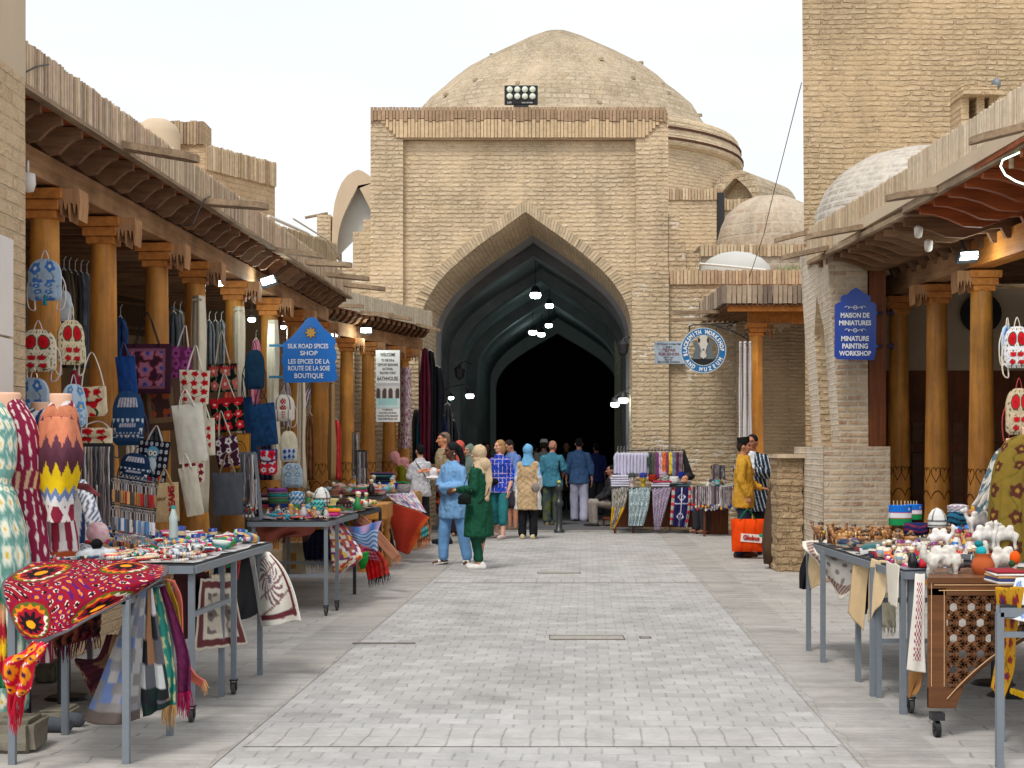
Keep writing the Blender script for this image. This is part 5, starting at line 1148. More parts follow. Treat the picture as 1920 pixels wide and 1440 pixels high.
tassel(P(84, 572, 11.25), S(20, 128, 140), 'teal tassel dangling under the highest light blue backpack', .055)
B('pack', 'cream backpack with heart of red pomegranates on the nearest left column', 38, 105, 618, 697, 11.3, two(CREAM, RED), CREAM, S(214, 206, 206))
tassel(P(68, 712, 11.2), S(120, 20, 36), 'dark red tassel under the heart patterned cream backpack', .05)
B('pack', 'cream pomegranate backpack turned sideways right of the nearest left column', 108, 158, 600, 684, 11.5, two(S(222, 204, 170), RED), S(214, 196, 160), CREAM, yaw=35)
B('pack', 'pale grey blue bag half hidden behind the nearest left column', 108, 134, 545, 602, 11.9, solid(S(190, 204, 214)), S(190, 204, 214), CREAM)
B('pack', 'washed blue denim backpack lowest on the nearest left column', 34, 94, 708, 790, 11.2, BBL, S(176, 192, 206), CREAM, yaw=-15)
B('pack', 'light blue backpack seen from the side behind the zigzag dress', 116, 160, 720, 800, 11.4, flowers(S(190, 210, 226), S(90, 150, 210), S(230, 200, 90), S(150, 170, 190), 2, 3, 3), S(196, 212, 226), S(206, 212, 222), yaw=30)
FL = flowers(S(226, 206, 172), RED, S(140, 10, 20), S(40, 66, 40), 2, 1.2, 9, .36)
B('satchel', 'cream shoulder bag with red flowers on a long white strap', 150, 198, 726, 781, 11.6, flowers(S(226, 206, 172), RED, S(140, 10, 20), S(40, 66, 40), 1, 1.2, 3, .4), S(222, 204, 172), S(224, 216, 204), tilt=-4, htop=660, extra=FL)
B('satchel', 'smaller cream flap bag with two red flowers under the strapped one', 151, 210, 803, 838, 11.5, FL, S(222, 204, 172), S(206, 200, 196), extra=FL, htop=790)
B('pack', 'navy backpack embroidered with a caravan of white camels', 212, 270, 733, 835, 12.6, camels(DEN), S(30, 56, 90), DEN)
B('tote', 'dark blue denim bag behind the navy camel backpack', 216, 252, 668, 742, 12.9, solid(S(28, 66, 130)), DEN, DEN, tilt=-6)
B('tote', 'large dark maroon embroidered tote on long black handles', 231, 322, 645, 738, 13.3, border(S(58, 26, 44), .1, flowers(S(50, 22, 38), S(150, 92, 116), S(30, 60, 140), S(90, 50, 70), 3, 3, 12, .42, 6, S(96, 30, 40)), S(120, 74, 92)), S(44, 20, 32), S(26, 22, 26), htop=586, depth=.09)
B('tote', 'brown embroidered tote under the large maroon one', 262, 336, 712, 808, 13.5, border(S(84, 60, 48), .16, flowers(S(66, 42, 40), S(150, 70, 40), S(60, 40, 100), S(100, 70, 50), 2, 2, 4), S(120, 96, 70)), S(60, 40, 34), S(40, 30, 30), tilt=-5, depth=.08)
B('tote', 'magenta purple patterned tote bag beside the maroon one', 323, 364, 650, 720, 14.3, flowers(S(112, 40, 92), S(150, 70, 130), S(80, 20, 64), S(130, 50, 110), 2, 3, 5, .38), S(100, 34, 80), S(210, 200, 196), tilt=6, htop=610)
B('tote', 'cream tote covered with small red pomegranates and green vines', 337, 394, 694, 757, 13.9, flowers(CREAM, RED, S(150, 10, 24), S(60, 100, 50), 3, 4, 2, .3), CREAM, S(226, 220, 208), tilt=2, htop=648)
B('tote', 'plain white cotton tote hanging crooked in front of the columns', 322, 378, 758, 868, 13.2, solid(S(222, 218, 204)), S(222, 218, 204), S(222, 218, 204), tilt=-7, depth=.09, htop=730)
B('pack', 'navy flap backpack with camel caravan hanging lower left', 230, 284, 850, 905, 12.2, camels(NAVY), NAVY, NAVY, tilt=8)
def owl(u, v):
    for cx in (.42, .56):
        d = math.hypot(u-cx, v-.3)
        if d < .03: return S(30, 30, 30)
        if d < .065: return S(230, 210, 190)
    if math.hypot((u-.49)/1.5, v-.27) < .13: return S(90, 150, 180)
    if math.hypot(u-.5, (v-.58)*.8) < .14: return S(200, 214, 224)
    for cx, cy in ((.2, .85), (.8, .9), (.45, .93)):
        if math.hypot(u-cx, v-cy) < .07: return S(200, 30, 40)
    x, y = (u*6) % 1-.5, (v*6) % 1-.5; return S(210, 216, 224) if abs(x*x+y*y-.06) < .02 or x*x+y*y < .008 else S(20, 24, 36)
B('tote', 'black tote with pale blue bird face and snowflakes', 262, 320, 826, 905, 12.4, owl, S(20, 24, 36), S(180, 180, 180), tilt=6)
B('tote', 'small cream tote with a column of tiny red pomegranates', 368, 402, 784, 854, 14.1, border(CREAM, .2, flowers(CREAM, RED, S(150, 10, 24), S(60, 100, 50), 2, 5, 2, .32)), CREAM, CREAM, tilt=-2, htop=760)
B('tote', 'cream embroidered tote peeking out below the plain white tote', 343, 384, 866, 906, 13.6, flowers(CREAM, S(150, 24, 40), S(60, 60, 120), S(90, 60, 50), 3, 3, 14, .36), CREAM, CREAM)
flw1 = flowers(S(16, 18, 20), S(208, 30, 40), S(236, 190, 180), S(120, 160, 100), 3, 3, 4, .36)
ROSE = flowers(S(18, 18, 22), S(206, 90, 84), S(230, 200, 190), S(90, 110, 80), 2.4, 2, 8, .34, ring=S(120, 120, 90))
B('tote', 'black tote with pink roses and red trimmed top edge', 391, 444, 682, 735, 15.4, lambda u, v: (S(150, 24, 34) if .08 < v < .2 and math.sin(u*90) > -.2 else ROSE(u, v)), S(18, 18, 22), S(186, 176, 164), tilt=-2, htop=620)
B('tote', 'black tote with large red pomegranates on vines', 393, 456, 746, 810, 15.0, lambda u, v: (S(170, 24, 34) if v < .16 else flw1(u, v)), S(18, 18, 22), S(186, 176, 164), tilt=-5, htop=700)
B('tote', 'dark purple tote with white swirls below the pomegranate totes', 399, 444, 818, 876, 14.6, flowers(S(62, 24, 46), S(214, 206, 206), S(62, 24, 46), S(190, 180, 184), 2.4, 3, 6, .3), S(50, 20, 36), S(190, 176, 160), tilt=-9, htop=770)
def bull(u, v):
    d = math.hypot((u-.5), (v-.5)*1.1); a = math.atan2(v-.5, u-.5)
    if .28 < d < .32 and a < 0: return S(90, 50, 20)
    if abs(d-.2) < .012: return S(120, 70, 24)
    return S(124, 78, 26) if min(u, v, 1-u, 1-v) < .035 else S(186, 130, 50)
B('tote', 'ochre yellow leather tote with tooled horned pattern', 430, 470, 812, 880, 15.6, bull, S(150, 100, 40), S(150, 100, 40))
t_, m_b, w_, h_, d_ = B('tote', 'burlap sack tote with the red word dreams printed upright', 286, 334, 905, 978, 12.0, mosaic([S(206, 176, 134), S(196, 166, 124)], 24, 30, 2), S(200, 170, 128), S(170, 140, 100), tilt=-3)
mb = MB(); text(mb, 'DREAMS', .066, m_b @ Matrix.Translation((w_*.36, -d_*.62, h_*.5)) @ Matrix.Rotation(-PI/2, 4, 'Y'), S(170, 24, 34), .001, .003); text(mb, 'pour', .05, m_b @ Matrix.Translation((-w_*.2, -d_*.62, h_*.55)), S(80, 60, 40), .001); mb.build('lettering', 'gloss', t_)
B('tote', 'long narrow natural cotton bag hanging below the white tote', 334, 368, 876, 968, 12.9, solid(S(214, 206, 186)), S(214, 206, 186), S(226, 216, 196), tilt=-10, htop=850)
B('tote', 'plain grey shopping bag beside the upright necklace board', 398, 456, 886, 966, 14.3, solid(S(82, 86, 94)), S(70, 74, 82), S(150, 120, 90), tilt=-1, depth=.08, htop=850)
B('pack', 'dark teal denim backpack hanging high between the curtained columns', 459, 496, 656, 730, 17.4, solid(S(26, 58, 84)), S(22, 46, 70), S(24, 40, 60), yaw=20)
B('tote', 'deep blue denim tote hanging tilted below the teal backpack', 466, 514, 757, 836, 17.0, mosaic([S(28, 66, 108), S(34, 76, 122)], 8, 12, 3), S(28, 62, 100), S(30, 40, 70), tilt=-7, htop=724)
B('tote', 'long dark blue bag strip left of the deep blue tote', 447, 472, 745, 870, 17.6, solid(S(24, 60, 104)), S(24, 60, 104), S(24, 50, 84), tilt=-6)
B('satchel', 'small red and blue embroidered flap bag near the hats', 487, 520, 843, 890, 16.6, flowers(S(220, 40, 60), S(226, 226, 232), S(200, 20, 40), NAVY, 2, 3, 5, .3), NAVY, S(30, 40, 70), htop=800, extra=border(S(40, 60, 120), .1, flowers(S(214, 214, 226), S(214, 30, 50), S(160, 10, 30), S(214, 214, 226), 2, 1.2, 4, .42)))
def w3(u, v):
    for cy in (.25, .5, .75):
        if math.hypot((u-.5)*1.0, (v-cy)*1.4) < .15 and math.sin(u*50)*math.cos(v*50) > -.5: return S(170, 24, 44)
    return S(70, 60, 60) if abs(abs(u-.5)-.32) < .025 else S(224, 218, 206)
B('pack', 'white backpack embroidered with three dark red motifs', 511, 552, 740, 790, 19.0, w3, S(220, 214, 202), S(222, 216, 204), extra=w3)
B('pack', 'cream backpack with blue patterned pocket above the spice stall', 525, 557, 808, 866, 18.7, solid(S(222, 210, 184)), S(214, 202, 176), S(222, 214, 196), extra=flowers(S(186, 200, 222), S(40, 70, 130), S(40, 60, 110), S(90, 110, 160), 3, 2, 3), yaw=18)
B('pack', 'silvery light blue backpack lowest beside the hats', 529, 567, 868, 914, 18.3, flowers(S(178, 194, 206), S(130, 156, 180), S(206, 216, 224), S(150, 170, 186), 2, 3, 4), S(170, 186, 198), S(190, 186, 170), yaw=10)
B('tote', 'navy and white patterned bag hanging behind the spice stall columns', 573, 584, 730, 780, 22.6, stripes([S(200, 40, 60), S(210, 214, 220), S(60, 90, 140)], 7), S(60, 60, 90), NAVY, tilt=14)
gr_ = 'bags hanging at the right edge'
B('pack', 'white backpack with red pomegranates and brown strap loop on the right', 1884, 1930, 612, 690, 11.3, two(S(222, 220, 222), RED), S(190, 204, 222), CREAM, group=gr_, yaw=-20)
B('pack', 'beige quilted backpack with red flowers under the white one on the right', 1886, 1935, 728, 815, 11.0, two(S(196, 176, 148), RED), S(186, 166, 140), S(160, 60, 60), group=gr_)
B('pack', 'white and blue denim bag behind the pomegranate backpack on the right', 1872, 1905, 610, 672, 11.8, BBL, S(186, 200, 220), CREAM, group=gr_, yaw=40)
# ------------------------------------------------------------------ mannequins and dresses
def dress(lab, rings, paint, Y=None, neck=None, neckc=S(226, 180, 152), folds=9, fa=.02, seed=0, name='dressed_mannequin', cat='mannequin', extra=None, group='dressed mannequins'):
    """rings: (px, py, rx_px, depth ratio) from neck down at depth Y"""
    c0 = P(rings[-1][0], rings[-1][1], Y); t = thing(name, lab, cat, (c0.x, Y, 0), 0, group); K = Y/F; n = len(rings); seg = 120; nv = 110
    L = [Vector((*P(r[0], r[1], Y),)) for r in rings]; rad = [Vector((r[2]*K, r[2]*K*r[3], 0)) for r in rings]
    def fn(u, v):
        c = crv(L, v); r = crv(rad, v); a = u*2*PI+PI/2; k = 1+fa*(v**1.2)*3*math.sin(folds*a+seed+3*v)+fa*.6*math.sin(folds*2.3*a+seed*2)
        return Vector((c.x+r.x*k*math.cos(a), c.y+r.y*k*math.sin(a), c.z+.004*math.sin(a*5)))
    mb = MB(); mb.grid(fn, seg, nv, paint); mb.build('dress', 'paint', t, smooth=True)
    if neck:
        q = P(neck[0], neck[1], Y); mb = MB(); r = neck[2]*K; mb.lathe([(.005, .0), (r*.92, 0), (r, -.012), (r*.95, -.06), (r*1.05, -.10)], q, 20, colr=neckc, sy=.9); mb.build('neck_stump', 'skinmat', t, smooth=True)
    mb = MB(); b = L[-1]; mb.tube([(b.x, b.y, 0), (b.x, b.y, b.z+.3)], .015, 8); mb.tube([(b.x, b.y, 0), (b.x, b.y, .02)], [.15, .12], 16); mb.build('stand', 'dsteel', t)
    return t
def greenprint(u, v):
    f = greenf(u, v); return S(120, 170, 160) if .36 < v < .41 else f
greenf = flowers(S(104, 152, 142), S(226, 226, 206), S(214, 180, 40), S(186, 206, 196), 13, 13, 3, .36, 4, S(160, 190, 180))
def maroonikat(u, v):
    if .42 < v < .5: return S(214, 180, 150) if math.sin(u*70+v*40) > .2 else S(130, 40, 66)
    x, y = u*14, v*13+((int(u*14) % 2)*.5); dx, dy = (x % 1)-.5, (y % 1)-.5
    return S(226, 214, 208) if abs(dx)*1.0+abs(dy)*.45 < .2+.04*math.sin(y*40) else S(138, 34, 68)
ZC = [S(150, 50, 66), S(206, 130, 96), S(200, 122, 92), S(96, 54, 70), S(88, 48, 62), S(236, 200, 30), S(232, 196, 24), S(110, 134, 178), S(226, 224, 222)]
def zigzag(u, v):
    z = abs(((u*11) % 1)-.5)*2; w = v+.075*(z-.5)+.005*math.sin(u*300); i = int(w*1.0/.68*9)
    if v > .68: 
        if v < .83: return S(226, 220, 216) if abs(((u*8) % 1)-.5+ (v-.75)*2) < .16 or abs(((u*8) % 1)-.5-(v-.75)*2) < .16 else S(140, 40, 62)
        w2 = (v-.83)/.17+.3*(z-.5); return [S(176, 84, 48), S(90, 30, 40), S(206, 160, 30)][max(0, min(2, int(w2*3)))]
    if v < .1: return S(224, 216, 212) if math.sin(u*30+v*40) > 0 else S(142, 40, 66)
    return ZC[max(0, min(8, i))]
def bluestripe(u, v): return S(40, 60, 110) if math.sin(u*60+v*46+math.sin(v*14)*2) > .25 else S(222, 224, 226)
dress('short zigzag ikat robe in peach, yellow and blue on the third mannequin from the left', [(116, 748, 17, .9), (114, 764, 27, .7), (111, 788, 37, .6), (110, 830, 41, .6), (109, 885, 36, .65), (106, 925, 28, .75), (108, 955, 28, .8), (112, 1010, 34, .8), (112, 1065, 38, .8), (112, 1200, 42, .8)], zigzag, 9.1, (114, 738, 21), seed=2, fa=.01)
dress('maroon robe with white ikat drops and belt on the second mannequin from the left', [(18, 746, 19, .9), (22, 766, 30, .7), (32, 800, 38, .6), (40, 860, 38, .62), (46, 918, 30, .75), (50, 960, 34, .8), (54, 1020, 38, .8), (54, 1100, 42, .8), (54, 1240, 44, .8)], maroonikat, 8.95, (16, 736, 23), seed=1, fa=.01)
dress('sea green flowered dress with yellow daisies at the left photo edge', [(-26, 740, 14, .8), (-20, 770, 34, .6), (-10, 810, 40, .62), (-8, 870, 38, .7), (-10, 905, 30, .8), (-8, 930, 38, .85), (0, 1000, 48, .9), (2, 1080, 54, .9), (-4, 1260, 56, .9), (-6, 1330, 56, .9)], greenprint, 8.72, (-26, 728, 16), seed=3, folds=11, fa=.012)
dress('blue and white striped robe half hidden behind the zigzag robe', [(76, 758, 12, .8), (74, 780, 30, .6), (84, 820, 40, .6), (100, 880, 40, .7), (120, 930, 40, .8), (124, 1000, 46, .8), (128, 1070, 46, .8), (128, 1200, 46, .8)], bluestripe, 9.8, (76, 754, 17), seed=5)
def sleeve(lab, pts, rad, Y, paint, part='sleeve'):
    mb = MB(); q = [P(x, y, Y+dy) for x, y, dy in pts]; Q = [crv(q, k/20) for k in range(21)]; rr = [crv([Vector((r, 0, 0)) for r in rad], k/20).x*Y/F for k in range(21)]
    vs = []; seg = 16
    mb.tube(Q, rr, seg, sy=.7, cap=False); cs = [paint((i % seg)/seg, (i//seg)/20) for i in range(len(mb.v))]; mb.c = cs; mb.hc = True
    o = mb.build('loose_sleeve', 'paint', smooth=True, solid=.004); tag(o, lab, 'sleeve')
sleeve('blue striped sleeve hanging out to the right below the zigzag robe', [(150, 905, .3), (165, 940, .2), (178, 985, .15)], [12, 14, 15], 9.4, bluestripe)
cloth('loose_sleeve', 'wide zigzag robe sleeve hanging square in front of the third mannequin', 'sleeve', [[(74, 792, 8.98), (96, 782, 8.86), (126, 782, 8.86), (146, 794, 8.95)], [(66, 850, 8.95), (96, 845, 8.8), (130, 845, 8.8), (157, 852, 8.92)], [(70, 905, 8.95), (98, 905, 8.84), (126, 905, 8.84), (148, 896, 8.95)], [(80, 940, 8.92), (98, 942, 8.84), (120, 942, 8.84), (137, 938, 8.92)], [(87, 979, 8.9), (100, 980, 8.84), (122, 979, 8.84), (139, 976, 8.9)]], lambda u, v: zigzag(u*.42, .1+v*.72) if v < .8 else (S(226, 220, 216) if abs(((u*2.2) % 1)-.5+(v-.9)*2) < .14 or abs(((u*2.2) % 1)-.5-(v-.9)*2) < .14 else S(140, 40, 62)), 60, 90, .012, 1, 'paint')
cloth('sash_end', 'dark red belt end fluttering right of the zigzag robe', 'sash', [[(140, 905, 9.0), (165, 908, 9.0), (188, 928, 8.9)], [(140, 915, 9.0), (160, 920, 9.0), (188, 932, 8.9)]], solid(S(120, 60, 64)), 16, 4, .006, 2)
gg = flowers(S(196, 194, 186), S(90, 100, 110), S(60, 120, 140), S(120, 124, 120), 5, 7, 6, .36)
dress('grey patterned gown with flaring sleeve on the right mannequin', [(1896, 835, 12, .8), (1890, 850, 24, .6), (1878, 880, 26, .6), (1866, 920, 28, .7), (1862, 960, 32, .8), (1862, 1010, 36, .8), (1862, 1060, 36, .8)], gg, 10.4, (1898, 822, 12), seed=4)
dress('olive gold flowered gown at the right photo edge', [(1925, 815, 10, .8), (1915, 830, 30, .6), (1902, 870, 36, .65), (1896, 920, 38, .7), (1894, 980, 40, .8), (1894, 1050, 44, .8)], flowers(S(126, 104, 40), S(80, 40, 30), S(150, 120, 50), S(100, 90, 30), 5, 6, 5, .26), 9.9, (1928, 800, 12), seed=6)
cloth('hanging_sleeve', 'white grey sleeve point spreading left of the grey gown', 'sleeve', [[(1872, 862, 10.3), (1882, 858, 10.3), (1892, 860, 10.3)], [(1848, 910, 10.2), (1866, 905, 10.2), (1880, 905, 10.2)], [(1822, 948, 10.1), (1850, 958, 10.1), (1876, 962, 10.1)]], lambda u, v: S(60, 110, 130) if math.sin(u*9+v*12) > .85 else (S(150, 146, 140) if math.sin(u*30) > .6 else S(206, 200, 190)), 20, 20, .01)
# ------------------------------------------------------------------ garments on rails inside
def garment(px, py0, py1, w, Y, paint, lab, grp, cat='garment'):
    a = P(px, py0, Y); zb = P(px, py1, Y).z; K = Y/F; t = thing('hanging_garment', lab, cat, (a.x, Y, zb), 0, grp)
    def fn(u, v):
        ww = w*K*(.5+.5*min(1, v*5))*(1+.1*math.sin(v*5+px)); return Vector((a.x+(u-.5)*ww, Y+.03*math.sin(u*14+px)+.01, a.z+(zb-a.z)*v-.03*(1-abs(2*u-1))*(1 if v < .01 else 0)*-1))
    mb = MB(); mb.grid(fn, 16, 14, paint); mb.build('cloth', 'sheen', t, smooth=True, solid=.03)
    mb = MB(); mb.tube([a+Vector((-w*K*.25, 0, 0)), a+Vector((0, 0, .05)), a+Vector((w*K*.25, 0, 0))], .008, 5, colr=S(210, 208, 200)); mb.tube([a+Vector((0, 0, .05)), a+Vector((0, 0, .12)), a+Vector((.02, 0, .15))], .004, 4, colr=S(180, 180, 180)); mb.build('hanger', 'gloss', t)
def rail(a, b, lab, Y0, Y1):
    mb = MB(); mb.tube([P(*a, Y0), P(*b, Y1)], .015, 6); o = mb.build('clothes_rail', 'dsteel'); tag(o, lab, 'clothes rail')
rail((108, 500), (180, 520), 'clothes rail with coats behind the first two left columns', 13.6, 14.6)
for k, (px, c, w) in enumerate(((120, (70, 60, 46), 22), (130, (90, 76, 52), 20), (141, (60, 52, 44), 22), (152, (80, 84, 92), 24), (163, (110, 112, 120), 22), (172, (66, 60, 54), 16))):
    garment(px, 512+k*2, 690, w, 13.7+k*.15, flowers(S(*c), sc3(S(*c), .6), sc3(S(*c), 1.4), sc3(S(*c), .8), 2, 5, k), '%s coat, %s on the rail behind the first left columns' % (('olive brown', 'mustard brown', 'dark brown', 'slate grey', 'pale grey', 'dark taupe')[k], ('first', 'second', 'third', 'fourth', 'fifth', 'last')[k]), 'coats hanging on the rail')
rail((318, 575), (352, 590), 'second clothes rail deep in the left shop', 17.6, 18.2)
for k, (px, c) in enumerate(((326, (70, 74, 80)), (338, (120, 116, 110)), (350, (60, 60, 70)))): garment(px, 590, 720, 20, 17.7+k*.1, solid(S(*c)), ('dark slate', 'light grey', 'blue black')[k]+' coat on the second rail deep in the left shop', 'coats hanging on the rail')
for k, (px, c) in enumerate(((392, (90, 92, 98)), (404, (74, 70, 66)), (415, (106, 108, 114)))): garment(px, 606, 700, 20, 19.5+k*.1, flowers(S(*c), sc3(S(*c), 1.5), sc3(S(*c), .5), sc3(S(*c), .7), 3, 6, k), ('grey patterned', 'brown patterned', 'silver patterned')[k]+' garment hanging behind the black rose tote', 'coats hanging on the rail')
ls = thing('lattice_screen', 'dark wooden slatted screen high on the left shop back wall', 'screen', P(240, 620, 18.0)); mb = MB()
for k in range(26): a = P(216+k*2.6, 552+k*.5, 18); b = P(216+k*2.6, 625+k*.3, 18); mb.bar(a, b, .012, colr=S(70, 50, 36))
for y0, y1 in ((545, 556), (565, 574), (612, 618)): mb.bar(P(214, y0, 17.98), P(284, y1, 17.98), .03, colr=S(96, 70, 50))
mb.build('slats', 'slat', ls)
gt = 'dark clothes hanging at the arch corner'
for k, (px, y0, y1, w, c) in enumerate(((797, 655, 850, 10, (90, 26, 46)), (806, 660, 830, 12, (16, 18, 24)), (818, 690, 850, 16, (18, 20, 28)), (790, 780, 850, 9, (30, 120, 150)), (828, 780, 880, 12, (26, 40, 84)), (839, 760, 880, 12, (60, 62, 66)), (848, 790, 880, 10, (24, 26, 32)), (780, 770, 860, 8, (40, 40, 44)))):
    garment(px, y0, y1+20, w*1.7, 29.3+k*.15, flowers(S(*c), sc3(S(*c), 1.5), sc3(S(*c), .6), sc3(S(*c), .7), 2, 6, k), ('wine red', 'black', 'dark navy', 'turquoise', 'royal blue', 'charcoal grey', 'near black', 'dark grey')[k]+' cloth hanging by the left corner of the arch', gt)
cloth('wrapped_ikat_cloth', 'purple and white diamond ikat cloth hung on the last left column', 'cloth', [[(751, 690, 28.3), (761, 688, 28.1), (771, 691, 28.2)], [(750, 770, 28.3), (761, 768, 28.1), (771, 770, 28.2)], [(748, 840, 28.3), (760, 842, 28.1), (770, 838, 28.2)]], ikat(S(222, 210, 206), S(110, 44, 90), S(170, 70, 130), 2.5, 8), 24, 60, .004)
# ------------------------------------------------------------------ textiles on the left tables
cloth('suzani_cloth', 'red embroidered suzani with black orange medallions blown over the nearest left table', 'cloth',
      [[(60, 1056, 8.5), (160, 1051, 8.5), (240, 1053, 8.5), (314, 1062, 8.45)], [(14, 1084, 8.1), (120, 1074, 8.05), (220, 1066, 8.1), (316, 1066, 8.2)], [(2, 1110, 7.72), (105, 1106, 7.68), (205, 1098, 7.7), (314, 1076, 7.95)], [(22, 1166, 7.6), (90, 1172, 7.55), (165, 1150, 7.6), (306, 1084, 7.9)], [(60, 1214, 7.55), (100, 1198, 7.52), (160, 1166, 7.56), (292, 1094, 7.85)]],
      lambda u, v: S(92, 90, 94) if v > .93 or u > .97 or u < .02 else suzani(u*.9, v*.85), 150, 130, .012, 3, 'paint', thick=.008)
mos1 = mosaic([S(128, 126, 128), S(106, 110, 122), S(90, 108, 150), S(150, 148, 146), S(116, 112, 112)], 5, 13, 3)
mos2 = mosaic([S(28, 30, 34), S(34, 36, 40), S(150, 108, 78), S(90, 92, 98), S(30, 50, 46), S(200, 200, 200)], 3, 6, 12)
g1 = 'scarves hanging from the nearest left table'
cloth('scarf', 'grey blue geometric scarf blown left below the nearest table corner', 'scarf', [[(252, 1108, 7.85), (262, 1106, 7.85), (274, 1104, 7.9)], [(225, 1180, 7.85), (245, 1180, 7.82), (268, 1180, 7.85)], [(190, 1270, 7.8), (228, 1275, 7.75), (264, 1280, 7.82)], [(155, 1352, 7.8), (205, 1360, 7.72), (262, 1348, 7.8)]], lambda u, v: S(84, 74, 70) if v > .9 else mos1(u, v), 40, 60, .012, 2, group=g1)
cloth('scarf', 'black and brown geometric scarf hanging beside the table corner', 'scarf', [[(272, 1104, 7.95), (286, 1102, 8.0)], [(266, 1200, 7.95), (300, 1200, 8.0)], [(262, 1290, 7.9), (316, 1290, 8.0)], [(268, 1346, 7.9), (318, 1322, 8.0)]], lambda u, v: S(24, 46, 42) if v > .88 else mos2(u, v), 30, 50, .014, 2, group=g1)
cloth('scarf', 'turquoise green scarf with cream flowers and tan fringe', 'scarf', [[(284, 1102, 8.1), (298, 1100, 8.1)], [(292, 1180, 8.1), (316, 1180, 8.1)], [(304, 1260, 8.05), (328, 1262, 8.1)], [(306, 1324, 8.05), (330, 1320, 8.1)]], flowers(S(50, 138, 126), S(196, 196, 150), S(120, 160, 130), S(50, 138, 126), 1.5, 6, 3, .3), 20, 50, .012, 1.5, group=g1, fringe=(S(190, 150, 100), .11, 26))
cloth('scarf', 'plum purple scarf with bright magenta fringe', 'scarf', [[(298, 1100, 8.25), (310, 1098, 8.25)], [(314, 1160, 8.25), (334, 1160, 8.25)], [(330, 1230, 8.2), (356, 1232, 8.25)], [(334, 1300, 8.2), (358, 1294, 8.25)]], mosaic([S(104, 32, 76), S(96, 30, 70), S(116, 40, 84)], 9, 30, 2), 20, 40, .012, 1.5, group=g1, fringe=(S(170, 24, 84), .12, 22))
cloth('scarf', 'mustard yellow scarf strip next to the coral one', 'scarf', [[(306, 1092, 8.4), (316, 1090, 8.4)], [(322, 1140, 8.4), (334, 1140, 8.4)], [(330, 1196, 8.4), (340, 1190, 8.4)]], solid(S(180, 140, 34)), 10, 20, .008, group=g1)
cloth('scarf', 'coral pink scarf with long orange end blown right', 'scarf', [[(312, 1086, 8.5), (328, 1088, 8.5)], [(330, 1130, 8.55), (342, 1130, 8.5)], [(334, 1220, 8.55), (344, 1210, 8.5)], [(350, 1268, 8.5), (362, 1258, 8.5)], [(378, 1290, 8.45), (384, 1276, 8.45)]], solid(S(226, 120, 100)), 10, 40, .008, group=g1, fringe=(S(214, 160, 110), .06, 14))
cloth('scarf', 'dark maroon and tan geometric scarf under the nearest table', 'scarf', [[(200, 1190, 8.2), (236, 1190, 8.2)], [(180, 1235, 8.15), (232, 1240, 8.15)], [(140, 1236, 8.1), (190, 1290, 8.1)], [(150, 1250, 8.1), (172, 1306, 8.1)]], mosaic([S(70, 24, 36), S(110, 78, 56), S(56, 20, 30), S(150, 110, 84)], 3, 4, 6), 24, 30, .01, group=g1)
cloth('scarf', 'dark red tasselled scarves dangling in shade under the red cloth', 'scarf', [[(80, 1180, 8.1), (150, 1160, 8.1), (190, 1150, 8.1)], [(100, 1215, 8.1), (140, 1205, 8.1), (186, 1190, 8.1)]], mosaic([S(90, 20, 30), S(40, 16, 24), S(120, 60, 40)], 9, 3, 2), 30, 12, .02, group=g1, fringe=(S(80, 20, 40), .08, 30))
cloth('scarf', 'bright red knotted scarf with orange flower and long red fringe at the left edge', 'scarf', [[(62, 1204, 7.5), (92, 1206, 7.5)], [(40, 1225, 7.46), (80, 1228, 7.46)], [(8, 1240, 7.42), (64, 1250, 7.44)], [(4, 1275, 7.42), (58, 1290, 7.44)], [(14, 1300, 7.42), (46, 1306, 7.44)]], flowers(S(196, 20, 50), S(232, 140, 20), S(60, 20, 70), S(230, 226, 220), 2, 4, 5, .34), 30, 40, .02, 2, group=g1, fringe=(S(186, 24, 50), .17, 40))
cloth('scarf', 'red and yellow striped cloth hanging low at the left photo edge', 'scarf', [[(-30, 1110, 8.0), (8, 1100, 8.0)], [(-30, 1200, 8.0), (12, 1200, 8.0)], [(-30, 1290, 8.0), (14, 1290, 8.0)]], bands([S(60, 130, 110), S(206, 150, 110), S(190, 40, 60), S(230, 190, 30), S(190, 30, 50), S(40, 120, 80)], .06, 5), 20, 40, .01, group=g1)
g2 = 'cloths hanging from the left jewellery table'
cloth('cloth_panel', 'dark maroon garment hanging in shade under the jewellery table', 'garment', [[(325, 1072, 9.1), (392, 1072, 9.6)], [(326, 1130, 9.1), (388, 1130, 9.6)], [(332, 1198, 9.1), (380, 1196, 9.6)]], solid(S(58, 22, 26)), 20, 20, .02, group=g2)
cloth('cloth_panel', 'framed cream and maroon print hanging from the jewellery table', 'cloth', [[(376, 1085, 9.3), (440, 1085, 10.3)], [(370, 1150, 9.3), (448, 1150, 10.3)], [(364, 1221, 9.3), (465, 1208, 10.3)]], border(S(206, 196, 180), .05, border(S(96, 40, 44), .14, flowers(S(190, 180, 164), S(110, 100, 96), S(70, 60, 60), S(150, 140, 130), 2, 3, 5), S(206, 196, 180))), 40, 40, .01, group=g2)
cloth('cloth_panel', 'cream strip cloth hanging behind the jewellery table legs', 'cloth', [[(396, 1078, 9.6), (434, 1074, 10.2)], [(396, 1120, 9.6), (430, 1118, 10.2)], [(392, 1162, 9.6), (418, 1150, 10.2)]], solid(S(216, 202, 176)), 16, 20, .015, group=g2)
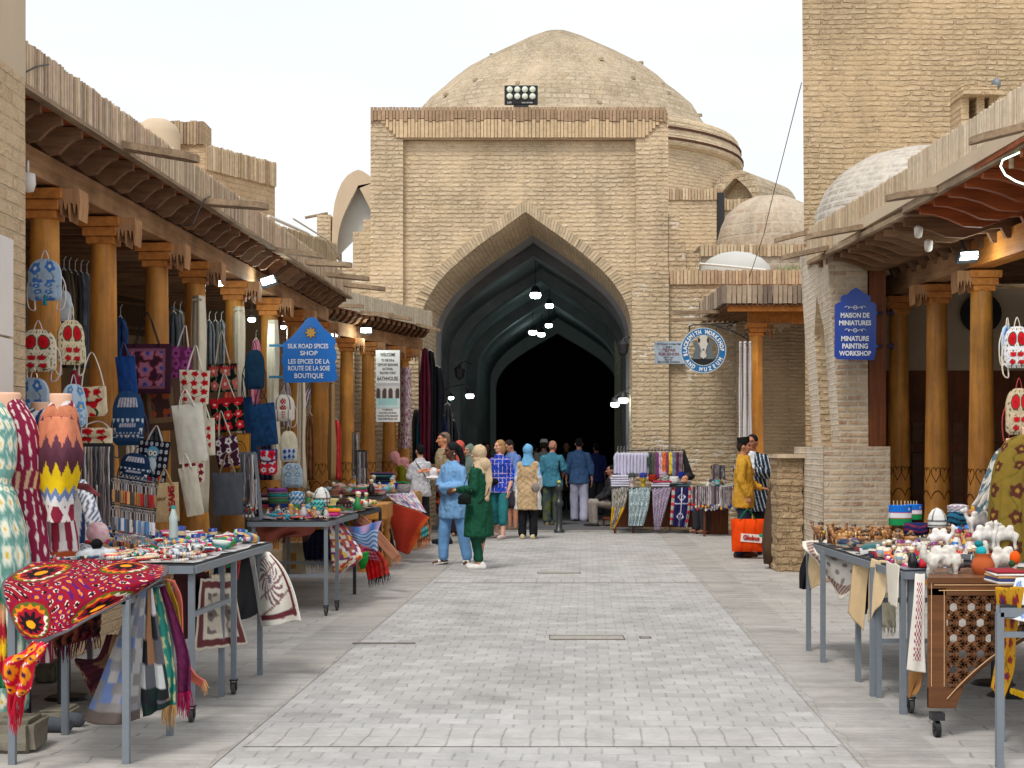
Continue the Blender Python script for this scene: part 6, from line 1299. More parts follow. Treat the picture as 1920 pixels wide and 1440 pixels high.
cloth('cloth_panel', 'black garment draped over the far corner of the jewellery table', 'garment', [[(420, 1040, 10.3), (466, 1040, 10.7)], [(424, 1080, 10.25), (472, 1078, 10.65)], [(430, 1130, 10.2), (480, 1125, 10.6)], [(410, 1180, 10.2), (484, 1150, 10.6)]], lambda u, v: S(30, 70, 160) if v > .9 and u < .4 else S(24, 26, 30), 24, 30, .02, 2, group=g2)
cloth('cloth_panel', 'charcoal folded garment roll lying on the far table corner', 'garment', [[(430, 1016, 10.8), (482, 1024, 10.9)], [(430, 1026, 10.6), (484, 1034, 10.7)], [(436, 1036, 10.6), (480, 1040, 10.7)]], solid(S(74, 80, 86)), 16, 12, .01, group=g2, thick=.03)
def sunp(u, v):
    d = math.hypot((u-.5)*1.2, (v-.42)); a = math.atan2(v-.42, u-.5)
    if .86 < v < .93 or .86 < u < .92: return S(110, 50, 60)
    if d < .06: return S(110, 104, 110)
    if d < .34 and math.sin(a*14+d*40) > .1: return S(128, 96, 104)
    return S(224, 220, 208) if math.sin(v*30+u*9) < .9 else S(150, 120, 120)
cloth('cloth_panel', 'cream scarf printed with a maroon round motif blowing right of the jewellery table', 'scarf', [[(468, 1036, 10.8), (506, 1036, 10.8)], [(474, 1080, 10.8), (532, 1066, 10.7)], [(480, 1130, 10.75), (552, 1110, 10.6)], [(490, 1176, 10.7), (566, 1164, 10.55)]], border(S(226, 222, 212), .06, sunp), 60, 60, .02, 1.3, group=g2)
cloth('cloth_panel', 'pale grey cloth edge hanging beside the blowing cream scarf', 'cloth', [[(462, 1036, 10.75), (476, 1036, 10.75)], [(468, 1090, 10.75), (484, 1090, 10.75)], [(484, 1150, 10.7), (496, 1170, 10.7)]], solid(S(186, 184, 182)), 10, 20, .01, group=g2)
for k, (x0, x1, y1, c, nm_) in enumerate(((400, 410, 1082, (30, 90, 130), 'teal blue'), (408, 420, 1076, (206, 40, 120), 'hot pink'), (418, 432, 1066, (70, 200, 120), 'mint green'), (428, 444, 1060, (170, 90, 40), 'rust brown'), (436, 446, 1090, (190, 60, 70), 'dusty red'))):
    cloth('ribbon', nm_+' ribbon dangling over the far edge of the jewellery table', 'ribbon', [[(x0+6, 1040, 10.0+k*.1), (x1+6, 1038, 10.0+k*.1)], [(x0+2, 1056, 9.95+k*.1), (x1+4, 1056, 9.95+k*.1)], [(x0, y1, 9.95+k*.1), (x1, y1-4, 9.95+k*.1)]], solid(S(*c)), 8, 12, .008, group='ribbons on the jewellery table')
g3 = 'textiles blowing from the hat stall'
cloth('cloth_panel', 'salmon fringed shawl hanging inside the caster stall frame', 'shawl', [[(478, 980, 15.2), (540, 978, 15.3), (596, 980, 15.5)], [(482, 1000, 15.2), (540, 996, 15.3), (590, 996, 15.5)], [(486, 1022, 15.2), (530, 1008, 15.3), (582, 1004, 15.5)]], lambda u, v: S(110, 104, 100) if v < .2 and u < .8 else S(168, 92, 78), 30, 16, .03, 2, group=g3, fringe=(S(120, 80, 74), .08, 40))
cloth('cloth_panel', 'mosaic patterned cloth with white fringe blowing right of the stall', 'cloth', [[(614, 978, 15.5), (640, 972, 16)], [(618, 1010, 15.5), (662, 1008, 15.9)], [(622, 1050, 15.5), (680, 1042, 15.8)], [(628, 1080, 15.5), (650, 1066, 15.8)]], mosaic([S(222, 214, 206), S(190, 60, 50), S(110, 60, 110), S(226, 180, 80), S(206, 196, 190), S(160, 90, 60)], 10, 20, 4), 40, 50, .02, 1.5, group=g3, fringe=(S(190, 180, 180), .09, 30))
def tied(u, v): return mixc(S(40, 110, 190), S(190, 210, 230), .5+.5*math.sin(v*46+3*math.sin(u*9))) if v > .35 else mixc(S(70, 120, 190), S(190, 160, 200), .5+.5*math.sin(u*14))
cloth('cloth_panel', 'blue and white tie dyed shawl flying out to the right', 'shawl', [[(640, 988, 16.2), (680, 986, 16.1), (716, 976, 16)], [(650, 1004, 16.2), (682, 1004, 16.1), (708, 1000, 16)], [(662, 1022, 16.2), (690, 1028, 16.1), (708, 1034, 16)]], tied, 40, 40, .02, 1.4, group=g3)
cloth('cloth_panel', 'red shawl with black fringe lowest of the flying cloths', 'shawl', [[(676, 1040, 16.3), (706, 1028, 16.2)], [(684, 1062, 16.3), (724, 1052, 16.2)], [(690, 1088, 16.3), (730, 1076, 16.2)]], lambda u, v: S(210, 24, 30) if u < .6 else S(196, 60, 50), 24, 24, .02, group=g3, fringe=(S(30, 24, 26), .08, 26))
cloth('cloth_panel', 'pink edged cream shawl below the mosaic cloth', 'shawl', [[(660, 1032, 15.9), (682, 1028, 15.9)], [(650, 1050, 15.9), (676, 1048, 15.9)], [(644, 1064, 15.9), (664, 1062, 15.9)]], border(S(206, 40, 80), .14, solid(S(226, 180, 150))), 16, 16, .01, group=g3)
cloth('cloth_panel', 'small bright green cloth scrap between the red and pink shawls', 'cloth', [[(676, 1036, 16.0), (692, 1034, 16)], [(672, 1052, 16), (690, 1050, 16)], [(676, 1068, 16), (684, 1066, 16)]], solid(S(30, 130, 50)), 10, 10, .01, group=g3)
cloth('cloth_panel', 'dusty pink shawl crumpled between the blue and red ones', 'shawl', [[(672, 1020, 16.1), (700, 1030, 16.1)], [(676, 1034, 16.1), (706, 1042, 16.1)], [(680, 1046, 16.1), (712, 1052, 16.1)]], solid(S(150, 70, 90)), 14, 14, .02, group=g3)
cloth('cloth_panel', 'brown shawl with frayed end flying far right of the stall', 'shawl', [[(650, 966, 17.2), (664, 958, 17.2)], [(684, 992, 17.1), (694, 978, 17.1)], [(716, 1030, 17), (728, 1014, 17)], [(736, 1052, 16.9), (750, 1040, 16.9)]], solid(S(160, 108, 84)), 12, 40, .01, group=g3, fringe=(S(180, 120, 80), .08, 16))
for k, (c, nm_) in enumerate(((S(30, 50, 120), 'navy'), (S(120, 170, 90), 'leaf green'), (S(214, 110, 50), 'orange'), (S(196, 30, 40), 'crimson'), (S(170, 60, 110), 'violet pink'))):
    x = 628+k*8; cloth('cloth_panel', nm_+' striped scarf edge hanging right of the hats', 'scarf', [[(x, 952, 17.4+k*.05), (x+9, 950, 17.4+k*.05)], [(x+4, 970, 17.35+k*.05), (x+14, 968, 17.35+k*.05)], [(x+10, 990, 17.3+k*.05), (x+20, 986, 17.3+k*.05)]], solid(c), 8, 12, .008, group=g3)
cloth('cloth_panel', 'dark navy fringed cloth hanging under the rear stall table', 'cloth', [[(566, 994, 17.2), (622, 992, 17.2)], [(568, 1030, 17.2), (620, 1030, 17.2)], [(572, 1050, 17.2), (620, 1048, 17.2)]], solid(S(26, 28, 56)), 20, 14, .02, group=g3, fringe=(S(40, 34, 60), .1, 30))
B('tote', 'cream canvas bag with ochre print standing under the hat stall', 530, 575, 1018, 1078, 17.6, lambda u, v: S(196, 140, 60) if abs(u-.45) < .12 and .3 < v < .8 else S(206, 194, 164), S(206, 194, 164), CREAM, htop=998, group=None)
g4 = 'cloths on the far left stall'
cloth('cloth_panel', 'large rust red cloth billowing from the far left table', 'cloth', [[(726, 944, 21.8), (752, 948, 21.7), (780, 958, 21.6), (806, 969, 21.4)], [(730, 970, 21.8), (754, 976, 21.7), (776, 988, 21.6), (790, 992, 21.4)], [(738, 1004, 21.8), (756, 1006, 21.7), (772, 1012, 21.6), (784, 1010, 21.5)], [(744, 1032, 21.8), (756, 1036, 21.7), (766, 1040, 21.6), (772, 1030, 21.5)]], lambda u, v: S(168, 52, 34) if u+v*.4 < .95 else S(190, 80, 36), 40, 40, .03, 1.5, group=g4)
cloth('cloth_panel', 'small turquoise and tan shawl with orange fringe behind the rust red cloth', 'shawl', [[(784, 982, 22.2), (802, 976, 22.2)], [(782, 1000, 22.2), (806, 996, 22.2)], [(782, 1018, 22.2), (806, 1010, 22.2)]], lambda u, v: S(70, 160, 160) if math.hypot(u-.6, v-.5) < .3 else S(160, 110, 80), 20, 20, .02, group=g4, fringe=(S(206, 120, 60), .12, 24))
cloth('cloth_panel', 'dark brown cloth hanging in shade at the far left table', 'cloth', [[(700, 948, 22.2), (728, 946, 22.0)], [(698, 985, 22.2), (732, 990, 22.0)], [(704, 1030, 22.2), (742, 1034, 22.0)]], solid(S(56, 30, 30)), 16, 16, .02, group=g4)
cloth('cloth_panel', 'pastel speckled cloth draped along the far left table edge', 'cloth', [[(720, 918, 23.5), (770, 916, 24)], [(726, 930, 22.4), (780, 930, 23)], [(744, 944, 22.0), (800, 962, 22.2)]], mosaic([S(206, 200, 214), S(130, 110, 160), S(226, 222, 216), S(214, 140, 150), S(150, 170, 190)], 22, 12, 5), 40, 20, .01, group=g4)
# ------------------------------------------------------------------ small goods: a few kinds, then copies
def proto(kind, c1, c2, c3=None):
    c3 = c3 or c2; mb = MB()
    if kind == 'doll':
        mb.lathe([(.001, 0), (.024, .003), (.02, .03), (.012, .052), (.008, .06)], seg=10, colr=c1); mb.ell((0, 0, .07), (.012, .012, .013), 8, 6, colr=S(226, 180, 140)); mb.lathe([(.014, .075), (.012, .084), (.001, .088)], seg=8, colr=c2)
        mb.box((0, -.016, .035), (.02, .012, .02), colr=c3)
    elif kind == 'bracelet':
        n = 16
        for k in range(n): a = 2*PI*k/n; mb.ell((.03*math.cos(a), .03*math.sin(a), .008+.012*(k % 3 == 0)*0), (.0075, .0075, .0075), 6, 4, colr=(c1, c2, c3)[k % 3])
    elif kind == 'magnet':
        mb.box((0, 0, .02), (.05, .012, .04), mat=Matrix.Rotation(R(-60), 4, 'X') @ Matrix.Translation((0, 0, .01)), colr=c1); mb.box(None, (.036, .006, .024), mat=Matrix.Rotation(R(-60), 4, 'X') @ Matrix.Translation((0, -.009, .01)), colr=c2)
    elif kind == 'bowl':
        mb.lathe([(.012, 0), (.03, .008), (.04, .026), (.037, .026), (.027, .012), (.001, .006)], seg=16, colr=lambda v: c1 if v[2] > .02 else c2)
    elif kind == 'camel':
        mb.ell((0, 0, .036), (.03, .013, .014), 10, 6, colr=c1); mb.ell((-.008, 0, .05), (.009, .008, .011), 8, 5, colr=c2); mb.ell((.01, 0, .05), (.009, .008, .011), 8, 5, colr=c2)
        mb.tube([(.026, 0, .04), (.04, 0, .05), (.042, 0, .068)], [.007, .006, .006], 6, colr=c1); mb.ell((.049, 0, .07), (.012, .006, .006), 8, 5, colr=c1)
        for x in (-.02, .02):
            for y in (-.007, .007): mb.tube([(x, y, .034), (x, y, 0)], [.006, .004], 5, colr=c1)
    elif kind == 'purse':
        mb.ell((0, 0, .018), (.045, .03, .02), 14, 8, colr=lambda v: (c1, c2, c3)[int(abs(v[0]*90+v[1]*60)) % 3]); mb.box((0, 0, .036), (.05, .006, .006), colr=c3)
    elif kind == 'beads':
        for k in range(5):
            q = [(-.05+.1*t/8, .01*math.sin(t+k)+k*.008-.016, .008+.004*k % .01) for t in range(9)]; mb.tube(q, .005, 5, colr=(c1, c2, c3)[k % 3])
    elif kind == 'cup':
        mb.lathe([(.001, 0), (.02, 0), (.022, .05), (.019, .05), (.018, .006), (.001, .006)], seg=12, colr=c1); mb.lathe([(.0225, .02), (.0225, .034)], seg=12, colr=c2)
    elif kind == 'book':
        mb.box((0, 0, .008), (.09, .065, .014), rz=.2, colr=c1); mb.box((0, 0, .0165), (.07, .05, .003), rz=.2, colr=c2); mb.box((.01, 0, .024), (.08, .06, .012), rz=-.15, colr=c3)
    elif kind == 'bell':
        mb.lathe([(.02, 0), (.016, .01), (.01, .03), (.001, .036)], seg=10, colr=c1); mb.tube([(0, 0, .034), (0, 0, .055)], .003, 5, colr=c2)
    elif kind == 'keyring':
        mb.tube([(.016*math.cos(a), 0, .04+.016*math.sin(a)) for a in [q*PI/5 for q in range(11)]], .002, 4, colr=S(200, 200, 200)); mb.box((0, 0, .012), (.016, .005, .03), colr=c1)
    return mb
PAL = [S(206, 30, 40), S(226, 222, 214), S(30, 60, 140), S(232, 170, 30), S(40, 130, 70), S(200, 60, 130), S(30, 150, 170), S(24, 24, 28), S(190, 140, 90), S(120, 40, 110), S(232, 110, 40), S(150, 180, 200), S(222, 214, 190), S(196, 190, 196)]
KN = {'doll': ('doll_figurine', 'small painted doll figurine', 'figurine'), 'bracelet': ('bead_bracelet', 'beaded bracelet', 'bracelet'), 'magnet': ('souvenir_magnet', 'small square souvenir magnet', 'magnet'), 'bowl': ('painted_bowl', 'small painted ceramic bowl', 'bowl'), 'camel': ('camel_figurine', 'small carved camel figurine', 'figurine'), 'purse': ('coin_purse', 'embroidered coin purse', 'purse'), 'beads': ('bead_necklace', 'folded bead necklace', 'necklace'), 'cup': ('small_cup', 'little coloured cup', 'cup'), 'book': ('notebook_stack', 'little stack of bright notebooks', 'notebooks'), 'bell': ('brass_bell', 'small brass bell', 'bell'), 'keyring': ('keyring', 'metal keyring with wooden tag', 'keyring')}
def spread(where, x0, x1, y0, y1, z, mixk, n0, seed, pal=PAL, sc=(.9, 1.5), skew=0, stack=0.0):
    n = int(n0*1.6); rnd = random.Random(seed); ps = []
    for kd, m in mixk:
        for _ in range(3 if m > 6 else 2):
            c = rnd.sample(pal, 3); mb = proto(kd, *c); o = mb.build(KN[kd][0], 'gloss', None, smooth=kd not in ('book', 'magnet'), org=(0, 0, 0)); col.objects.unlink(o); ps.append((kd, o, m))
    nx = max(1, int(math.sqrt(n*(x1-x0)/(y1-y0)))); ny = math.ceil(n/nx); cnt = 0
    for j in range(ny):
        for i in range(nx):
            kd, o, m = rnd.choices(ps, [p[2] for p in ps])[0]; c = o.copy(); col.objects.link(c); k = rnd.uniform(*sc)
            y = y0+(j+.5+rnd.uniform(-.4, .4))*(y1-y0)/ny; x = x0+(i+.5+rnd.uniform(-.4, .4))*(x1-x0)/nx+skew*(y-y0)
            c.location = (x, y, z+stack*rnd.random()); c.rotation_euler = (rnd.uniform(-.1, .1), rnd.uniform(-.1, .1), rnd.uniform(-3, 3) if kd not in ('book',) else rnd.uniform(-.6, .6)); c.scale = (k, k, k)
            tag(c, KN[kd][1]+' in the jumble '+where, KN[kd][2], KN[kd][1]+'s '+where)
    for kd, o, m in ps: bpy.data.objects.remove(o)
BR = [S(126, 80, 44), S(160, 110, 60), S(196, 150, 90), S(90, 60, 36), S(210, 170, 60), S(226, 214, 190), S(60, 40, 30)]
LT = [S(226, 222, 214), S(206, 200, 196), S(180, 190, 196), S(40, 60, 90), S(190, 150, 110), S(60, 160, 160), S(200, 40, 50), S(30, 30, 34), S(226, 200, 160)]
spread('near the front of the left jewellery table', -3.0, -1.87, 8.95, 9.7, .92, [('bracelet', 10), ('beads', 9), ('purse', 2), ('keyring', 1), ('bell', 1)], 100, 1, LT, (1.1, 1.7), s_, .035)
spread('at the back of the left jewellery table', -3.05, -1.84, 9.7, 10.9, .92, [('bracelet', 5), ('beads', 6), ('purse', 3), ('cup', 2), ('bowl', 2), ('magnet', 3)], 84, 2, LT+PAL[:7], (1.2, 2.1), s_, .06)
spread('on the left hat stall', -2.42, -1.80, 14.78, 15.6, .905, [('purse', 6), ('beads', 5), ('doll', 3), ('bracelet', 4), ('keyring', 2), ('book', 2)], 60, 3, PAL, (1.1, 1.9), s_, .02)
spread('at the back of the left hat stall', -2.5, -1.75, 15.7, 18.6, .905, [('purse', 6), ('bowl', 3), ('doll', 3), ('book', 4)], 44, 4, PAL, (1.5, 2.5), s_, .03)
spread('on the far left stall', -2.6, -1.75, 21.0, 24.6, .95, [('purse', 6), ('bowl', 3), ('doll', 3), ('beads', 3), ('book', 3)], 50, 5, PAL+LT, (1.6, 3), s_, .06)
spread('along the left edge of the right souvenir table', 2.36, 2.8, 9.25, 10.1, .862, [('doll', 9), ('cup', 4), ('magnet', 3), ('purse', 3), ('bell', 2)], 76, 6, PAL, (1., 1.5), 0, .03)
spread('in the middle of the right souvenir table', 2.38, 3.4, 10.1, 11.2, .862, [('book', 7), ('magnet', 5), ('beads', 4), ('purse', 2), ('bowl', 1)], 72, 7, [S(40, 60, 90), S(30, 30, 34), S(220, 220, 220), S(60, 120, 120), S(150, 130, 110), S(120, 30, 40)], (1.2, 2.1), 0, .03)
spread('at the far end of the right souvenir table', 2.36, 3.5, 11.2, 12.15, .862, [('camel', 10), ('bell', 3), ('doll', 2)], 62, 8, BR, (1.1, 2.0), 0, .01)
spread('behind the plush camels on the right table', 2.95, 3.6, 9.9, 10.5, .862, [('doll', 10)], 26, 9, [S(196, 24, 50), S(222, 214, 206), S(40, 110, 190), S(222, 180, 60), S(150, 20, 60)], (1.6, 2.3), 0, .03)
def cover(lab, x0, x1, y0, y1, z, c, pf=None, skew=s_):
    mb = MB(); mb.grid(lambda u, v: Vector((x0+(x1-x0)*u+skew*(y1-y0)*v+.01*math.sin(v*30)*(1 if u > .9 else 0), y0+(y1-y0)*v, z+.004*math.sin(u*9+v*14)-.002*(1 if u in (0, 1) or v in (0, 1) else 0))), 30, 30, pf or solid(c)); o = mb.build('table_cloth', 'sheen', smooth=True); tag(o, lab, 'tablecloth')
cover('pale cloth spread under the goods on the left jewellery table', -3.08, -1.838, 8.91, 11.0, .926, S(190, 186, 182), flowers(S(206, 202, 198), S(170, 166, 172), S(160, 90, 90), S(180, 180, 186), 12, 18, 4, .3)); cover('dark patterned cloth under the goods on the hat stall', -2.42, -1.79, 14.76, 18.5, .908, S(90, 50, 60), mosaic([S(120, 50, 70), S(60, 60, 90), S(190, 170, 150), S(40, 30, 40)], 10, 30, 3))
cover('grey printed cloth under the goods on the right souvenir table', 2.335, 3.8, 9.21, 12.15, .864, S(150, 150, 150), mosaic([S(196, 192, 186), S(120, 124, 134), S(60, 66, 76), S(170, 160, 150)], 14, 26, 8), 0)
# hats, cloth piles and other single goods
def hat(lab, px, py, w, Y, kind, c1, c2, c3=None, group='embroidered caps', h=None, nm='embroidered_cap'):
    q = P(px, py, Y); r = w*Y/F/2; h = h or r*1.1; mb = MB(); c3 = c3 or c2
    if kind == 'cap': pr = [(r, 0), (r*1.02, h*.4), (r*.9, h*.62), (r*.55, h*.88), (r*.08, h)]
    elif kind == 'square': pr = [(r, 0), (r*1.05, h*.7), (r*.98, h*.82), (r*.5, h*.98), (.001, h)]
    elif kind == 'brim': pr = [(r*1.5, h*.06), (r*1.0, h*.02), (r*.8, h*.12), (r*.72, h*.8), (r*.5, h*.95), (.001, h*.9)]
    else: pr = [(r*.9, 0), (r*1.05, h*.25), (r*1.05, h*.7), (r*.9, h), (.001, h)]
    pr2 = []
    for a, b in zip(pr, pr[1:]):
        for t in range(5): pr2.append((a[0]+(b[0]-a[0])*t/5, a[1]+(b[1]-a[1])*t/5))
    pr2.append(pr[-1])
    def cf(v):
        a = math.atan2(v[1]-q.y, v[0]-q.x); z = (v[2]-q.z)/h
        if kind == 'cap':
            if z < .38: return c2 if abs(z-.08) < .05 or abs(z-.32) < .05 else (c3 if math.sin(a*14) > .3 else c1)
            return c2 if abs(math.sin(a*2)) > .985 else (c3 if (abs(((a/(PI/2)) % 1)-.5)+abs(z-.65)*1.4) < .14 else c1)
        return (c1, c2, c3)[int(z*7+.8*math.sin(a*(11 if kind == 'square' else 3))) % 3]
    mb.lathe(pr2, q, 40, colr=cf, uvm=False); o = mb.build(nm, 'paint', smooth=True); tag(o, lab, 'hat', group)
W_, K_ = S(222, 222, 218), S(20, 22, 26)
hat('white cap with black piping and black ornaments on the left hat stall', 603, 945, 32, 15.3, 'cap', W_, S(30, 40, 50), S(70, 76, 80), h=.17)
hat('black cap with grey floral crown near the corner of the hat stall', 645, 950, 30, 16.3, 'cap', S(60, 32, 30), K_, S(150, 140, 130))
hat('brown leather brimmed hat behind the white cap on the left', 627, 930, 26, 17.2, 'brim', S(112, 76, 60), S(104, 70, 56), nm='brimmed_hat')
hat('pale straw brimmed hat under the brown leather hat', 626, 948, 26, 16.8, 'brim', S(200, 184, 120), S(196, 180, 116), nm='brimmed_hat')
for k, (c, l) in enumerate((((30, 50, 120), 'blue'), ((70, 76, 74), 'grey'), ((60, 120, 70), 'green'), ((96, 100, 96), 'pale grey'), ((20, 130, 120), 'teal'), ((110, 100, 110), 'mauve grey'), ((110, 50, 120), 'purple'))):
    hat('%s wool cap, %s up in the cap stack on the hat stall' % (l, ('first', 'second', 'third', 'fourth', 'fifth', 'sixth', 'seventh')[k]), 523-k*.6, 951-k*4.8, 37, 15.5, 'flat', S(*c), sc3(S(*c), .6), sc3(S(*c), 1.3), group='caps stacked on the hat stall', h=.035)
hat('blue and white frilly cap next to the stack of wool caps', 556, 945, 30, 15.6, 'square', S(60, 150, 190), W_, S(30, 90, 150), h=.13)
hat('turquoise beaded cap in front of the white cap', 596, 956, 26, 15.0, 'square', S(60, 170, 170), S(24, 40, 50), S(120, 200, 190), h=.1)
hat('grey knitted flat cap on the far left stall', 757, 924, 24, 22.2, 'flat', S(130, 128, 126), S(150, 148, 146), h=.12)
hat('white souvenir cap with black band on the right souvenir table', 1757, 988, 34, 11.3, 'cap', W_, K_, S(226, 226, 224), h=.14)
hat('white cap with colourful beaded rim on the right souvenir table', 1796, 960, 38, 11.6, 'square', S(214, 214, 220), S(90, 110, 160), S(200, 160, 130), h=.06)
hat('black and teal ruffled cap under the beaded one on the right', 1798, 985, 42, 11.5, 'flat', S(16, 20, 24), S(40, 100, 130), h=.1)
hat('navy embroidered round pillow hat on the right souvenir table', 1718, 1002, 46, 11.4, 'flat', S(30, 36, 90), S(30, 34, 80), S(120, 40, 60), h=.085)
def pile(lab, px, py, w, Y, n, cols, hh=.03, group=None, nm='folded_cloth_stack', d=.25):
    q = P(px, py, Y); ww = w*Y/F; t = thing(nm, lab, 'folded cloth', q, 0, group); rnd = random.Random(int(px*7+py))
    for k in range(n):
        z = q.z+hh*(k+.5); m = Matrix.Translation((q.x+rnd.uniform(-.015, .015), q.y+d/2, z)) @ Matrix.Rotation(rnd.uniform(-.12, .12), 4, 'Z'); mb = MB()
        mb.box(None, (ww*rnd.uniform(.9, 1.04), d, hh*.9), mat=m, colr=S(*cols[k % len(cols)])); mb.build('folded_cloth', 'sheen', t, bevel=hh*.35, smooth=True)
pile('stack of dark folded scarves on the far left stall', 716, 908, 44, 23.3, 5, ((30, 40, 110), (40, 60, 60), (26, 30, 50), (60, 120, 110), (70, 50, 90)), .035)
pile('bright blue folded shawl on the far left stall', 733, 918, 30, 22.8, 2, ((24, 44, 150), (20, 36, 120)), .05)
pile('lime green folded shawl on the far left stall', 700, 926, 26, 22.0, 2, ((150, 180, 40), (120, 160, 150)), .04)
pile('black and pink folded textiles beside the necklace board', 495, 952, 36, 15.7, 4, ((190, 60, 90), (30, 30, 34), (200, 190, 180), (90, 40, 60)), .035)
pile('pink and orange crumpled textiles on the left hat stall', 620, 968, 34, 15.0, 2, ((206, 50, 140), (224, 130, 40)), .035)
pile('folded patterned paper bags at the right photo edge', 1900, 1096, 60, 8.1, 5, ((214, 206, 196), (60, 70, 130), (196, 150, 100), (226, 222, 214), (150, 40, 50)), .014)
# flag pouches
def flag(px, py, w, Y, lab):
    q = P(px, py, Y); r = w*Y/F; h = r*.95; t = thing('flag_pouch', lab, 'pouch', q, 0, 'flag pouches')
    def cf(u, v):
        if v < .34: return S(24, 110, 206) if not (abs(math.hypot((u-.82)*1.3, v-.17)-.05) < .02 and u > .79) else W_
        if v < .38: return S(200, 60, 60)
        return S(224, 226, 230) if v < .63 else (S(200, 60, 60) if v < .66 else S(30, 140, 80))
    mb = MB(); mb.grid(lambda u, v: q+Vector(((u-.5)*r, -.04*(1-(2*u-1)**2)-.02, h*(1-v))), 30, 30, cf); mb.grid(lambda u, v: q+Vector(((.5-u)*r, .04*(1-(2*u-1)**2)+.02, h*(1-v))), 12, 12, lambda u, v: cf(1-u, v)); mb.build('pouch', 'paint', t, smooth=True, solid=.006)
    mb = MB()
    for k in range(4): mb.tube([q+Vector((-.3*r+k*.17*r, 0, h*.9)), q+Vector((-.32*r+k*.18*r, 0, h*1.22))], .004, 5, colr=S(220, 190, 140))
    mb.build('stick', 'gloss', t)
flag(1688, 985, 40, 11.8, 'blue white and green flag pouch with wooden sticks, front one'); flag(1712, 974, 30, 12.1, 'second flag pouch partly hidden behind the front one')
# clay towers, pot
def tower(px, py, w, Y, c, lab, gold=S(206, 160, 40)):
    q = P(px, py, Y); r = w*Y/F/2; t = thing('clay_tower', lab, 'figurine', q)
    mb = MB(); mb.lathe([(r*.9, 0), (r*.8, r*.5), (r*.75, r*2.0), (r*1.05, r*2.15), (r*1.05, r*2.7), (r*.8, r*2.8), (.001, r*2.8)], q, 16, colr=lambda v: sc3(c, .55) if (abs((v[2]-q.z)/r-2.4) < .2 and math.sin(math.atan2(v[1]-q.y, v[0]-q.x)*8) > 0) else c, uvm=False); mb.build('body', 'paint', t)
    for a in range(3): mb = MB(); b = q+Vector((r*.6*math.cos(a*2.1+4), r*.6*math.sin(a*2.1+4), r*2.8)); mb.lathe([(r*.2, 0), (r*.24, r*.25), (r*.1, r*.6), (.001, r*.75)], b, 8, colr=gold); mb.build('dome', 'gloss', t, smooth=True)
tower(1828, 992, 26, 11.2, S(186, 124, 86), 'reddish clay castle tower figurine on the right table'); tower(1846, 992, 17, 11.3, S(200, 150, 60), 'golden minaret figurine beside the clay tower')
q = P(1843, 1080, 8.7); mb = MB(); k = .062; mb.lathe([(k*.6, 0), (k*.95, k*.5), (k*1.05, k*1.0), (k*.85, k*1.5), (k*.68, k*1.75), (k*.78, k*2.0), (k*.8, k*2.05), (k*.66, k*2.0), (k*.5, k*1.7), (.001, k*1.6)], q, 28, colr=S(184, 92, 50)); o = mb.build('terracotta_pot', 'paint', smooth=True); tag(o, 'small orange terracotta pot at the front of the right table', 'pot')
mb = MB(); mb.ell(q+Vector((-.01, 0, .14)), (.03, .03, .03), 12, 8, colr=S(40, 170, 180)); mb.ell(q+Vector((-.02, .01, .18)), (.025, .025, .02), 12, 8, colr=S(30, 120, 130)); o = mb.build('wool_ball', 'paint', smooth=True); tag(o, 'turquoise woollen ball toy resting on the terracotta pot', 'toy')
def plush(lab, px, py, L, Y, c, rz=0, flip=1, humps=2, ears=0, cloth_=None, fur=.006, kind='plush_camel', cat='plush toy'):
    q = P(px, py, Y); k = L*Y/F; m = lambda x, y, z: (x*k*flip, y*k, z*k)
    sh = [('c', [m(-.28, 0, .42), m(.0, 0, .45), m(.26, 0, .42)], [.15*k, .17*k, .15*k])]
    for x in (-.27, .25):
        for y in (-.09, .09): sh.append(('c', [m(x, y, .36), m(x+.02, y, .18), m(x, y, .03)], [.085*k, .055*k, .06*k]))
    sh.append(('c', [m(.32, 0, .44), m(.44, 0, .56), m(.47, 0, .78)], [.10*k, .075*k, .07*k])); sh.append(('c', [m(.46, 0, .80), m(.60, -.02, .77)], [.085*k, .055*k])); sh.append(('c', [m(-.4, 0, .45), m(-.47, 0, .3)], [.03*k, .02*k]))
    for x in ((-.15, .13) if humps == 2 else ((0,) if humps else ())): sh.append(('e', m(x, 0, .62), (.13*k, .11*k, .15*k)))
    for y in (-.05, .05): sh.append(('c', [m(.44, y, .86), m(.42, y*1.4, .95+.16*ears)], [.025*k, .012*k+.008*k*ears]))
    t = thing(kind, lab, cat, q, rz, 'plush camels and donkey on the right table')
    blob('body', sh, .012*k/.25*.9, c, 'paint', t, 2, fur, 30)
    mb = MB()
    for y in (-.07, .05): mb.ell(m(.53, y, .82), (.012*k,)*3, 6, 4, colr=S(20, 20, 20))
    mb.ell(m(.64, -.02, .76), (.022*k, .02*k, .02*k), 8, 5, colr=S(120, 40, 50)); mb.build('eyes_and_nose', 'gloss', t, local=True, smooth=True)
    if cloth_:
        mb = MB(); mb.grid(lambda u, v: Vector(m((u-.5)*.36, .2*math.sin((v-.5)*PI), .5+.16*math.cos((v-.5)*PI*1.0)+.0)), 8, 16, lambda u, v: cloth_ if 0.12 < u < .88 else S(210, 210, 214)); mb.build('saddle_cloth', 'sheen', t, local=True, smooth=True, solid=.006)
FW = lambda v: mixc(S(196, 190, 180), S(222, 218, 210), .5+noise.noise(Vector(v)*40))
plush('fluffy white plush camel lying nearest on the right table', 1768, 1084, 80, 8.75, FW, flip=-1, fur=.022)
plush('grey plush donkey with tall ears behind the terracotta pot', 1812, 1082, 64, 8.95, S(104, 106, 112), R(-25), ears=1, humps=0, cloth_=S(84, 84, 88), kind='plush_donkey')
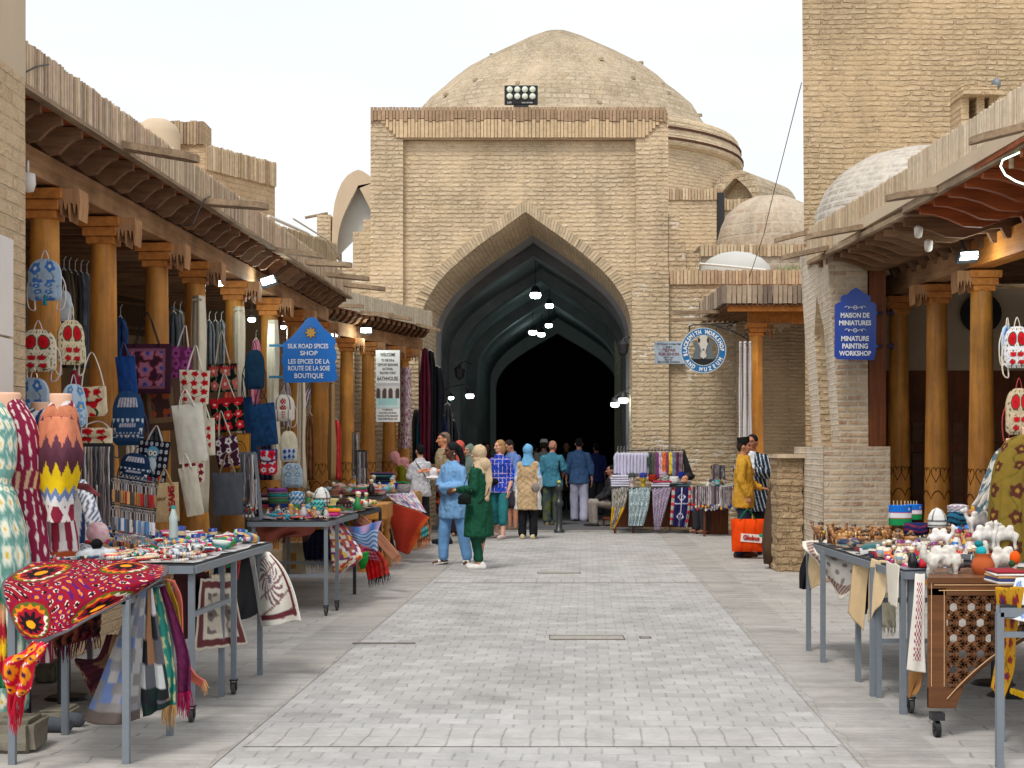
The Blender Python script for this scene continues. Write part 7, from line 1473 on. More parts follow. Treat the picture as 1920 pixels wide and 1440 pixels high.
plush('white plush camel with orange wool ball on its back', 1880, 1082, 76, 8.75, FW, R(10), flip=-1)
plush('white plush camel in the second row behind the donkey', 1845, 1030, 60, 9.5, S(216, 212, 206), R(20)); plush('cream plush camel at the back under the gowns', 1885, 1030, 60, 9.8, S(210, 204, 196), flip=-1); plush('small white plush camel behind the nearest fluffy one', 1762, 1030, 52, 9.6, S(222, 220, 216), R(-20)); plush('white plush camel at the far back row beside the clay towers', 1835, 1000, 54, 10.2, S(218, 214, 208), flip=-1)
q = P(1903, 1046, 8.6); mb = MB(); mb.ell(q, (.03, .03, .04), 12, 8, colr=S(232, 90, 20)); mb.ell(q+Vector((-.02, -.01, -.03)), (.02, .02, .02), 8, 6, colr=S(50, 80, 50)); o = mb.build('wool_ball', 'paint', smooth=True); tag(o, 'bright orange woollen bauble on the white plush camel', 'toy')
# cloths hanging from the right table
g5 = 'cloths hanging from the right table'
def rhomb(u, v):
    m = min(u, v, 1-u, 1-v)
    if m < .06: return S(224, 216, 202)
    if m < .17: return S(128, 92, 84) if math.sin(u*70+v*70) > -.4 else S(190, 176, 164)
    return S(222, 216, 206) if math.sin(u*26)*math.sin(v*22+u*6) < .55 else S(150, 140, 136)
cloth('cloth_panel', 'cream printed scarf with brown border blown over the right table corner', 'scarf', [[(1504, 1016, 12.1), (1545, 1012, 11.9), (1590, 1018, 11.4), (1640, 1046, 10.6)], [(1508, 1030, 11.9), (1550, 1040, 11.6), (1600, 1052, 11.1), (1636, 1062, 10.6)], [(1530, 1052, 11.8), (1560, 1068, 11.4), (1598, 1078, 11.0), (1628, 1070, 10.6)], [(1556, 1090, 11.6), (1570, 1112, 11.4), (1578, 1124, 11.1), (1616, 1086, 10.7)]], rhomb, 70, 60, .012, 1.6, group=g5)
for a in (('tan cloth strip hanging left of the printed scarf', [[(1518, 1040, 12.0), (1548, 1044, 11.8)], [(1516, 1072, 12.0), (1544, 1080, 11.8)], [(1520, 1104, 12.0), (1540, 1096, 11.8)]], S(206, 180, 140)),
          ('black cloth hanging at the far corner of the right table', [[(1510, 1040, 12.15), (1526, 1040, 12.1)], [(1500, 1070, 12.15), (1524, 1075, 12.1)], [(1499, 1104, 12.15), (1520, 1106, 12.1)]], S(22, 22, 26)),
          ('tan knotted cloth hanging from the middle of the right table', [[(1600, 1060, 10.5), (1630, 1056, 10.3)], [(1596, 1100, 10.5), (1624, 1110, 10.3)], [(1590, 1150, 10.5), (1618, 1182, 10.3)]], S(206, 178, 136)),
          ('pale tan cloth with tied knot near the table leg', [[(1634, 1048, 9.9), (1664, 1052, 9.7)], [(1630, 1090, 9.9), (1662, 1100, 9.7)], [(1628, 1168, 9.9), (1652, 1130, 9.7)]], S(216, 190, 150)),
          ('cream cloth end draped over the near left corner of the right table', [[(1662, 1052, 9.5), (1686, 1060, 9.2)], [(1664, 1090, 9.5), (1684, 1096, 9.2)], [(1666, 1130, 9.5), (1680, 1140, 9.2)]], S(226, 218, 202)),
          ('black strap cloth hanging between the tan cloths', [[(1622, 1060, 10.4), (1634, 1060, 10.3)], [(1620, 1110, 10.4), (1632, 1110, 10.3)], [(1614, 1160, 10.4), (1624, 1150, 10.3)]], S(30, 28, 30)),
          ('brown paper like cloth hanging beneath the cream runner', [[(1706, 1255, 9.1), (1730, 1258, 9.0)], [(1704, 1280, 9.1), (1726, 1285, 9.0)], [(1702, 1310, 9.1), (1716, 1302, 9.0)]], S(150, 106, 60))):
    cloth('cloth_panel', a[0], 'cloth', a[1], solid(a[2]), 16, 30, .014, 1.5, group=g5)
cloth('cloth_panel', 'fringed pale cloth in shade inside the right table', 'cloth', [[(1648, 1110, 10.2), (1680, 1112, 10.0)], [(1650, 1150, 10.2), (1680, 1150, 10.0)], [(1650, 1176, 10.2), (1680, 1176, 10)]], solid(S(180, 172, 150)), 12, 12, .01, group=g5, fringe=(S(190, 184, 166), .05, 20))
cloth('cloth_panel', 'long cream runner with maroon print beside the carved counter', 'table runner', [[(1716, 1076, 9.05), (1734, 1076, 9.0)], [(1713, 1130, 9.0), (1734, 1130, 8.95)], [(1706, 1200, 9.0), (1734, 1200, 8.95)], [(1700, 1256, 9.0), (1736, 1262, 8.95)]], lambda u, v: S(150, 60, 84) if .28 < u < .8 and v > .1 and math.sin(u*34)*math.sin(v*90) > .05 and v < .88 else S(222, 216, 206), 30, 90, .006, 1, group=g5)
yf = flowers(S(206, 150, 30), S(150, 40, 30), S(50, 60, 110), S(120, 110, 40), 2, 6, 5, .26)
cloth('cloth_panel', 'mustard yellow flowered cloth hanging from the nearest right table', 'cloth', [[(1866, 1102, 7.8), (1920, 1100, 7.6)], [(1876, 1190, 7.85), (1905, 1190, 7.7)], [(1866, 1250, 7.9), (1900, 1256, 7.8)], [(1858, 1290, 7.95), (1880, 1312, 7.9)]], yf, 30, 50, .012, 1.5, group=g5)
cloth('cloth_panel', 'white cloth with blue leaves thrown over the nearest right table', 'cloth', [[(1905, 1085, 7.9), (1960, 1080, 7.7)], [(1896, 1120, 7.8), (1960, 1130, 7.6)], [(1882, 1158, 7.7), (1950, 1170, 7.55)]], flowers(S(216, 220, 226), S(110, 140, 190), S(150, 170, 206), S(180, 190, 206), 3, 3, 5, .24), 30, 30, .01, 1, group=g5)
cloth('cloth_panel', 'bright yellow cloth end low at the right photo edge', 'cloth', [[(1896, 1290, 8.3), (1930, 1300, 8.2)], [(1894, 1300, 8.3), (1930, 1314, 8.2)]], solid(S(226, 176, 30)), 10, 6, .01, group=g5)
HG = (((150, 40, 60), 'wine red'), ((40, 70, 120), 'denim blue'), ((206, 196, 180), 'ivory'), ((60, 60, 66), 'charcoal'), ((130, 60, 110), 'violet'), ((190, 140, 60), 'mustard'), ((40, 110, 110), 'teal'), ((180, 80, 60), 'brick red'), ((90, 100, 60), 'olive'), ((200, 120, 140), 'rose pink'), ((30, 34, 60), 'midnight blue'), ((160, 150, 150), 'silver grey'), ((120, 80, 50), 'brown'), ((206, 60, 60), 'poppy red'))
for k, (px, y0, y1, w, Y) in enumerate(((140, 700, 830, 16, 13.0), (226, 600, 700, 20, 15.0), (248, 760, 900, 20, 14.0), (292, 800, 900, 24, 14.6), (308, 640, 720, 18, 16.6), (352, 700, 860, 22, 15.6), (380, 760, 880, 20, 16.2), (430, 700, 800, 20, 17.5), (452, 830, 940, 22, 17.0), (480, 640, 760, 18, 20.0), (500, 800, 900, 18, 18.4), (536, 720, 800, 16, 21.0), (582, 780, 900, 14, 22.4), (630, 790, 900, 16, 24.2))):
    garment(px, y0, y1, w, Y, flowers(S(*HG[k][0]), sc3(S(*HG[k][0]), 1.7), sc3(S(*HG[k][0]), .5), sc3(S(*HG[k][0]), .7), 3, 6, k), HG[k][1]+' patterned textile hanging behind the bags of the left colonnade', 'textiles behind the bags')
# jewellery boards and keyring racks
def strands(mb, a, b, c, n, seed, ln=(.7, 1), cols=None, th=.006, dy=.02):
    """hanging strands between a->b along the top, down to c.z"""
    rnd = random.Random(seed); cols = cols or [S(190, 190, 196), S(120, 118, 124), S(70, 66, 72), S(214, 206, 196), S(150, 130, 120), S(90, 84, 96)]
    for k in range(n):
        p = a.lerp(b, (k+rnd.random()*.6)/n)+Vector((0, rnd.uniform(-dy, dy), 0)); L = (p.z-c)*rnd.uniform(*ln); z = p.z; pts = []; m_ = max(3, int(L/.05))
        pts = [p+Vector((rnd.uniform(-.004, .004), 0, -L*t/m_)) for t in range(m_+1)]; cc = rnd.choice(cols)
        mb.tube(pts, [th*rnd.uniform(.4, 1.4) for _ in pts], 5, colr=cc); mb.ell(pts[-1], (th*2, th*1.5, th*2.6), 6, 4, colr=rnd.choice(cols+PAL[:4]))
def board(lab, x0, y0, x1, y1, Y, slant, n, seed, mat='steel'):
    a, b = P(x0, y0, Y), P(x1, y0, Y-.05); c, d = P(x0+slant, y1, Y), P(x1+slant, y1, Y-.05); t = thing('necklace_board', lab, 'jewellery board', (c.x, c.y, c.z))
    mb = MB()
    for p, q_ in ((a, b), (b, d), (c, d), (a, c)): mb.bar(p, q_, .03)
    mb.build('frame', mat, t); mb = MB(); mb.add([a+Vector((0, .02, 0)), b+Vector((0, .02, 0)), d+Vector((0, .02, 0)), c+Vector((0, .02, 0))], [(0, 1, 2, 3)]); mb.build('backing', 'dsteel', t, solid=.01)
    mb = MB(); strands(mb, a+Vector((.01, -.03, -.01)), b+Vector((-.01, -.03, -.01)), c.z, n, seed); strands(mb, a.lerp(c, .4)+Vector((.02, -.04, 0)), b.lerp(d, .4)+Vector((0, -.04, 0)), c.z, n//2, seed+1, (.6, .95)); mb.build('necklaces', 'gloss', t)
board('tall grey framed necklace board standing at the left end of the hat stall', 452, 850, 478, 972, 14.75, 12, 26, 1); board('black framed necklace board on the far left stall', 669, 846, 686, 925, 21.5, 1, 16, 2, 'dsteel'); board('pink framed narrow necklace board leaning on the far left column', 662, 812, 672, 890, 21.9, -1, 8, 3, 'greywood')
board('wide necklace curtain board behind the striped and zigzag robes', 150, 835, 210, 1020, 10.6, -2, 40, 4, 'dsteel')
def rack(lab, y0, x0, x1, Y, L, n, seed, cols):
    a, b = P(x0, y0, Y), P(x1, y0+12, Y); t = thing('keyring_rack', lab, 'keyring rack', ((a.x+b.x)/2, Y, a.z-L)); mb = MB(); mb.tube([a+Vector((0, 0, .03)), a, b, b+Vector((0, 0, .03))], .004, 6); mb.build('wire', 'dsteel', t)
    rnd = random.Random(seed); mb = MB()
    for k in range(n):
        p = a.lerp(b, (k+.5)/n)+Vector((0, rnd.uniform(-.05, .01), -.01)); mb.tube([p+Vector((.012*math.cos(q), 0, -.014+.012*math.sin(q))) for q in [i*PI/4 for i in range(9)]], .002, 4, colr=S(130, 130, 134)); mb.tube([p+Vector((0, 0, -.026)), p+Vector((0, 0, -L*.45))], .003, 4, colr=S(160, 160, 164)); mb.box(p+Vector((0, 0, -L*.7)), (.018, .008, L*.5), rz=rnd.uniform(-1, 1), colr=rnd.choice(cols))
    mb.build('keyrings', 'gloss', t)
cw_ = [S(180, 126, 70), S(196, 144, 84), S(150, 100, 54), S(60, 60, 64), S(160, 30, 40)]
rack('upper wire rack of wooden keyrings in front of the navy flap backpack', 893, 214, 292, 9.9, .16, 22, 1, cw_); rack('middle wire rack of metal keyrings below the wooden ones', 944, 210, 290, 9.8, .16, 24, 2, [S(150, 150, 156), S(90, 90, 96), S(200, 200, 206), S(60, 110, 160)]); rack('lowest wire rack of keyrings standing on the jewellery table', 994, 216, 282, 9.75, .12, 20, 3, cw_)
for k, (px, py) in enumerate(((212, 893), (292, 903))): pass
mb = MB(); mb.tube([P(211, 890, 9.95), P(214, 1030, 9.95)], .01, 6); mb.tube([P(293, 902, 9.95), P(286, 1030, 9.95)], .01, 6); o = mb.build('rack_stand', 'black'); tag(o, 'black metal uprights holding the three keyring racks', 'rack')
q = P(325, 1012, 10.0); t = thing('water_bottle', 'clear green tinted water bottle standing on the jewellery table', 'bottle', q); mb = MB(); mb.lathe([(.001, 0), (.027, 0), (.029, .02), (.027, .12), (.029, .14), (.014, .19), (.013, .2)], q, 20, colr=S(186, 204, 200)); mb.build('bottle', 'gloss', t, smooth=True); mb = MB(); mb.lathe([(.015, .2), (.015, .22), (.001, .222)], q, 12, colr=S(30, 150, 150)); mb.build('cap', 'gloss', t)
q = P(183, 1018, 9.4); mb = MB(); mb.ell(q+Vector((0, 0, .06)), (.07, .06, .07), 16, 10, colr=lambda v: mixc(S(214, 150, 160), S(226, 214, 214), random.random())); o = mb.build('bead_sack', 'gloss', smooth=True); tag(o, 'clear sack of pink beads on the left jewellery table', 'bag')
q = P(183, 1052, 9.0); t = thing('plush_toy', 'grey and black plush animal lying at the near left of the jewellery table', 'plush toy', q); blob('body', [('c', [(-.1, 0, .03), (0, 0, .045), (.08, .02, .04)], [.03, .045, .03])], .01, S(196, 200, 204), 'paint', t, 2, .008, 30); mb = MB(); mb.ell((0, -.02, .1), (.035, .03, .032), 12, 8, colr=S(16, 16, 18)); mb.build('black_head', 'paint', t, smooth=True, local=True)
# stones, slippers at the lower left
rnd = random.Random(11)
for k, (px, py, w, h, Y, l) in enumerate(((24, 1405, 110, 60, 8.15, 'large flat grey stone block at the lower left corner'), (110, 1345, 60, 30, 8.9, 'flat stone slab behind the large block'), (-4, 1330, 60, 40, 8.6, 'rough stone at the left photo edge'), (96, 1222, 40, 34, 10.6, 'small broken stone on the ground by the plinth'))):
    q = P(px, py, Y); q.z = 0; k_ = Y/F; c = Vector((w*k_/2, .16, h*k_)); t = [('e', (0, 0, c.z*.45), (c.x, c.y, c.z*.6))]
    mb = MB(); bm = bmesh.new(); bmesh.ops.create_cube(bm, size=1); bmesh.ops.bevel(bm, geom=bm.edges[:], offset=.12, segments=2, affect='EDGES'); bmesh.ops.subdivide_edges(bm, edges=bm.edges[:], cuts=2, use_grid_fill=True)
    vs = []
    for v in bm.verts: n_ = noise.noise(v.co*2.2+Vector((k*3, 0, 0)))*.14+noise.noise(v.co*6)*.05; vs.append(Vector((q.x, q.y, c.z*.5))+Vector((v.co.x*c.x*2*(1+n_), v.co.y*c.y*2*(1+n_), v.co.z*c.z*(1+n_))))
    mb.add(vs, [tuple(v.index for v in f.verts) for f in bm.faces], S(128, 122, 108)); bm.free(); o = mb.build('stone_block', 'slat'); tag(o, l, 'stone')
for px, py, Y, l in ((98, 1376, 8.62, 'left grey rubber clog under the nearest table'), (122, 1364, 8.8, 'right grey rubber clog under the nearest table')):
    q = P(px, py, Y); q.z = 0; t = [('c', [(-.08, 0, .03), (0, 0, .04), (.08, .0, .03)], [.034, .042, .04])]; o = blob('rubber_clog', t, .008, S(84, 88, 96), 'paint', None, 2); o.location = q; tag(o, l, 'clog')
# bicycle behind the right columns
q = P(1735, 985, 19.0); t = thing('bicycle', 'dark bicycle with red frame parked behind the right columns', 'bicycle', (4.95, 20.2, 0))
for x in (4.75, 5.75): mb = MB(); mb.tube([(x+.3*math.cos(a), 20.2, .33+.3*math.sin(a)) for a in [i*PI/12 for i in range(25)]], .02, 6); w = mb.build('wheel', 'black', t); mb = MB(); [mb.tube([(x, 20.2, .33), (x+.3*math.cos(a), 20.2, .33+.3*math.sin(a))], .003, 3) for a in [i*PI/6 for i in range(12)]]; mb.build('spokes', 'chrome', w)
mb = MB(); mb.tube([(4.75, 20.2, .33), (4.95, 20.2, .95), (5.35, 20.2, .4), (5.5, 20.2, .85), (4.93, 20.2, .85)], .02, 8, colr=S(150, 24, 30)); mb.tube([(5.35, 20.2, .4), (5.75, 20.2, .33), (5.5, 20.2, .85)], .014, 6, colr=S(150, 24, 30)); mb.build('frame', 'gloss', t)
mb = MB(); mb.tube([(4.93, 19.92, 1.12), (4.98, 20.1, 1.06), (4.97, 20.2, 1.0), (4.98, 20.3, 1.06), (4.93, 20.48, 1.12)], .014, 6); mb.build('handlebar', 'chrome', t); mb = MB(); mb.ell((5.5, 20.2, .95), (.13, .08, .04), 12, 6); mb.build('saddle', 'black', t)
# bollard
q = Vector((.90, 29.55, 0)); t = thing('bollard', 'dark grey iron bollard with a small yellow ball on top before the arch', 'bollard', q); mb = MB(); mb.lathe([(.1, 0), (.1, .05), (.06, .08), (.055, .5), (.08, .52), (.08, .6), (.055, .62), (.05, .8), (.075, .82), (.07, .9), (.02, .95), (.001, .95)], q, 18, colr=S(52, 58, 58)); mb.build('post', 'gloss', t, smooth=True); mb = MB(); mb.ell(q+Vector((0, 0, .97)), (.04, .04, .035), 12, 8, colr=S(190, 190, 80)); mb.build('ball', 'gloss', t, smooth=True)
# leather roll by the stone stub
q = P(1446, 1036, 20.6); mb = MB(); mb.lathe([(.001, 0), (.12, .0), (.15, .25), (.15, .5), (.13, .8), (.09, 1.1), (.045, 1.32), (.005, 1.36)], (0, 0, 0), 20, jit=.06); mb.v = [Matrix.Translation((q.x+.02, 20.6, .06)) @ Matrix.Rotation(R(3), 4, 'Y') @ v for v in mb.v]; mb.hc = True; mb.c = [sc3(S(92, 72, 58), .7+.5*abs(noise.noise(v*9))) for v in mb.v]; o = mb.build('leather_roll', 'paint', smooth=True); tag(o, 'tall brown speckled leather roll leaning on the crumbling stone wall', 'leather roll')
# ------------------------------------------------------------------ stall at the right of the arch
tb = thing('market_table', 'long dark stall table draped with ikat scarves right of the arch', 'table', (2.9, 29.5, 0)); Ys = 29.2
mb = MB(); mb.box((2.72, 29.55, .86), (1.75, .7, .03)); mb.build('table_top', 'dsteel', tb)
for x, y in ((1.95, 29.25), (2.3, 29.3), (3.5, 29.25), (1.95, 29.85), (3.5, 29.85)): mb = MB(); mb.bar((x, y, 0), (x, y, .85), .05); mb.build('leg', 'doorwood', tb)
mb = MB(); mb.box((2.72, 29.75, .45), (1.6, .03, .7)); mb.build('back_panel', 'doorwood', tb)
t2 = thing('market_table', 'small table with fringed jewellery edge between the ikat stall and the men', 'table', (4.2, 28.6, 0)); mb = MB(); mb.box((4.1, 28.6, .86), (1.3, .7, .03)); mb.build('table_top', 'dsteel', t2)
for x, y in ((3.52, 28.3), (4.7, 28.3), (3.9, 28.9), (4.7, 28.9)): mb = MB(); mb.bar((x, y, 0), (x, y, .85), .035); mb.build('leg', 'doorwood', t2)
mb = MB(); strands(mb, P(1297, 912, 28.2), P(1362, 912, 28.2), P(1300, 957, 28.2).z, 44, 5, (.75, 1), [S(170, 166, 172), S(120, 110, 120), S(90, 60, 80), S(206, 200, 200)], .011); strands(mb, P(1362, 912, 28.2), P(1440, 900, 28.2), P(1300, 957, 28.2).z, 30, 6, (.75, 1), [S(150, 146, 152), S(110, 70, 90), S(190, 186, 186)], .011); o = mb.build('necklace_fringe', 'gloss'); tag(o, 'row of silver and purple necklaces hanging from the small table edge', 'necklaces')
g6 = 'ikat scarves hanging from the arch stall'
cloth('ikat_scarf', 'grey olive ikat scarf with yellow ends at the left corner of the arch stall', 'scarf', [[(1147, 914, Ys), (1178, 914, Ys)], [(1147, 950, Ys-.03), (1172, 950, Ys-.03)], [(1144, 994, Ys), (1152, 992, Ys)]], lambda u, v: S(206, 160, 40) if v > .5 and (u < .25 or u > .7) else ikat(S(96, 92, 84), S(180, 176, 170), S(90, 90, 50), 3, 2)(u, v), 30, 50, .015, group=g6)
cloth('ikat_scarf', 'teal and white diamond ikat scarf with dark fringe on the arch stall', 'scarf', [[(1179, 914, Ys), (1220, 914, Ys)], [(1179, 950, Ys-.02), (1216, 950, Ys-.02)], [(1178, 986, Ys), (1206, 986, Ys)]], ikat(S(46, 88, 104), S(200, 214, 216), S(170, 196, 200), 4, 3.5), 60, 80, .008, group=g6, fringe=(S(60, 60, 60), .12, 24))
cloth('ikat_scarf', 'purple and pale diamond ikat scarf tapering to a point on the arch stall', 'scarf', [[(1223, 914, Ys), (1259, 914, Ys)], [(1224, 950, Ys-.02), (1250, 950, Ys-.02)], [(1227, 994, Ys), (1237, 994, Ys)]], ikat(S(80, 58, 88), S(196, 184, 206), S(110, 80, 110), 3.4, 3.5), 60, 80, .008, group=g6)
def navyi(u, v):
    if u < .16 or u > .86: return S(190, 50, 60) if (v*5) % 1 < .4 else S(170, 168, 164)
    if abs(v-.42) < .015: return S(190, 186, 206)
    y = ((v*2) % 1)-.5; x = abs(u-.52); return S(206, 206, 222) if abs(x-.16*math.cos(y*9)) < .035+.02*math.sin(v*60) or x < .03 else S(32, 30, 84)
cloth('ikat_scarf', 'deep indigo scarf with white motifs and red border on the arch stall', 'scarf', [[(1260, 914, Ys), (1296, 914, Ys)], [(1258, 950, Ys-.02), (1295, 950, Ys-.02)], [(1256, 984, Ys), (1288, 990, Ys)]], navyi, 60, 70, .01, group=g6)
mb = MB(); mb.tube([P(1158, 845, 29.6), P(1283, 844, 29.6)], .014, 6); mb.tube([P(1283, 844, 29.6), P(1284, 915, 29.6)], .014, 6); mb.tube([P(1161, 845, 29.6), P(1161, 915, 29.6)], .014, 6); mb.bar(P(1283, 846, 29.6), P(1284, 870, 29.6), .05, .03); o = mb.build('garment_rail', 'black'); tag(o, 'black garment rail over the ikat stall right of the arch', 'clothes rail')
mb = MB()
for k in range(9): mb.tube([P(1284, 848, 29.6), P(1286+k*1.7, 892, 29.5+.02*k)], .01, 4)
mb.ell(P(1290, 893, 29.55), (.14, .08, .08), 10, 6); o = mb.build('net_bag', 'black'); tag(o, 'black string net bag hanging at the end of the garment rail', 'bag')
for k in range(10): garment(1158+k*6, 851, 889+(k % 3)*3, 13, 29.6+.01*(k % 2), solid(sc3(S(206, 204, 226), .9+.02*(k % 4))), 'white child shirt in the row on the rail over the ikat stall', 'white shirts on the rail', 'shirt')
for k, (c, l) in enumerate((((60, 70, 64), 'dark green'), ((90, 86, 80), 'grey brown'), ((110, 60, 110), 'purple'), ((190, 170, 180), 'pale pink'), ((210, 110, 50), 'orange'), ((130, 60, 90), 'plum'), ((200, 180, 60), 'yellow'), ((110, 120, 150), 'slate blue'), ((90, 50, 70), 'maroon'), ((130, 110, 120), 'mauve'))):
    garment(1219+k*6.4, 850, 890+(k % 3)*4, 8, 29.58, flowers(S(*c), sc3(S(*c), 1.5), sc3(S(*c), .6), sc3(S(*c), .7), 2, 6, k), l+' patterned scarf hanging on the rail over the ikat stall', 'patterned scarves on the rail', 'scarf')
pile('pile of white folded shirts at the left end of the ikat stall', 1163, 913, 34, 29.25, 5, ((206, 204, 222), (196, 196, 214)), .045, d=.3)
pile('white and red folded cloths in the middle of the ikat stall', 1240, 913, 38, 29.25, 3, ((206, 200, 216), (196, 190, 206), (180, 60, 80)), .04, d=.3)
pile('teal and grey patterned cloth pile at the right of the ikat stall', 1275, 913, 40, 29.3, 3, ((70, 100, 110), (110, 120, 120), (150, 150, 160)), .04, d=.3)
for px, c, hc, l in ((1185, S(196, 180, 180), (60, 66, 60), 'pale mannequin head with dark cap on the ikat stall'), (1206, S(180, 156, 60), (40, 50, 120), 'golden mannequin head with blue cap on the ikat stall')):
    q = P(px, 912, 29.25); t = thing('mannequin_head', l, 'mannequin head', q); blob('face', [('e', (0, 0, .13), (.06, .07, .09)), ('c', [(0, 0, 0), (0, 0, .08)], [.05, .04]), ('c', [(0, -.066, .14), (0, -.08, .115)], [.01, .014])], .012, lambda v: S(60, 50, 50) if (abs(abs(v[0])-.025) < .012 and abs(v[2]-.145) < .01 and v[1] < -.03) else c, 'paint', t)
    mb = MB(); mb.lathe([(.066, .17), (.07, .2), (.066, .24), (.04, .26), (.001, .262)], (0, 0, 0), 16, colr=lambda v: S(*hc) if math.sin(math.atan2(v[1], v[0])*9) > 0 else sc3(S(*hc), 1.8), uvm=False); mb.build('cap', 'paint', t, local=True, smooth=True)
for a in (('red orange round cap on the ikat stall', 1224, 903, 16, 'flat', S(180, 50, 24), S(120, 30, 20)), ('purple and red cap on the ikat stall behind the cloths', 1243, 896, 14, 'square', S(150, 50, 110), S(190, 180, 190)), ('green patterned cap in front of the purple cap', 1246, 903, 15, 'flat', S(50, 110, 90), S(180, 190, 180)), ('white round cap pile on the ikat stall', 1264, 906, 18, 'flat', W_, S(206, 204, 210)), ('blue cap at the right end of the ikat stall', 1278, 897, 12, 'flat', S(24, 40, 130), S(30, 50, 140)), ('small orange and red bead cap at the right end of the ikat stall', 1283, 904, 14, 'square', S(196, 80, 40), S(220, 180, 140))): hat(a[0], a[1], a[2], a[3], 29.35, a[4], a[5], a[6], h=.13)
spread('on the small table by the two men', 3.55, 4.65, 28.3, 28.9, .88, [('bowl', 3), ('beads', 5), ('doll', 2), ('cup', 2)], 36, 12, LT, (1.8, 3), 0, .03)
mb = MB(); strands(mb, P(1336, 872, 28.4), P(1360, 872, 28.4), P(1340, 908, 28.4).z, 22, 9, (.8, 1), None, .014); o = mb.build('necklace_cluster', 'gloss'); tag(o, 'cluster of grey necklaces hanging on a stand beside the seated vendor', 'necklaces')
# ------------------------------------------------------------------ people
def hand(sh, w, d, up, side, k, curl=.5, r=.0088):
    d = Vector(d).normalized(); n = Vector(up).normalized(); n = (n-d*n.dot(d)).normalized(); a = d.cross(n); w = Vector(w)
    for o in (-.024, -.008, .008, .024): sh.append(('c', [w+a*o*k*.7, w+d*.085*k+a*o*k*1.15], [.014*k, .0135*k]))
    for o, L in ((-.030, .066), (-.010, .076), (.010, .072), (.030, .056)):
        p = w+d*.088*k+a*o*k; d1 = (d-n*curl*.6).normalized(); d2 = (d-n*curl*1.6).normalized(); q = p+d1*L*.55*k; sh.append(('c', [p, q, q+d2*L*.5*k], [r*k, r*k*.95, r*k*.8]))
    p = w+d*.02*k+a*side*.022*k; q = p+(d*.55+a*side*.8-n*.2).normalized()*.042*k; sh.append(('c', [p, q, q+(d-n*curl*.8+a*side*.1).normalized()*.035*k], [.013*k, .0105*k, .009*k]))
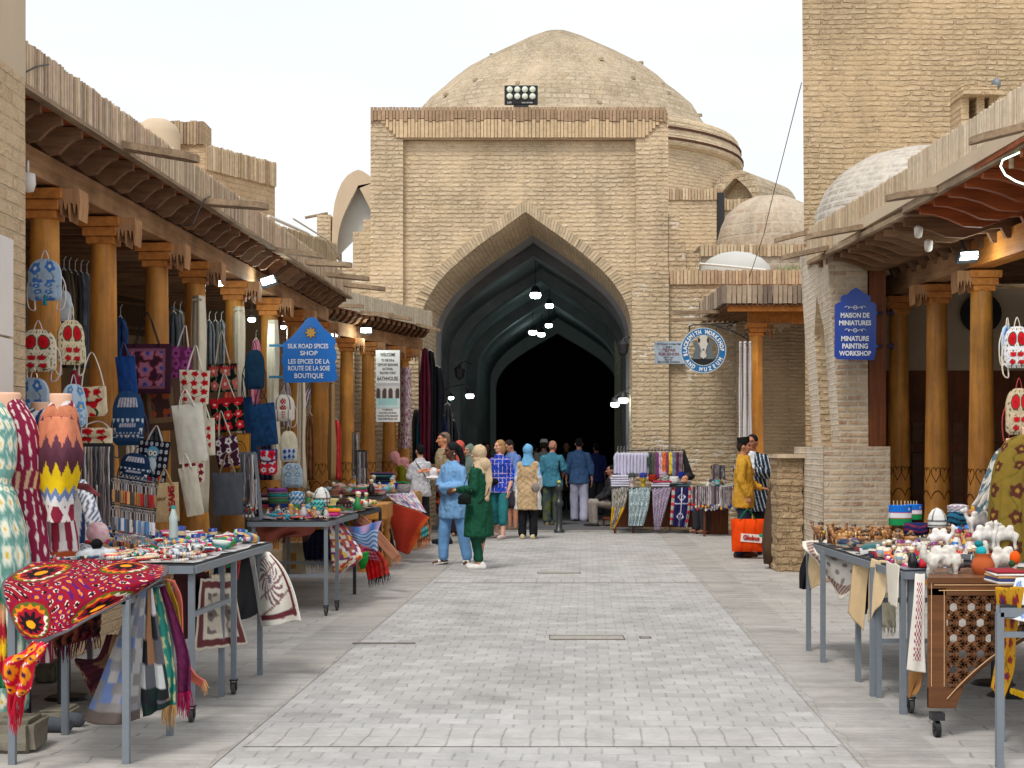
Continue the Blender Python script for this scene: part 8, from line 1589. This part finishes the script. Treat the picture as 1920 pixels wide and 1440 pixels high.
def person(lab, px, Y, h, yaw=0, head=0, nod=0, pose=None, skin=(224, 172, 140), hair=(60, 44, 34), hs='short', top=None, bot=None, shoes=None, vox=.0085, fem=False, wide=1.0, hat_=None, group=None, back=0, acc=(), z0=0):
    k = h/1.7; x = (px-960)/F*Y; t = thing('person', lab, 'person', (x, Y, z0), R(yaw), group); D = dict(hL=(.085, 0, .90), hR=(-.085, 0, .90), kL=(.10, -.01, .49), kR=(-.10, -.01, .49), aL=(.10, .02, .085), aR=(-.10, .02, .085), sL=(.165 if not fem else .142, .01, 1.362), sR=(-.165 if not fem else -.142, .01, 1.362), eL=(.215, .03, 1.11), eR=(-.215, .03, 1.11), wL=(.225, -.03, .87), wR=(-.225, -.03, .87), dL=(0, -.1, -1), dR=(0, -.1, -1), nL=(1, 0, 0), nR=(-1, 0, 0), fL=(.12, -1), fR=(-.12, -1), lean=0, cL=.5, cR=.5)
    D.update(pose or {}); V = {a: Vector(b)*k for a, b in D.items() if a[0] in 'hkasew' and len(a) == 2}
    Hm = Matrix.Translation((0, D['lean']*-.0, 0)) @ Matrix.Translation(Vector((0, .01, 1.47))*k) @ Matrix.Rotation(R(head), 4, 'Z') @ Matrix.Rotation(R(nod), 4, 'X') @ Matrix.Translation(Vector((0, -.01, -1.47))*k)
    Hr = Hm.to_3x3().to_4x4(); lx_ = D['lean']
    Lm = Matrix.Translation((0, 0, .95*k)) @ Matrix.Rotation(R(lx_), 4, 'X') @ Matrix.Translation((0, 0, -.95*k)) if lx_ else None
    def H(*p): return Hm @ (Vector(p)*k)
    def hell(c, r): return ('e', H(*c), tuple(q*k for q in r), Hr)
    def lean(shs):
        if not Lm: return shs
        out = []
        for s in shs:
            if s[0] == 'c': out.append(('c', [Lm @ Vector(p) if Vector(p).z > .9*k else Vector(p) for p in s[1]], *s[2:]))
            elif s[0] == 'e': out.append(('e', Lm @ Vector(s[1]) if s[1][2] > .9*k else s[1], *s[2:]))
            else: out.append(('l', [((Lm @ Vector((a[0], a[1], a[2]))).x, (Lm @ Vector((a[0], a[1], a[2]))).y, (Lm @ Vector((a[0], a[1], a[2]))).z, a[3], a[4]) if a[2] > .9*k else a for a in s[1]]))
        return out
    sw, hw_ = (.165, .165) if not fem else (.148, .172); sw *= wide; hw_ *= wide
    def torso(g, z0=.84, z1=1.47, fl=0): return [(0, 0, z*k, (rx_+g)*k, (ry_+g)*k) for z, rx_, ry_ in ((.84, hw_*.92, .10), (.95, hw_, .115*wide), (1.08, hw_*.83, .095*wide), (1.22, sw*.9, .108*wide), (1.32, sw*.93, .10), (1.39, sw*.70, .082), (1.435, sw*.42, .068), (1.465, .06, .058)) if z0 <= z <= z1]
    sk = S(*skin); b = [('l', torso(0))]
    b += [('c', [Vector((0, .012, 1.42))*k, H(0, 0, 1.54)], [.056*k, .052*k]), hell((0, .002, 1.612), (.073, .092, .098)), hell((0, -.032, 1.555), (.054, .058, .055)), hell((0, -.062, 1.525), (.026, .026, .022)), ('c', [H(0, -.088, 1.615), H(0, -.112, 1.575)], [.009*k, .014*k]), hell((0, -.075, 1.64), (.05, .02, .014))]
    for s in (-1, 1): b += [hell((s*.075, .008, 1.595), (.011, .02, .03)), hell((s*.035, -.072, 1.585), (.022, .02, .02))]
    for s, c in ((1, 'L'), (-1, 'R')):
        b += [('c', [V['h'+c], V['k'+c]], [.082*k, .056*k]), ('c', [V['k'+c], V['k'+c].lerp(V['a'+c], .35)+Vector((0, .02, 0)), V['a'+c]], [.055*k, .054*k, .036*k]), ('c', [V['s'+c], V['e'+c]], [.05*k, .038*k]), ('c', [V['e'+c], V['e'+c].lerp(V['w'+c], .35), V['w'+c]], [.037*k, .036*k, .024*k])]
        f = Vector((*D['f'+c], 0)).normalized(); a = V['a'+c]; g = Vector((a.x, a.y, a.z-.045*k)); b += [('c', [g-f*.05*k, g+f*.06*k, g+f*.14*k+Vector((0, 0, -.008))], [.034*k, .034*k, .026*k])]
        hand(b, V['w'+c], D['d'+c], D['n'+c], -1 if c == 'L' else 1, k, D['c'+c])
    Hi = Hm.inverted(); Lb = Lm.inverted() if Lm else None
    def face(v):
        p = Hi @ (Lb @ Vector(v) if Lb else Vector(v)); p = p/k
        if p.y < -.045 and 1.5 < p.z < 1.66:
            ax_ = abs(p.x)
            if abs(ax_-.031) < .014 and abs(p.z-1.605) < .0065: return S(40, 28, 26)
            if abs(ax_-.033) < .018 and abs(p.z-1.626) < .005: return sc3(S(*hair), .8)
            if ax_ < .022 and abs(p.z-1.543) < .006: return mixc(sk, S(150, 50, 50), .55)
            if ax_ < .05 and abs(p.z-1.58) < .02: return mixc(sk, S(200, 90, 70), .15)
        return sk
    blob('body', lean(b), vox, face, 'skinmat', t, 2)
    def arm(c, L, r0, r1, r2=None):         # sleeve down to L: 1 shoulder-elbow, 2 wrist
        s_, e, w = V['s'+c], V['e'+c], V['w'+c]
        if L <= 1: return [('c', [s_, s_.lerp(e, L)], [r0*k, r1*k])]
        return [('c', [s_, e], [r0*k, (r0+r1)/2*k]), ('c', [e, e.lerp(w, L-1)], [(r0+r1)/2*k, (r2 or r1)*k])]
    if bot:
        c_, zb, r1, r2, kind = bot; g = []
        g.append(('l', [(0, 0, z*k, (rx_+.006)*k, (ry_+.004)*k) for z, rx_, ry_ in ((.80, hw_*.93, .10), (.86, hw_*.98, .11), (.95, hw_, .115), (1.04, hw_*.88, .10))]))
        if kind == 'skirt': g.append(('l', [(0, 0, z*k, rx_*k, ry_*k) for z, rx_, ry_ in ((zb, r2, r2*.8), ((zb+.9)/2, (r1+r2)/2, r1*.8), (.9, hw_, .12))]))
        else:
            for c in 'LR':
                a, kn, an = V['h'+c], V['k'+c], V['a'+c]
                if zb >= .45 and a.z > kn.z+.1: tt = (a.z-zb*k)/(a.z-kn.z); g.append(('c', [a, a.lerp(kn, tt)], [r1*k, r2*k]))
                else: tt = (kn.z-zb*k)/(kn.z-an.z+1e-6); g += [('c', [a, kn], [r1*k, (r1+r2)/2*k]), ('c', [kn, kn.lerp(an, tt)], [(r1+r2)/2*k, r2*k])]
        blob('trousers' if kind != 'skirt' else 'skirt', lean(g), .012, c_ if callable(c_) else S(*c_), 'sheen', t, 2, .009, 9)
    if top:
        c_, zh, fl, sl, r0, r1, nm = top; g = [('l', torso(.022, .9))]
        if zh < .9: g = [('l', [(0, 0, zh*k, (hw_*.98+.02+fl)*k, (.125*wide+fl*.8)*k), (0, 0, (zh+.9)/2*k, (hw_+.024+fl*.55)*k, (.13*wide+fl*.5)*k)]+torso(.024, .9))]
        for c in 'LR': g += arm(c, sl, r0*.9, r1)+[('c', [Vector((0, 0, 1.375))*k, V['s'+c]], [.07*k, r0*.88*k])]
        if nm in ('shirt', 'jacket'): g.append(('c', [Vector((-.045, -.05, 1.43))*k, Vector((-.055, .02, 1.465))*k, Vector((0, .065, 1.475))*k, Vector((.055, .02, 1.465))*k, Vector((.045, -.05, 1.43))*k], [.016*k]*5))
        blob(nm, lean(g), .0115, c_ if callable(c_) else S(*c_), 'sheen', t, 2, .02, 10)
    if hs == 'short': blob('hair', lean([hell((0, .016, 1.635), (.080, .090, .088)), hell((0, .05, 1.60), (.070, .055, .07))]), .01, S(*hair), 'paint', t, 2, .004, 40)
    elif hs == 'bob': blob('hair', lean([hell((0, .018, 1.635), (.086, .096, .092)), hell((.07, .02, 1.56), (.03, .05, .09)), hell((-.07, .02, 1.56), (.03, .05, .09)), hell((0, .06, 1.56), (.08, .05, .10))]), .01, S(*hair), 'paint', t, 2, .008, 25)
    elif hs == 'hijab':
        dr = back; g = [hell((0, .02, 1.625), (.093, .104, .108)), hell((0, .01, 1.53), (.082, .088, .06)), ('l', [(0, .01, 1.33*k, .16*k, .115*k), (0, .01, 1.42*k, .12*k, .10*k), (0, .015, 1.49*k, .085*k, .085*k), (0, .02, 1.54*k, .07*k, .07*k)])]
        if dr: g.append(('c', [Vector((0, .08, 1.45))*k, Vector((.02, .13, (1.45+dr)/2))*k, Vector((.04, .12, dr))*k], [.10*k, .085*k, .05*k], .45))
        blob('headscarf', lean(g), .009, S(*hair), 'sheen', t, 2, .009, 18)
    elif hs == 'turban': blob('headscarf', lean([hell((0, .03, 1.645), (.09, .10, .085)), hell((0, .11, 1.60), (.075, .06, .075)), ('c', [H(.02, .12, 1.57), H(.03, .14, 1.46), H(.03, .12, 1.34)], [.05*k, .045*k, .03*k])]), .01, S(*hair), 'sheen', t, 2, .006, 25)
    if hat_:
        kind, hc = hat_; mb = MB()
        if kind == 'square': prf = [(.088, 0), (.093, .075), (.09, .085), (.001, .088)]; zz, rx2 = 1.655, 1
        else: prf = [(.088, 0), (.09, .03), (.07, .075), (.001, .09)]; zz, rx2 = 1.655, 1
        mb.lathe([(a*k, c*k) for a, c in prf], (0, 0, 0), 24, colr=S(*hc), uvm=False); mm = (Lm or Matrix()) @ Hm @ Matrix.Translation((0, .005*k, zz*k)) @ Matrix.Rotation(R(-8), 4, 'X'); mb.v = [mm @ v for v in mb.v]
        if kind == 'peak': mb.v += []; mb.ell(mm @ Vector((0, -.10*k, .005)), (.06*k, .06*k, .008*k), 12, 5, colr=S(*hc))
        mb.build('cap', 'paint', t, local=True, smooth=True)
    if shoes:
        sc_, kind = shoes
        for c in 'LR':
            f = Vector((*D['f'+c], 0)).normalized(); a = V['a'+c]; g = Vector((a.x, a.y, a.z-.045*k)); 
            if kind == 'sandal': sh = [('c', [g-f*.06*k+Vector((0, 0, -.028*k)), g+f*.15*k+Vector((0, 0, -.03*k))], [.012*k, .012*k]), ('c', [g+f*.07*k+Vector((f.y, -f.x, 0))*.03*k+Vector((0, 0, .012)), g+f*.07*k-Vector((f.y, -f.x, 0))*.03*k+Vector((0, 0, .012))], [.022*k, .022*k]), ('c', [g-f*.06*k+Vector((f.y, -f.x, -.028))*.03*k, g+f*.15*k+Vector((f.y, -f.x, -.9))*.03*k], [.012*k]*2), ('c', [g-f*.06*k+Vector((-f.y, f.x, -.028))*.03*k, g+f*.15*k+Vector((-f.y, f.x, -.9))*.03*k], [.012*k]*2)]
            else: sh = [('c', [g-f*.055*k, g+f*.05*k, g+f*.15*k+Vector((0, 0, -.006*k))], [.045*k, .043*k, .036*k]), ('c', [g-f*.05*k, g-f*.04*k+Vector((0, 0, .035*k))], [.042*k, .04*k])]
            blob('shoe', sh, .008, S(*sc_), 'paint', t, 2)
    for fn in acc: fn(t, k, V, H)
    return t
def striper(c1, c2, n, ax_=0): return lambda v: S(*c2) if math.sin((v[ax_]+.25*v[2]*(1 if ax_ == 0 else 0))*n) > .72 else S(*c1)
def plaid(v): a = (v[0]*13+v[1]*5) % 1; b = (v[2]*12) % 1; return S(210, 190, 226) if a < .08 or b < .08 else (S(90, 30, 110) if a < .2 and b < .3 else (S(24, 54, 160) if (a > .5) != (b > .5) else S(36, 80, 200)))
def strap(c, pts, r=.009):
    def f(t, k, V, H): mb = MB(); p = [Vector(q)*k for q in pts]; mb.tube([crv(p, i/14) for i in range(15)], r, 6, colr=S(*c), sy=.5); mb.build('strap', 'paint', t, local=True, smooth=True)
    return f
def purse_(c, at_, r, nm='belt_bag'):
    def f(t, k, V, H): blob(nm, [('e', Vector(at_)*k, tuple(q*k for q in r))], .01, S(*c), 'paint', t, 2, .004, 30)
    return f
def shades(t, k, V, H): mb = MB(); mb.tube([H(-.085, .0, 1.66), H(-.06, -.06, 1.69), H(0, -.075, 1.70), H(.06, -.06, 1.69), H(.085, .0, 1.66)], .008*k, 6, colr=S(30, 26, 28)); mb.build('sunglasses', 'gloss', t, local=True, smooth=True)
def earring(t, k, V, H): mb = MB(); [mb.ell(H(s*.084, .01, 1.565), (.009,)*3, 8, 5, colr=S(230, 230, 230)) for s in (-1, 1)]; mb.build('earrings', 'gloss', t, local=True)
CROSS = dict(eL=(.23, -.02, 1.12), wL=(-.02, -.22, 1.09), dL=(-1, .1, .05), nL=(0, -1, 0), eR=(-.23, -.02, 1.12), wR=(.03, -.19, 1.05), dR=(1, .1, .02), nR=(0, -1, 0))
person('woman in light blue tunic and trousers with folded arms and black head wrap', 849, 21.2, 1.66, -38, -30, 8, dict(CROSS, aR=(-.16, -.02, .085), kR=(-.13, -.03, .49), aL=(.17, .12, .085), kL=(.14, .05, .49), fR=(-.5, -1), fL=(.4, -1)), (98, 62, 48), (22, 22, 26), 'turban', ((122, 170, 218), .66, .03, 1.92, .062, .068, 'tunic'), ((112, 162, 214), .13, .095, .075, 'p'), ((226, 222, 214), 'sandal'), .007, True, acc=(earring,))
person('woman in dark green coat and trousers with beige headscarf and white sneakers', 898, 20.5, 1.62, -112, 0, 4, dict(eL=(.22, -.0, 1.12), wL=(.14, -.24, 1.10), dL=(-.6, -.8, .1), nL=(0, 0, 1), eR=(-.22, 0, 1.12), wR=(-.16, -.24, 1.06), dR=(.5, -.8, .1), nR=(0, 0, 1), aL=(.09, .05, .085), aR=(-.10, -.07, .085)), (216, 166, 136), (202, 178, 146), 'hijab', ((18, 76, 54), .46, .075, 1.95, .066, .05, 'coat'), ((22, 80, 60), .15, .10, .06, 'p'), ((232, 230, 226), 'shoe'), .007, True, 1.12, back=.98, acc=(strap((24, 26, 28), [(-.12, .10, 1.42), (.0, -.02, 1.47), (.12, -.13, 1.28), (.22, -.16, 1.0), (.22, .0, .86), (.1, .17, 1.05), (-.05, .16, 1.3), (-.12, .10, 1.42)]),))
mb = MB(); q = P(871, 946, 20.2); bm_ = blob('handbag', [('e', (0, 0, .07), (.09, .045, .07)), ('c', [(-.06, 0, .02), (.06, 0, .02)], [.03, .03])], .008, S(22, 30, 28), 'paint', None, 2); bm_.location = q; tag(bm_, 'small round black handbag held by the woman in the green coat', 'handbag')
person('man in khaki shirt and patterned shorts with sunglasses pushed up on his head', 832, 26.0, 1.86, -72, 0, 0, dict(eL=(.22, .0, 1.12), wL=(.1, -.27, 1.12), dL=(-.6, -.8, 0), nL=(0, 0, 1), eR=(-.22, 0, 1.12), wR=(-.1, -.27, 1.14), dR=(.5, -.8, 0), nR=(0, 0, 1)), (206, 140, 108), (120, 100, 86), 'short', ((150, 134, 106), .82, .02, .8, .075, .07, 'shirt'), (lambda v: S(196, 80, 36) if noise.noise(Vector(v)*22) > .12 else S(40, 26, 30), .52, .10, .09, 'p'), ((36, 38, 42), 'shoe'), .0085, acc=(shades,))
hb = blob('straw_hat', [('e', (0, 0, .02), (.13, .12, .03)), ('e', (0, 0, .1), (.07, .07, .09))], .01, S(222, 216, 220), 'sheen', None, 2, .01, 20); hb.location = P(813, 900, 25.6); tag(hb, 'white crumpled cloth held by the man in the khaki shirt', 'cloth'); hb.name = 'white_cloth'
person('woman with black cap of hair in white T-shirt with cross body strap seen from behind', 788, 26.8, 1.66, -150, 0, 6, dict(eL=(.2, -.05, 1.12), wL=(.15, -.2, 1.0), eR=(-.2, -.05, 1.12), wR=(-.15, -.2, 1.0)), (206, 160, 130), (24, 22, 26), 'short', ((206, 206, 214), .8, .02, .9, .06, .065, 'shirt'), ((40, 40, 44), .1, .09, .07, 'p'), None, .01, True, acc=(strap((30, 30, 30), [(.14, .09, 1.42), (.0, .14, 1.2), (-.16, .12, .98), (-.2, 0, .9)], .012),))
person('woman with pink headscarf in olive green robe bending over the far left stall', 774, 27.4, 1.62, -95, 0, 18, dict(lean=28, eL=(.2, -.1, 1.1), wL=(.15, -.3, .98), eR=(-.2, -.1, 1.1), wR=(-.15, -.3, .98)), (206, 160, 130), (214, 150, 150), 'hijab', ((124, 122, 24), .5, .06, 1.9, .07, .06, 'robe'), ((90, 90, 30), .1, .1, .08, 'p'), None, .011, True, 1.1, back=1.1)
person('woman with coral headscarf half hidden behind the light blue dressed woman', 862, 28.4, 1.73, 160, 0, 0, {}, (206, 160, 130), (206, 96, 80), 'hijab', ((120, 40, 50), .5, .05, 1.9, .06, .05, 'robe'), ((60, 40, 50), .1, .1, .08, 'p'), None, .011, True)
person('woman in grey green headscarf looking left between the two chatting women', 880, 27.2, 1.66, -30, -15, 0, {}, (190, 140, 110), (108, 126, 116), 'hijab', ((96, 112, 104), .5, .05, 1.9, .06, .05, 'robe'), ((50, 50, 56), .1, .1, .08, 'p'), ((40, 40, 40), 'shoe'), .0085, True)
person('woman with light brown bobbed hair in blue plaid shirt and teal cropped trousers', 937, 27.6, 1.74, -32, -18, 0, dict(eR=(-.22, .02, 1.12), wR=(-.2, -.12, .95), eL=(.24, .06, 1.12), wL=(.22, -.06, .86), aR=(-.14, .12, .10), kR=(-.12, .02, .5), aL=(.15, -.14, .085), kL=(.13, -.1, .5)), (226, 172, 146), (166, 126, 86), 'bob', (plaid, .80, .03, 1.35, .064, .056, 'shirt'), ((40, 116, 122), .30, .095, .075, 'p'), ((206, 186, 184), 'shoe'), .0085, True, acc=(purse_((26, 26, 32), (-.04, -.15, 1.0), (.11, .05, .06)),))
person('man in light blue shirt looking down behind the plaid shirt woman', 960, 30.2, 1.78, -60, 0, 28, dict(eL=(.22, -.05, 1.12), wL=(.12, -.26, 1.1), eR=(-.22, -.05, 1.12), wR=(-.12, -.26, 1.08)), (206, 146, 116), (40, 34, 34), 'short', ((100, 130, 190), .82, .02, .9, .072, .07, 'shirt'), ((60, 56, 64), .5, .10, .09, 'p'), ((110, 96, 84), 'shoe'), .01)
def quilt(v): return S(150, 124, 92) if abs(((v[2]*9+abs(v[0])*9) % 1)-.5) > .44 else S(196, 168, 130)
person('woman in tan quilted sleeveless coat and sky blue headscarf seen from behind', 990, 27.5, 1.66, 172, 12, 0, dict(eL=(.21, .02, 1.12), wL=(.25, -.06, .88), eR=(-.21, .02, 1.12), wR=(-.2, -.1, .95)), (216, 166, 136), (112, 176, 222), 'hijab', (lambda v: quilt(v) if abs(v[0]) < .185 else (S(140, 190, 232) if v[2] > 1.12 else S(222, 226, 230)), .54, .05, 1.92, .062, .054, 'coat'), ((24, 24, 30), .1, .09, .075, 'p'), ((206, 190, 150), 'shoe'), .0085, True, 1.08)
hb = blob('shoulder_bag', [('e', (0, 0, .07), (.075, .05, .085))], .009, S(140, 130, 124), 'paint', None, 2, .01, 30); hb.location = P(1004, 924, 27.2); tag(hb, 'small grey puffy bag hanging beside the woman in the quilted coat', 'handbag')
person('man in teal shirt and camouflage trousers with black shoulder bag seen from behind', 1035, 32.0, 1.76, 175, -20, 16, dict(eR=(-.24, .02, 1.14), wR=(-.2, -.1, .98)), (206, 136, 116), (176, 130, 110), 'short', ((64, 126, 150), .80, .03, .95, .078, .07, 'shirt'), (lambda v: S(90, 96, 60) if noise.noise(Vector(v)*9) > 0 else S(70, 84, 84), .13, .10, .085, 'p'), ((120, 110, 80), 'shoe'), .01, wide=1.1, acc=(strap((16, 16, 20), [(-.14, .0, 1.45), (-.15, .12, 1.2), (-.2, .08, .95)], .018),))
person('tall man in denim blue shirt and pale lavender trousers walking into the arch', 1086, 33.7, 1.83, 178, 5, 10, dict(kR=(-.1, .06, .5), aR=(-.09, .2, .14), fR=(0, -.7), kL=(.1, -.03, .5), aL=(.09, -.02, .085), eL=(.24, .03, 1.12), wL=(.26, -.06, .88), eR=(-.24, .03, 1.12), wR=(-.26, .0, .87)), (206, 150, 120), (36, 30, 32), 'short', ((70, 104, 150), .80, .025, 1.45, .075, .06, 'shirt'), ((190, 190, 214), .10, .10, .085, 'p'), ((30, 30, 34), 'shoe'), .009)
D_ = 'people in the shade of the passage'
person('man with white cap and grey shirt deep in the passage', 1020, 35.5, 1.8, 175, 0, 0, {}, (180, 130, 104), (60, 50, 46), 'short', ((150, 148, 146), .8, .02, .9, .075, .07, 'shirt'), ((50, 50, 56), .1, .1, .085, 'p'), ((40, 40, 40), 'shoe'), .012, hat_=('peak', (200, 196, 190)), group=D_)
person('figure in navy shirt standing at the right inside the passage', 1118, 37, 1.74, -160, 0, 0, {}, (170, 120, 96), (30, 26, 26), 'short', ((40, 50, 110), .8, .02, .9, .075, .07, 'shirt'), ((70, 70, 76), .1, .1, .085, 'p'), ((40, 40, 40), 'shoe'), .012, group=D_)
person('figure in dark coat walking in the middle of the passage', 1062, 40, 1.78, 0, 0, 0, {}, (170, 120, 96), (30, 26, 26), 'short', ((50, 44, 44), .5, .03, 1.9, .07, .05, 'coat'), ((40, 40, 46), .1, .1, .085, 'p'), ((30, 30, 30), 'shoe'), .012, group=D_)
person('figure with maroon top far left in the passage shade', 912, 36, 1.74, 20, 0, 0, {}, (180, 120, 96), (40, 26, 26), 'bob', ((90, 36, 44), .8, .02, 1.9, .07, .05, 'shirt'), ((40, 40, 46), .1, .1, .085, 'p'), ((30, 30, 30), 'shoe'), .012, True, group=D_)
person('dark clothed figure just left of the white capped man in the passage', 1002, 38, 1.72, 150, 0, 0, {}, (170, 120, 96), (26, 24, 24), 'short', ((36, 40, 40), .8, .02, 1.9, .07, .05, 'shirt'), ((40, 40, 46), .1, .1, .085, 'p'), ((30, 30, 30), 'shoe'), .012, group=D_)
SIT = dict(hL=(.085, 0, .90), hR=(-.085, 0, .90), kL=(.12, -.40, .93), kR=(-.12, -.40, .93), aL=(.12, -.38, .50), aR=(-.12, -.38, .50), fL=(.1, -1), fR=(-.1, -1))
t_ = person('person in pale grey trousers sitting low at the right edge of the arch', 1146, 31.6, 1.66, -80, 0, 0, dict(SIT, eL=(.2, -.1, 1.12), wL=(.15, -.3, 1.0), eR=(-.2, -.1, 1.12), wR=(-.15, -.3, 1.0)), (170, 120, 96), (26, 24, 24), 'short', ((40, 40, 44), .86, .02, 1.9, .07, .05, 'shirt'), ((150, 142, 134), .53, .1, .07, 'p'), ((40, 36, 36), 'shoe'), .011, z0=-.40)
mb = MB(); mb.box((2.05, 31.6, .2), (.4, .36, .04)); [mb.bar((2.05+a, 31.6+b_, 0), (2.05+a, 31.6+b_, .2), .03) for a in (-.17, .17) for b_ in (-.15, .15)]; o = mb.build('low_stool', 'doorwood'); tag(o, 'low wooden stool under the seated person at the arch edge', 'stool')
person('man in mustard yellow jacket and black square cap seen in profile holding a bag', 1394, 22.8, 1.73, 82, 0, 2, dict(eR=(-.22, .04, 1.13), wR=(-.21, -.06, .90), dR=(0, -.1, -1), nR=(-1, 0, 0), cR=1.1, eL=(.22, -.02, 1.13), wL=(.16, -.24, 1.0), dL=(-.2, -.9, -.1), nL=(0, 0, 1), aL=(.08, -.03, .085), aR=(-.1, .05, .085)), (186, 130, 100), (50, 40, 38), 'short', ((196, 146, 48), .72, .02, 1.95, .074, .05, 'jacket'), ((34, 42, 66), .09, .10, .085, 'p'), ((90, 54, 40), 'shoe'), .007, wide=1.08, hat_=('square', (24, 28, 24)))
person('man in navy and white striped robe over white shirt beside the mustard jacket man', 1411, 23.5, 1.80, -18, -15, 4, dict(eL=(.24, -.0, 1.14), wL=(.12, -.24, 1.18), dL=(-.9, -.3, .2), nL=(0, -1, 0), eR=(-.22, -.02, 1.13), wR=(-.05, -.24, 1.02), dR=(.9, -.3, 0), nR=(0, -1, 0)), (176, 116, 90), (34, 28, 28), 'short', (lambda v: S(220, 224, 230) if (abs(v[0]) < .045 and v[1] < 0 and v[2] > 1.2) else striper((24, 48, 74), (206, 214, 220), 118)(v), .62, .05, 1.95, .075, .07, 'robe'), ((28, 30, 38), .1, .095, .08, 'p'), ((40, 36, 36), 'shoe'), .0085, wide=1.05)
person('vendor in purple sweater and dark cap sitting behind the small jewellery table', 1343, 29.2, 1.66, -60, 20, 14, dict(SIT, eR=(-.34, -.12, 1.22), wR=(-.5, -.26, 1.16), dR=(-.8, -.6, -.1), nR=(0, 0, 1), eL=(.2, -.1, 1.12), wL=(.1, -.3, 1.0)), (150, 104, 80), (24, 26, 22), 'short', ((92, 72, 104), .86, .03, 1.95, .08, .055, 'sweater'), ((50, 50, 56), .53, .1, .08, 'p'), None, .01, wide=1.1, hat_=('round', (32, 34, 28)), z0=-.38)
mb = MB(); mb.box((3.86, 29.2, .25), (.4, .4, .5)); o = mb.build('wooden_box_seat', 'doorwood', bevel=.01); tag(o, 'wooden box the purple dressed vendor sits on', 'seat')
# orange shopping bag
bt_, m_b, w_, h_, d_ = bag('tote', 'large bright orange shopping bag with green handles held by the mustard jacket man', 1371, 1433, 973, 1034, 22.45, lambda u, v: S(236, 74, 10) if math.sin(u*19+v*3) < .8 else S(222, 62, 6), S(214, 60, 6), S(20, 120, 70), htop=955, depth=.16, name='shopping_bag', cat='shopping bag', group=None)
mb = MB(); mb.box(None, (w_*.64, .003, h_*.25), mat=m_b @ Matrix.Translation((w_*.08, -d_*.60, h_*.42)) @ Matrix.Rotation(R(4), 4, 'Y'), colr=S(236, 226, 220)); mb.build('label_patch', 'paint', bt_)
mb = MB(); text(mb, 'Globus', .092, m_b @ Matrix.Translation((w_*.07, -d_*.60-.008, h_*.365)) @ Matrix.Rotation(R(4), 4, 'Y'), S(176, 20, 16), .003, .004, sx=.9); mb.build('lettering', 'gloss', bt_)
mb = MB(); mb.ell(m_b @ Vector((w_*.38, -d_*.6, h_*.5)), (.04, .006, .025), 12, 6, colr=S(30, 150, 110)); mb.build('leaf_emblem', 'gloss', bt_)
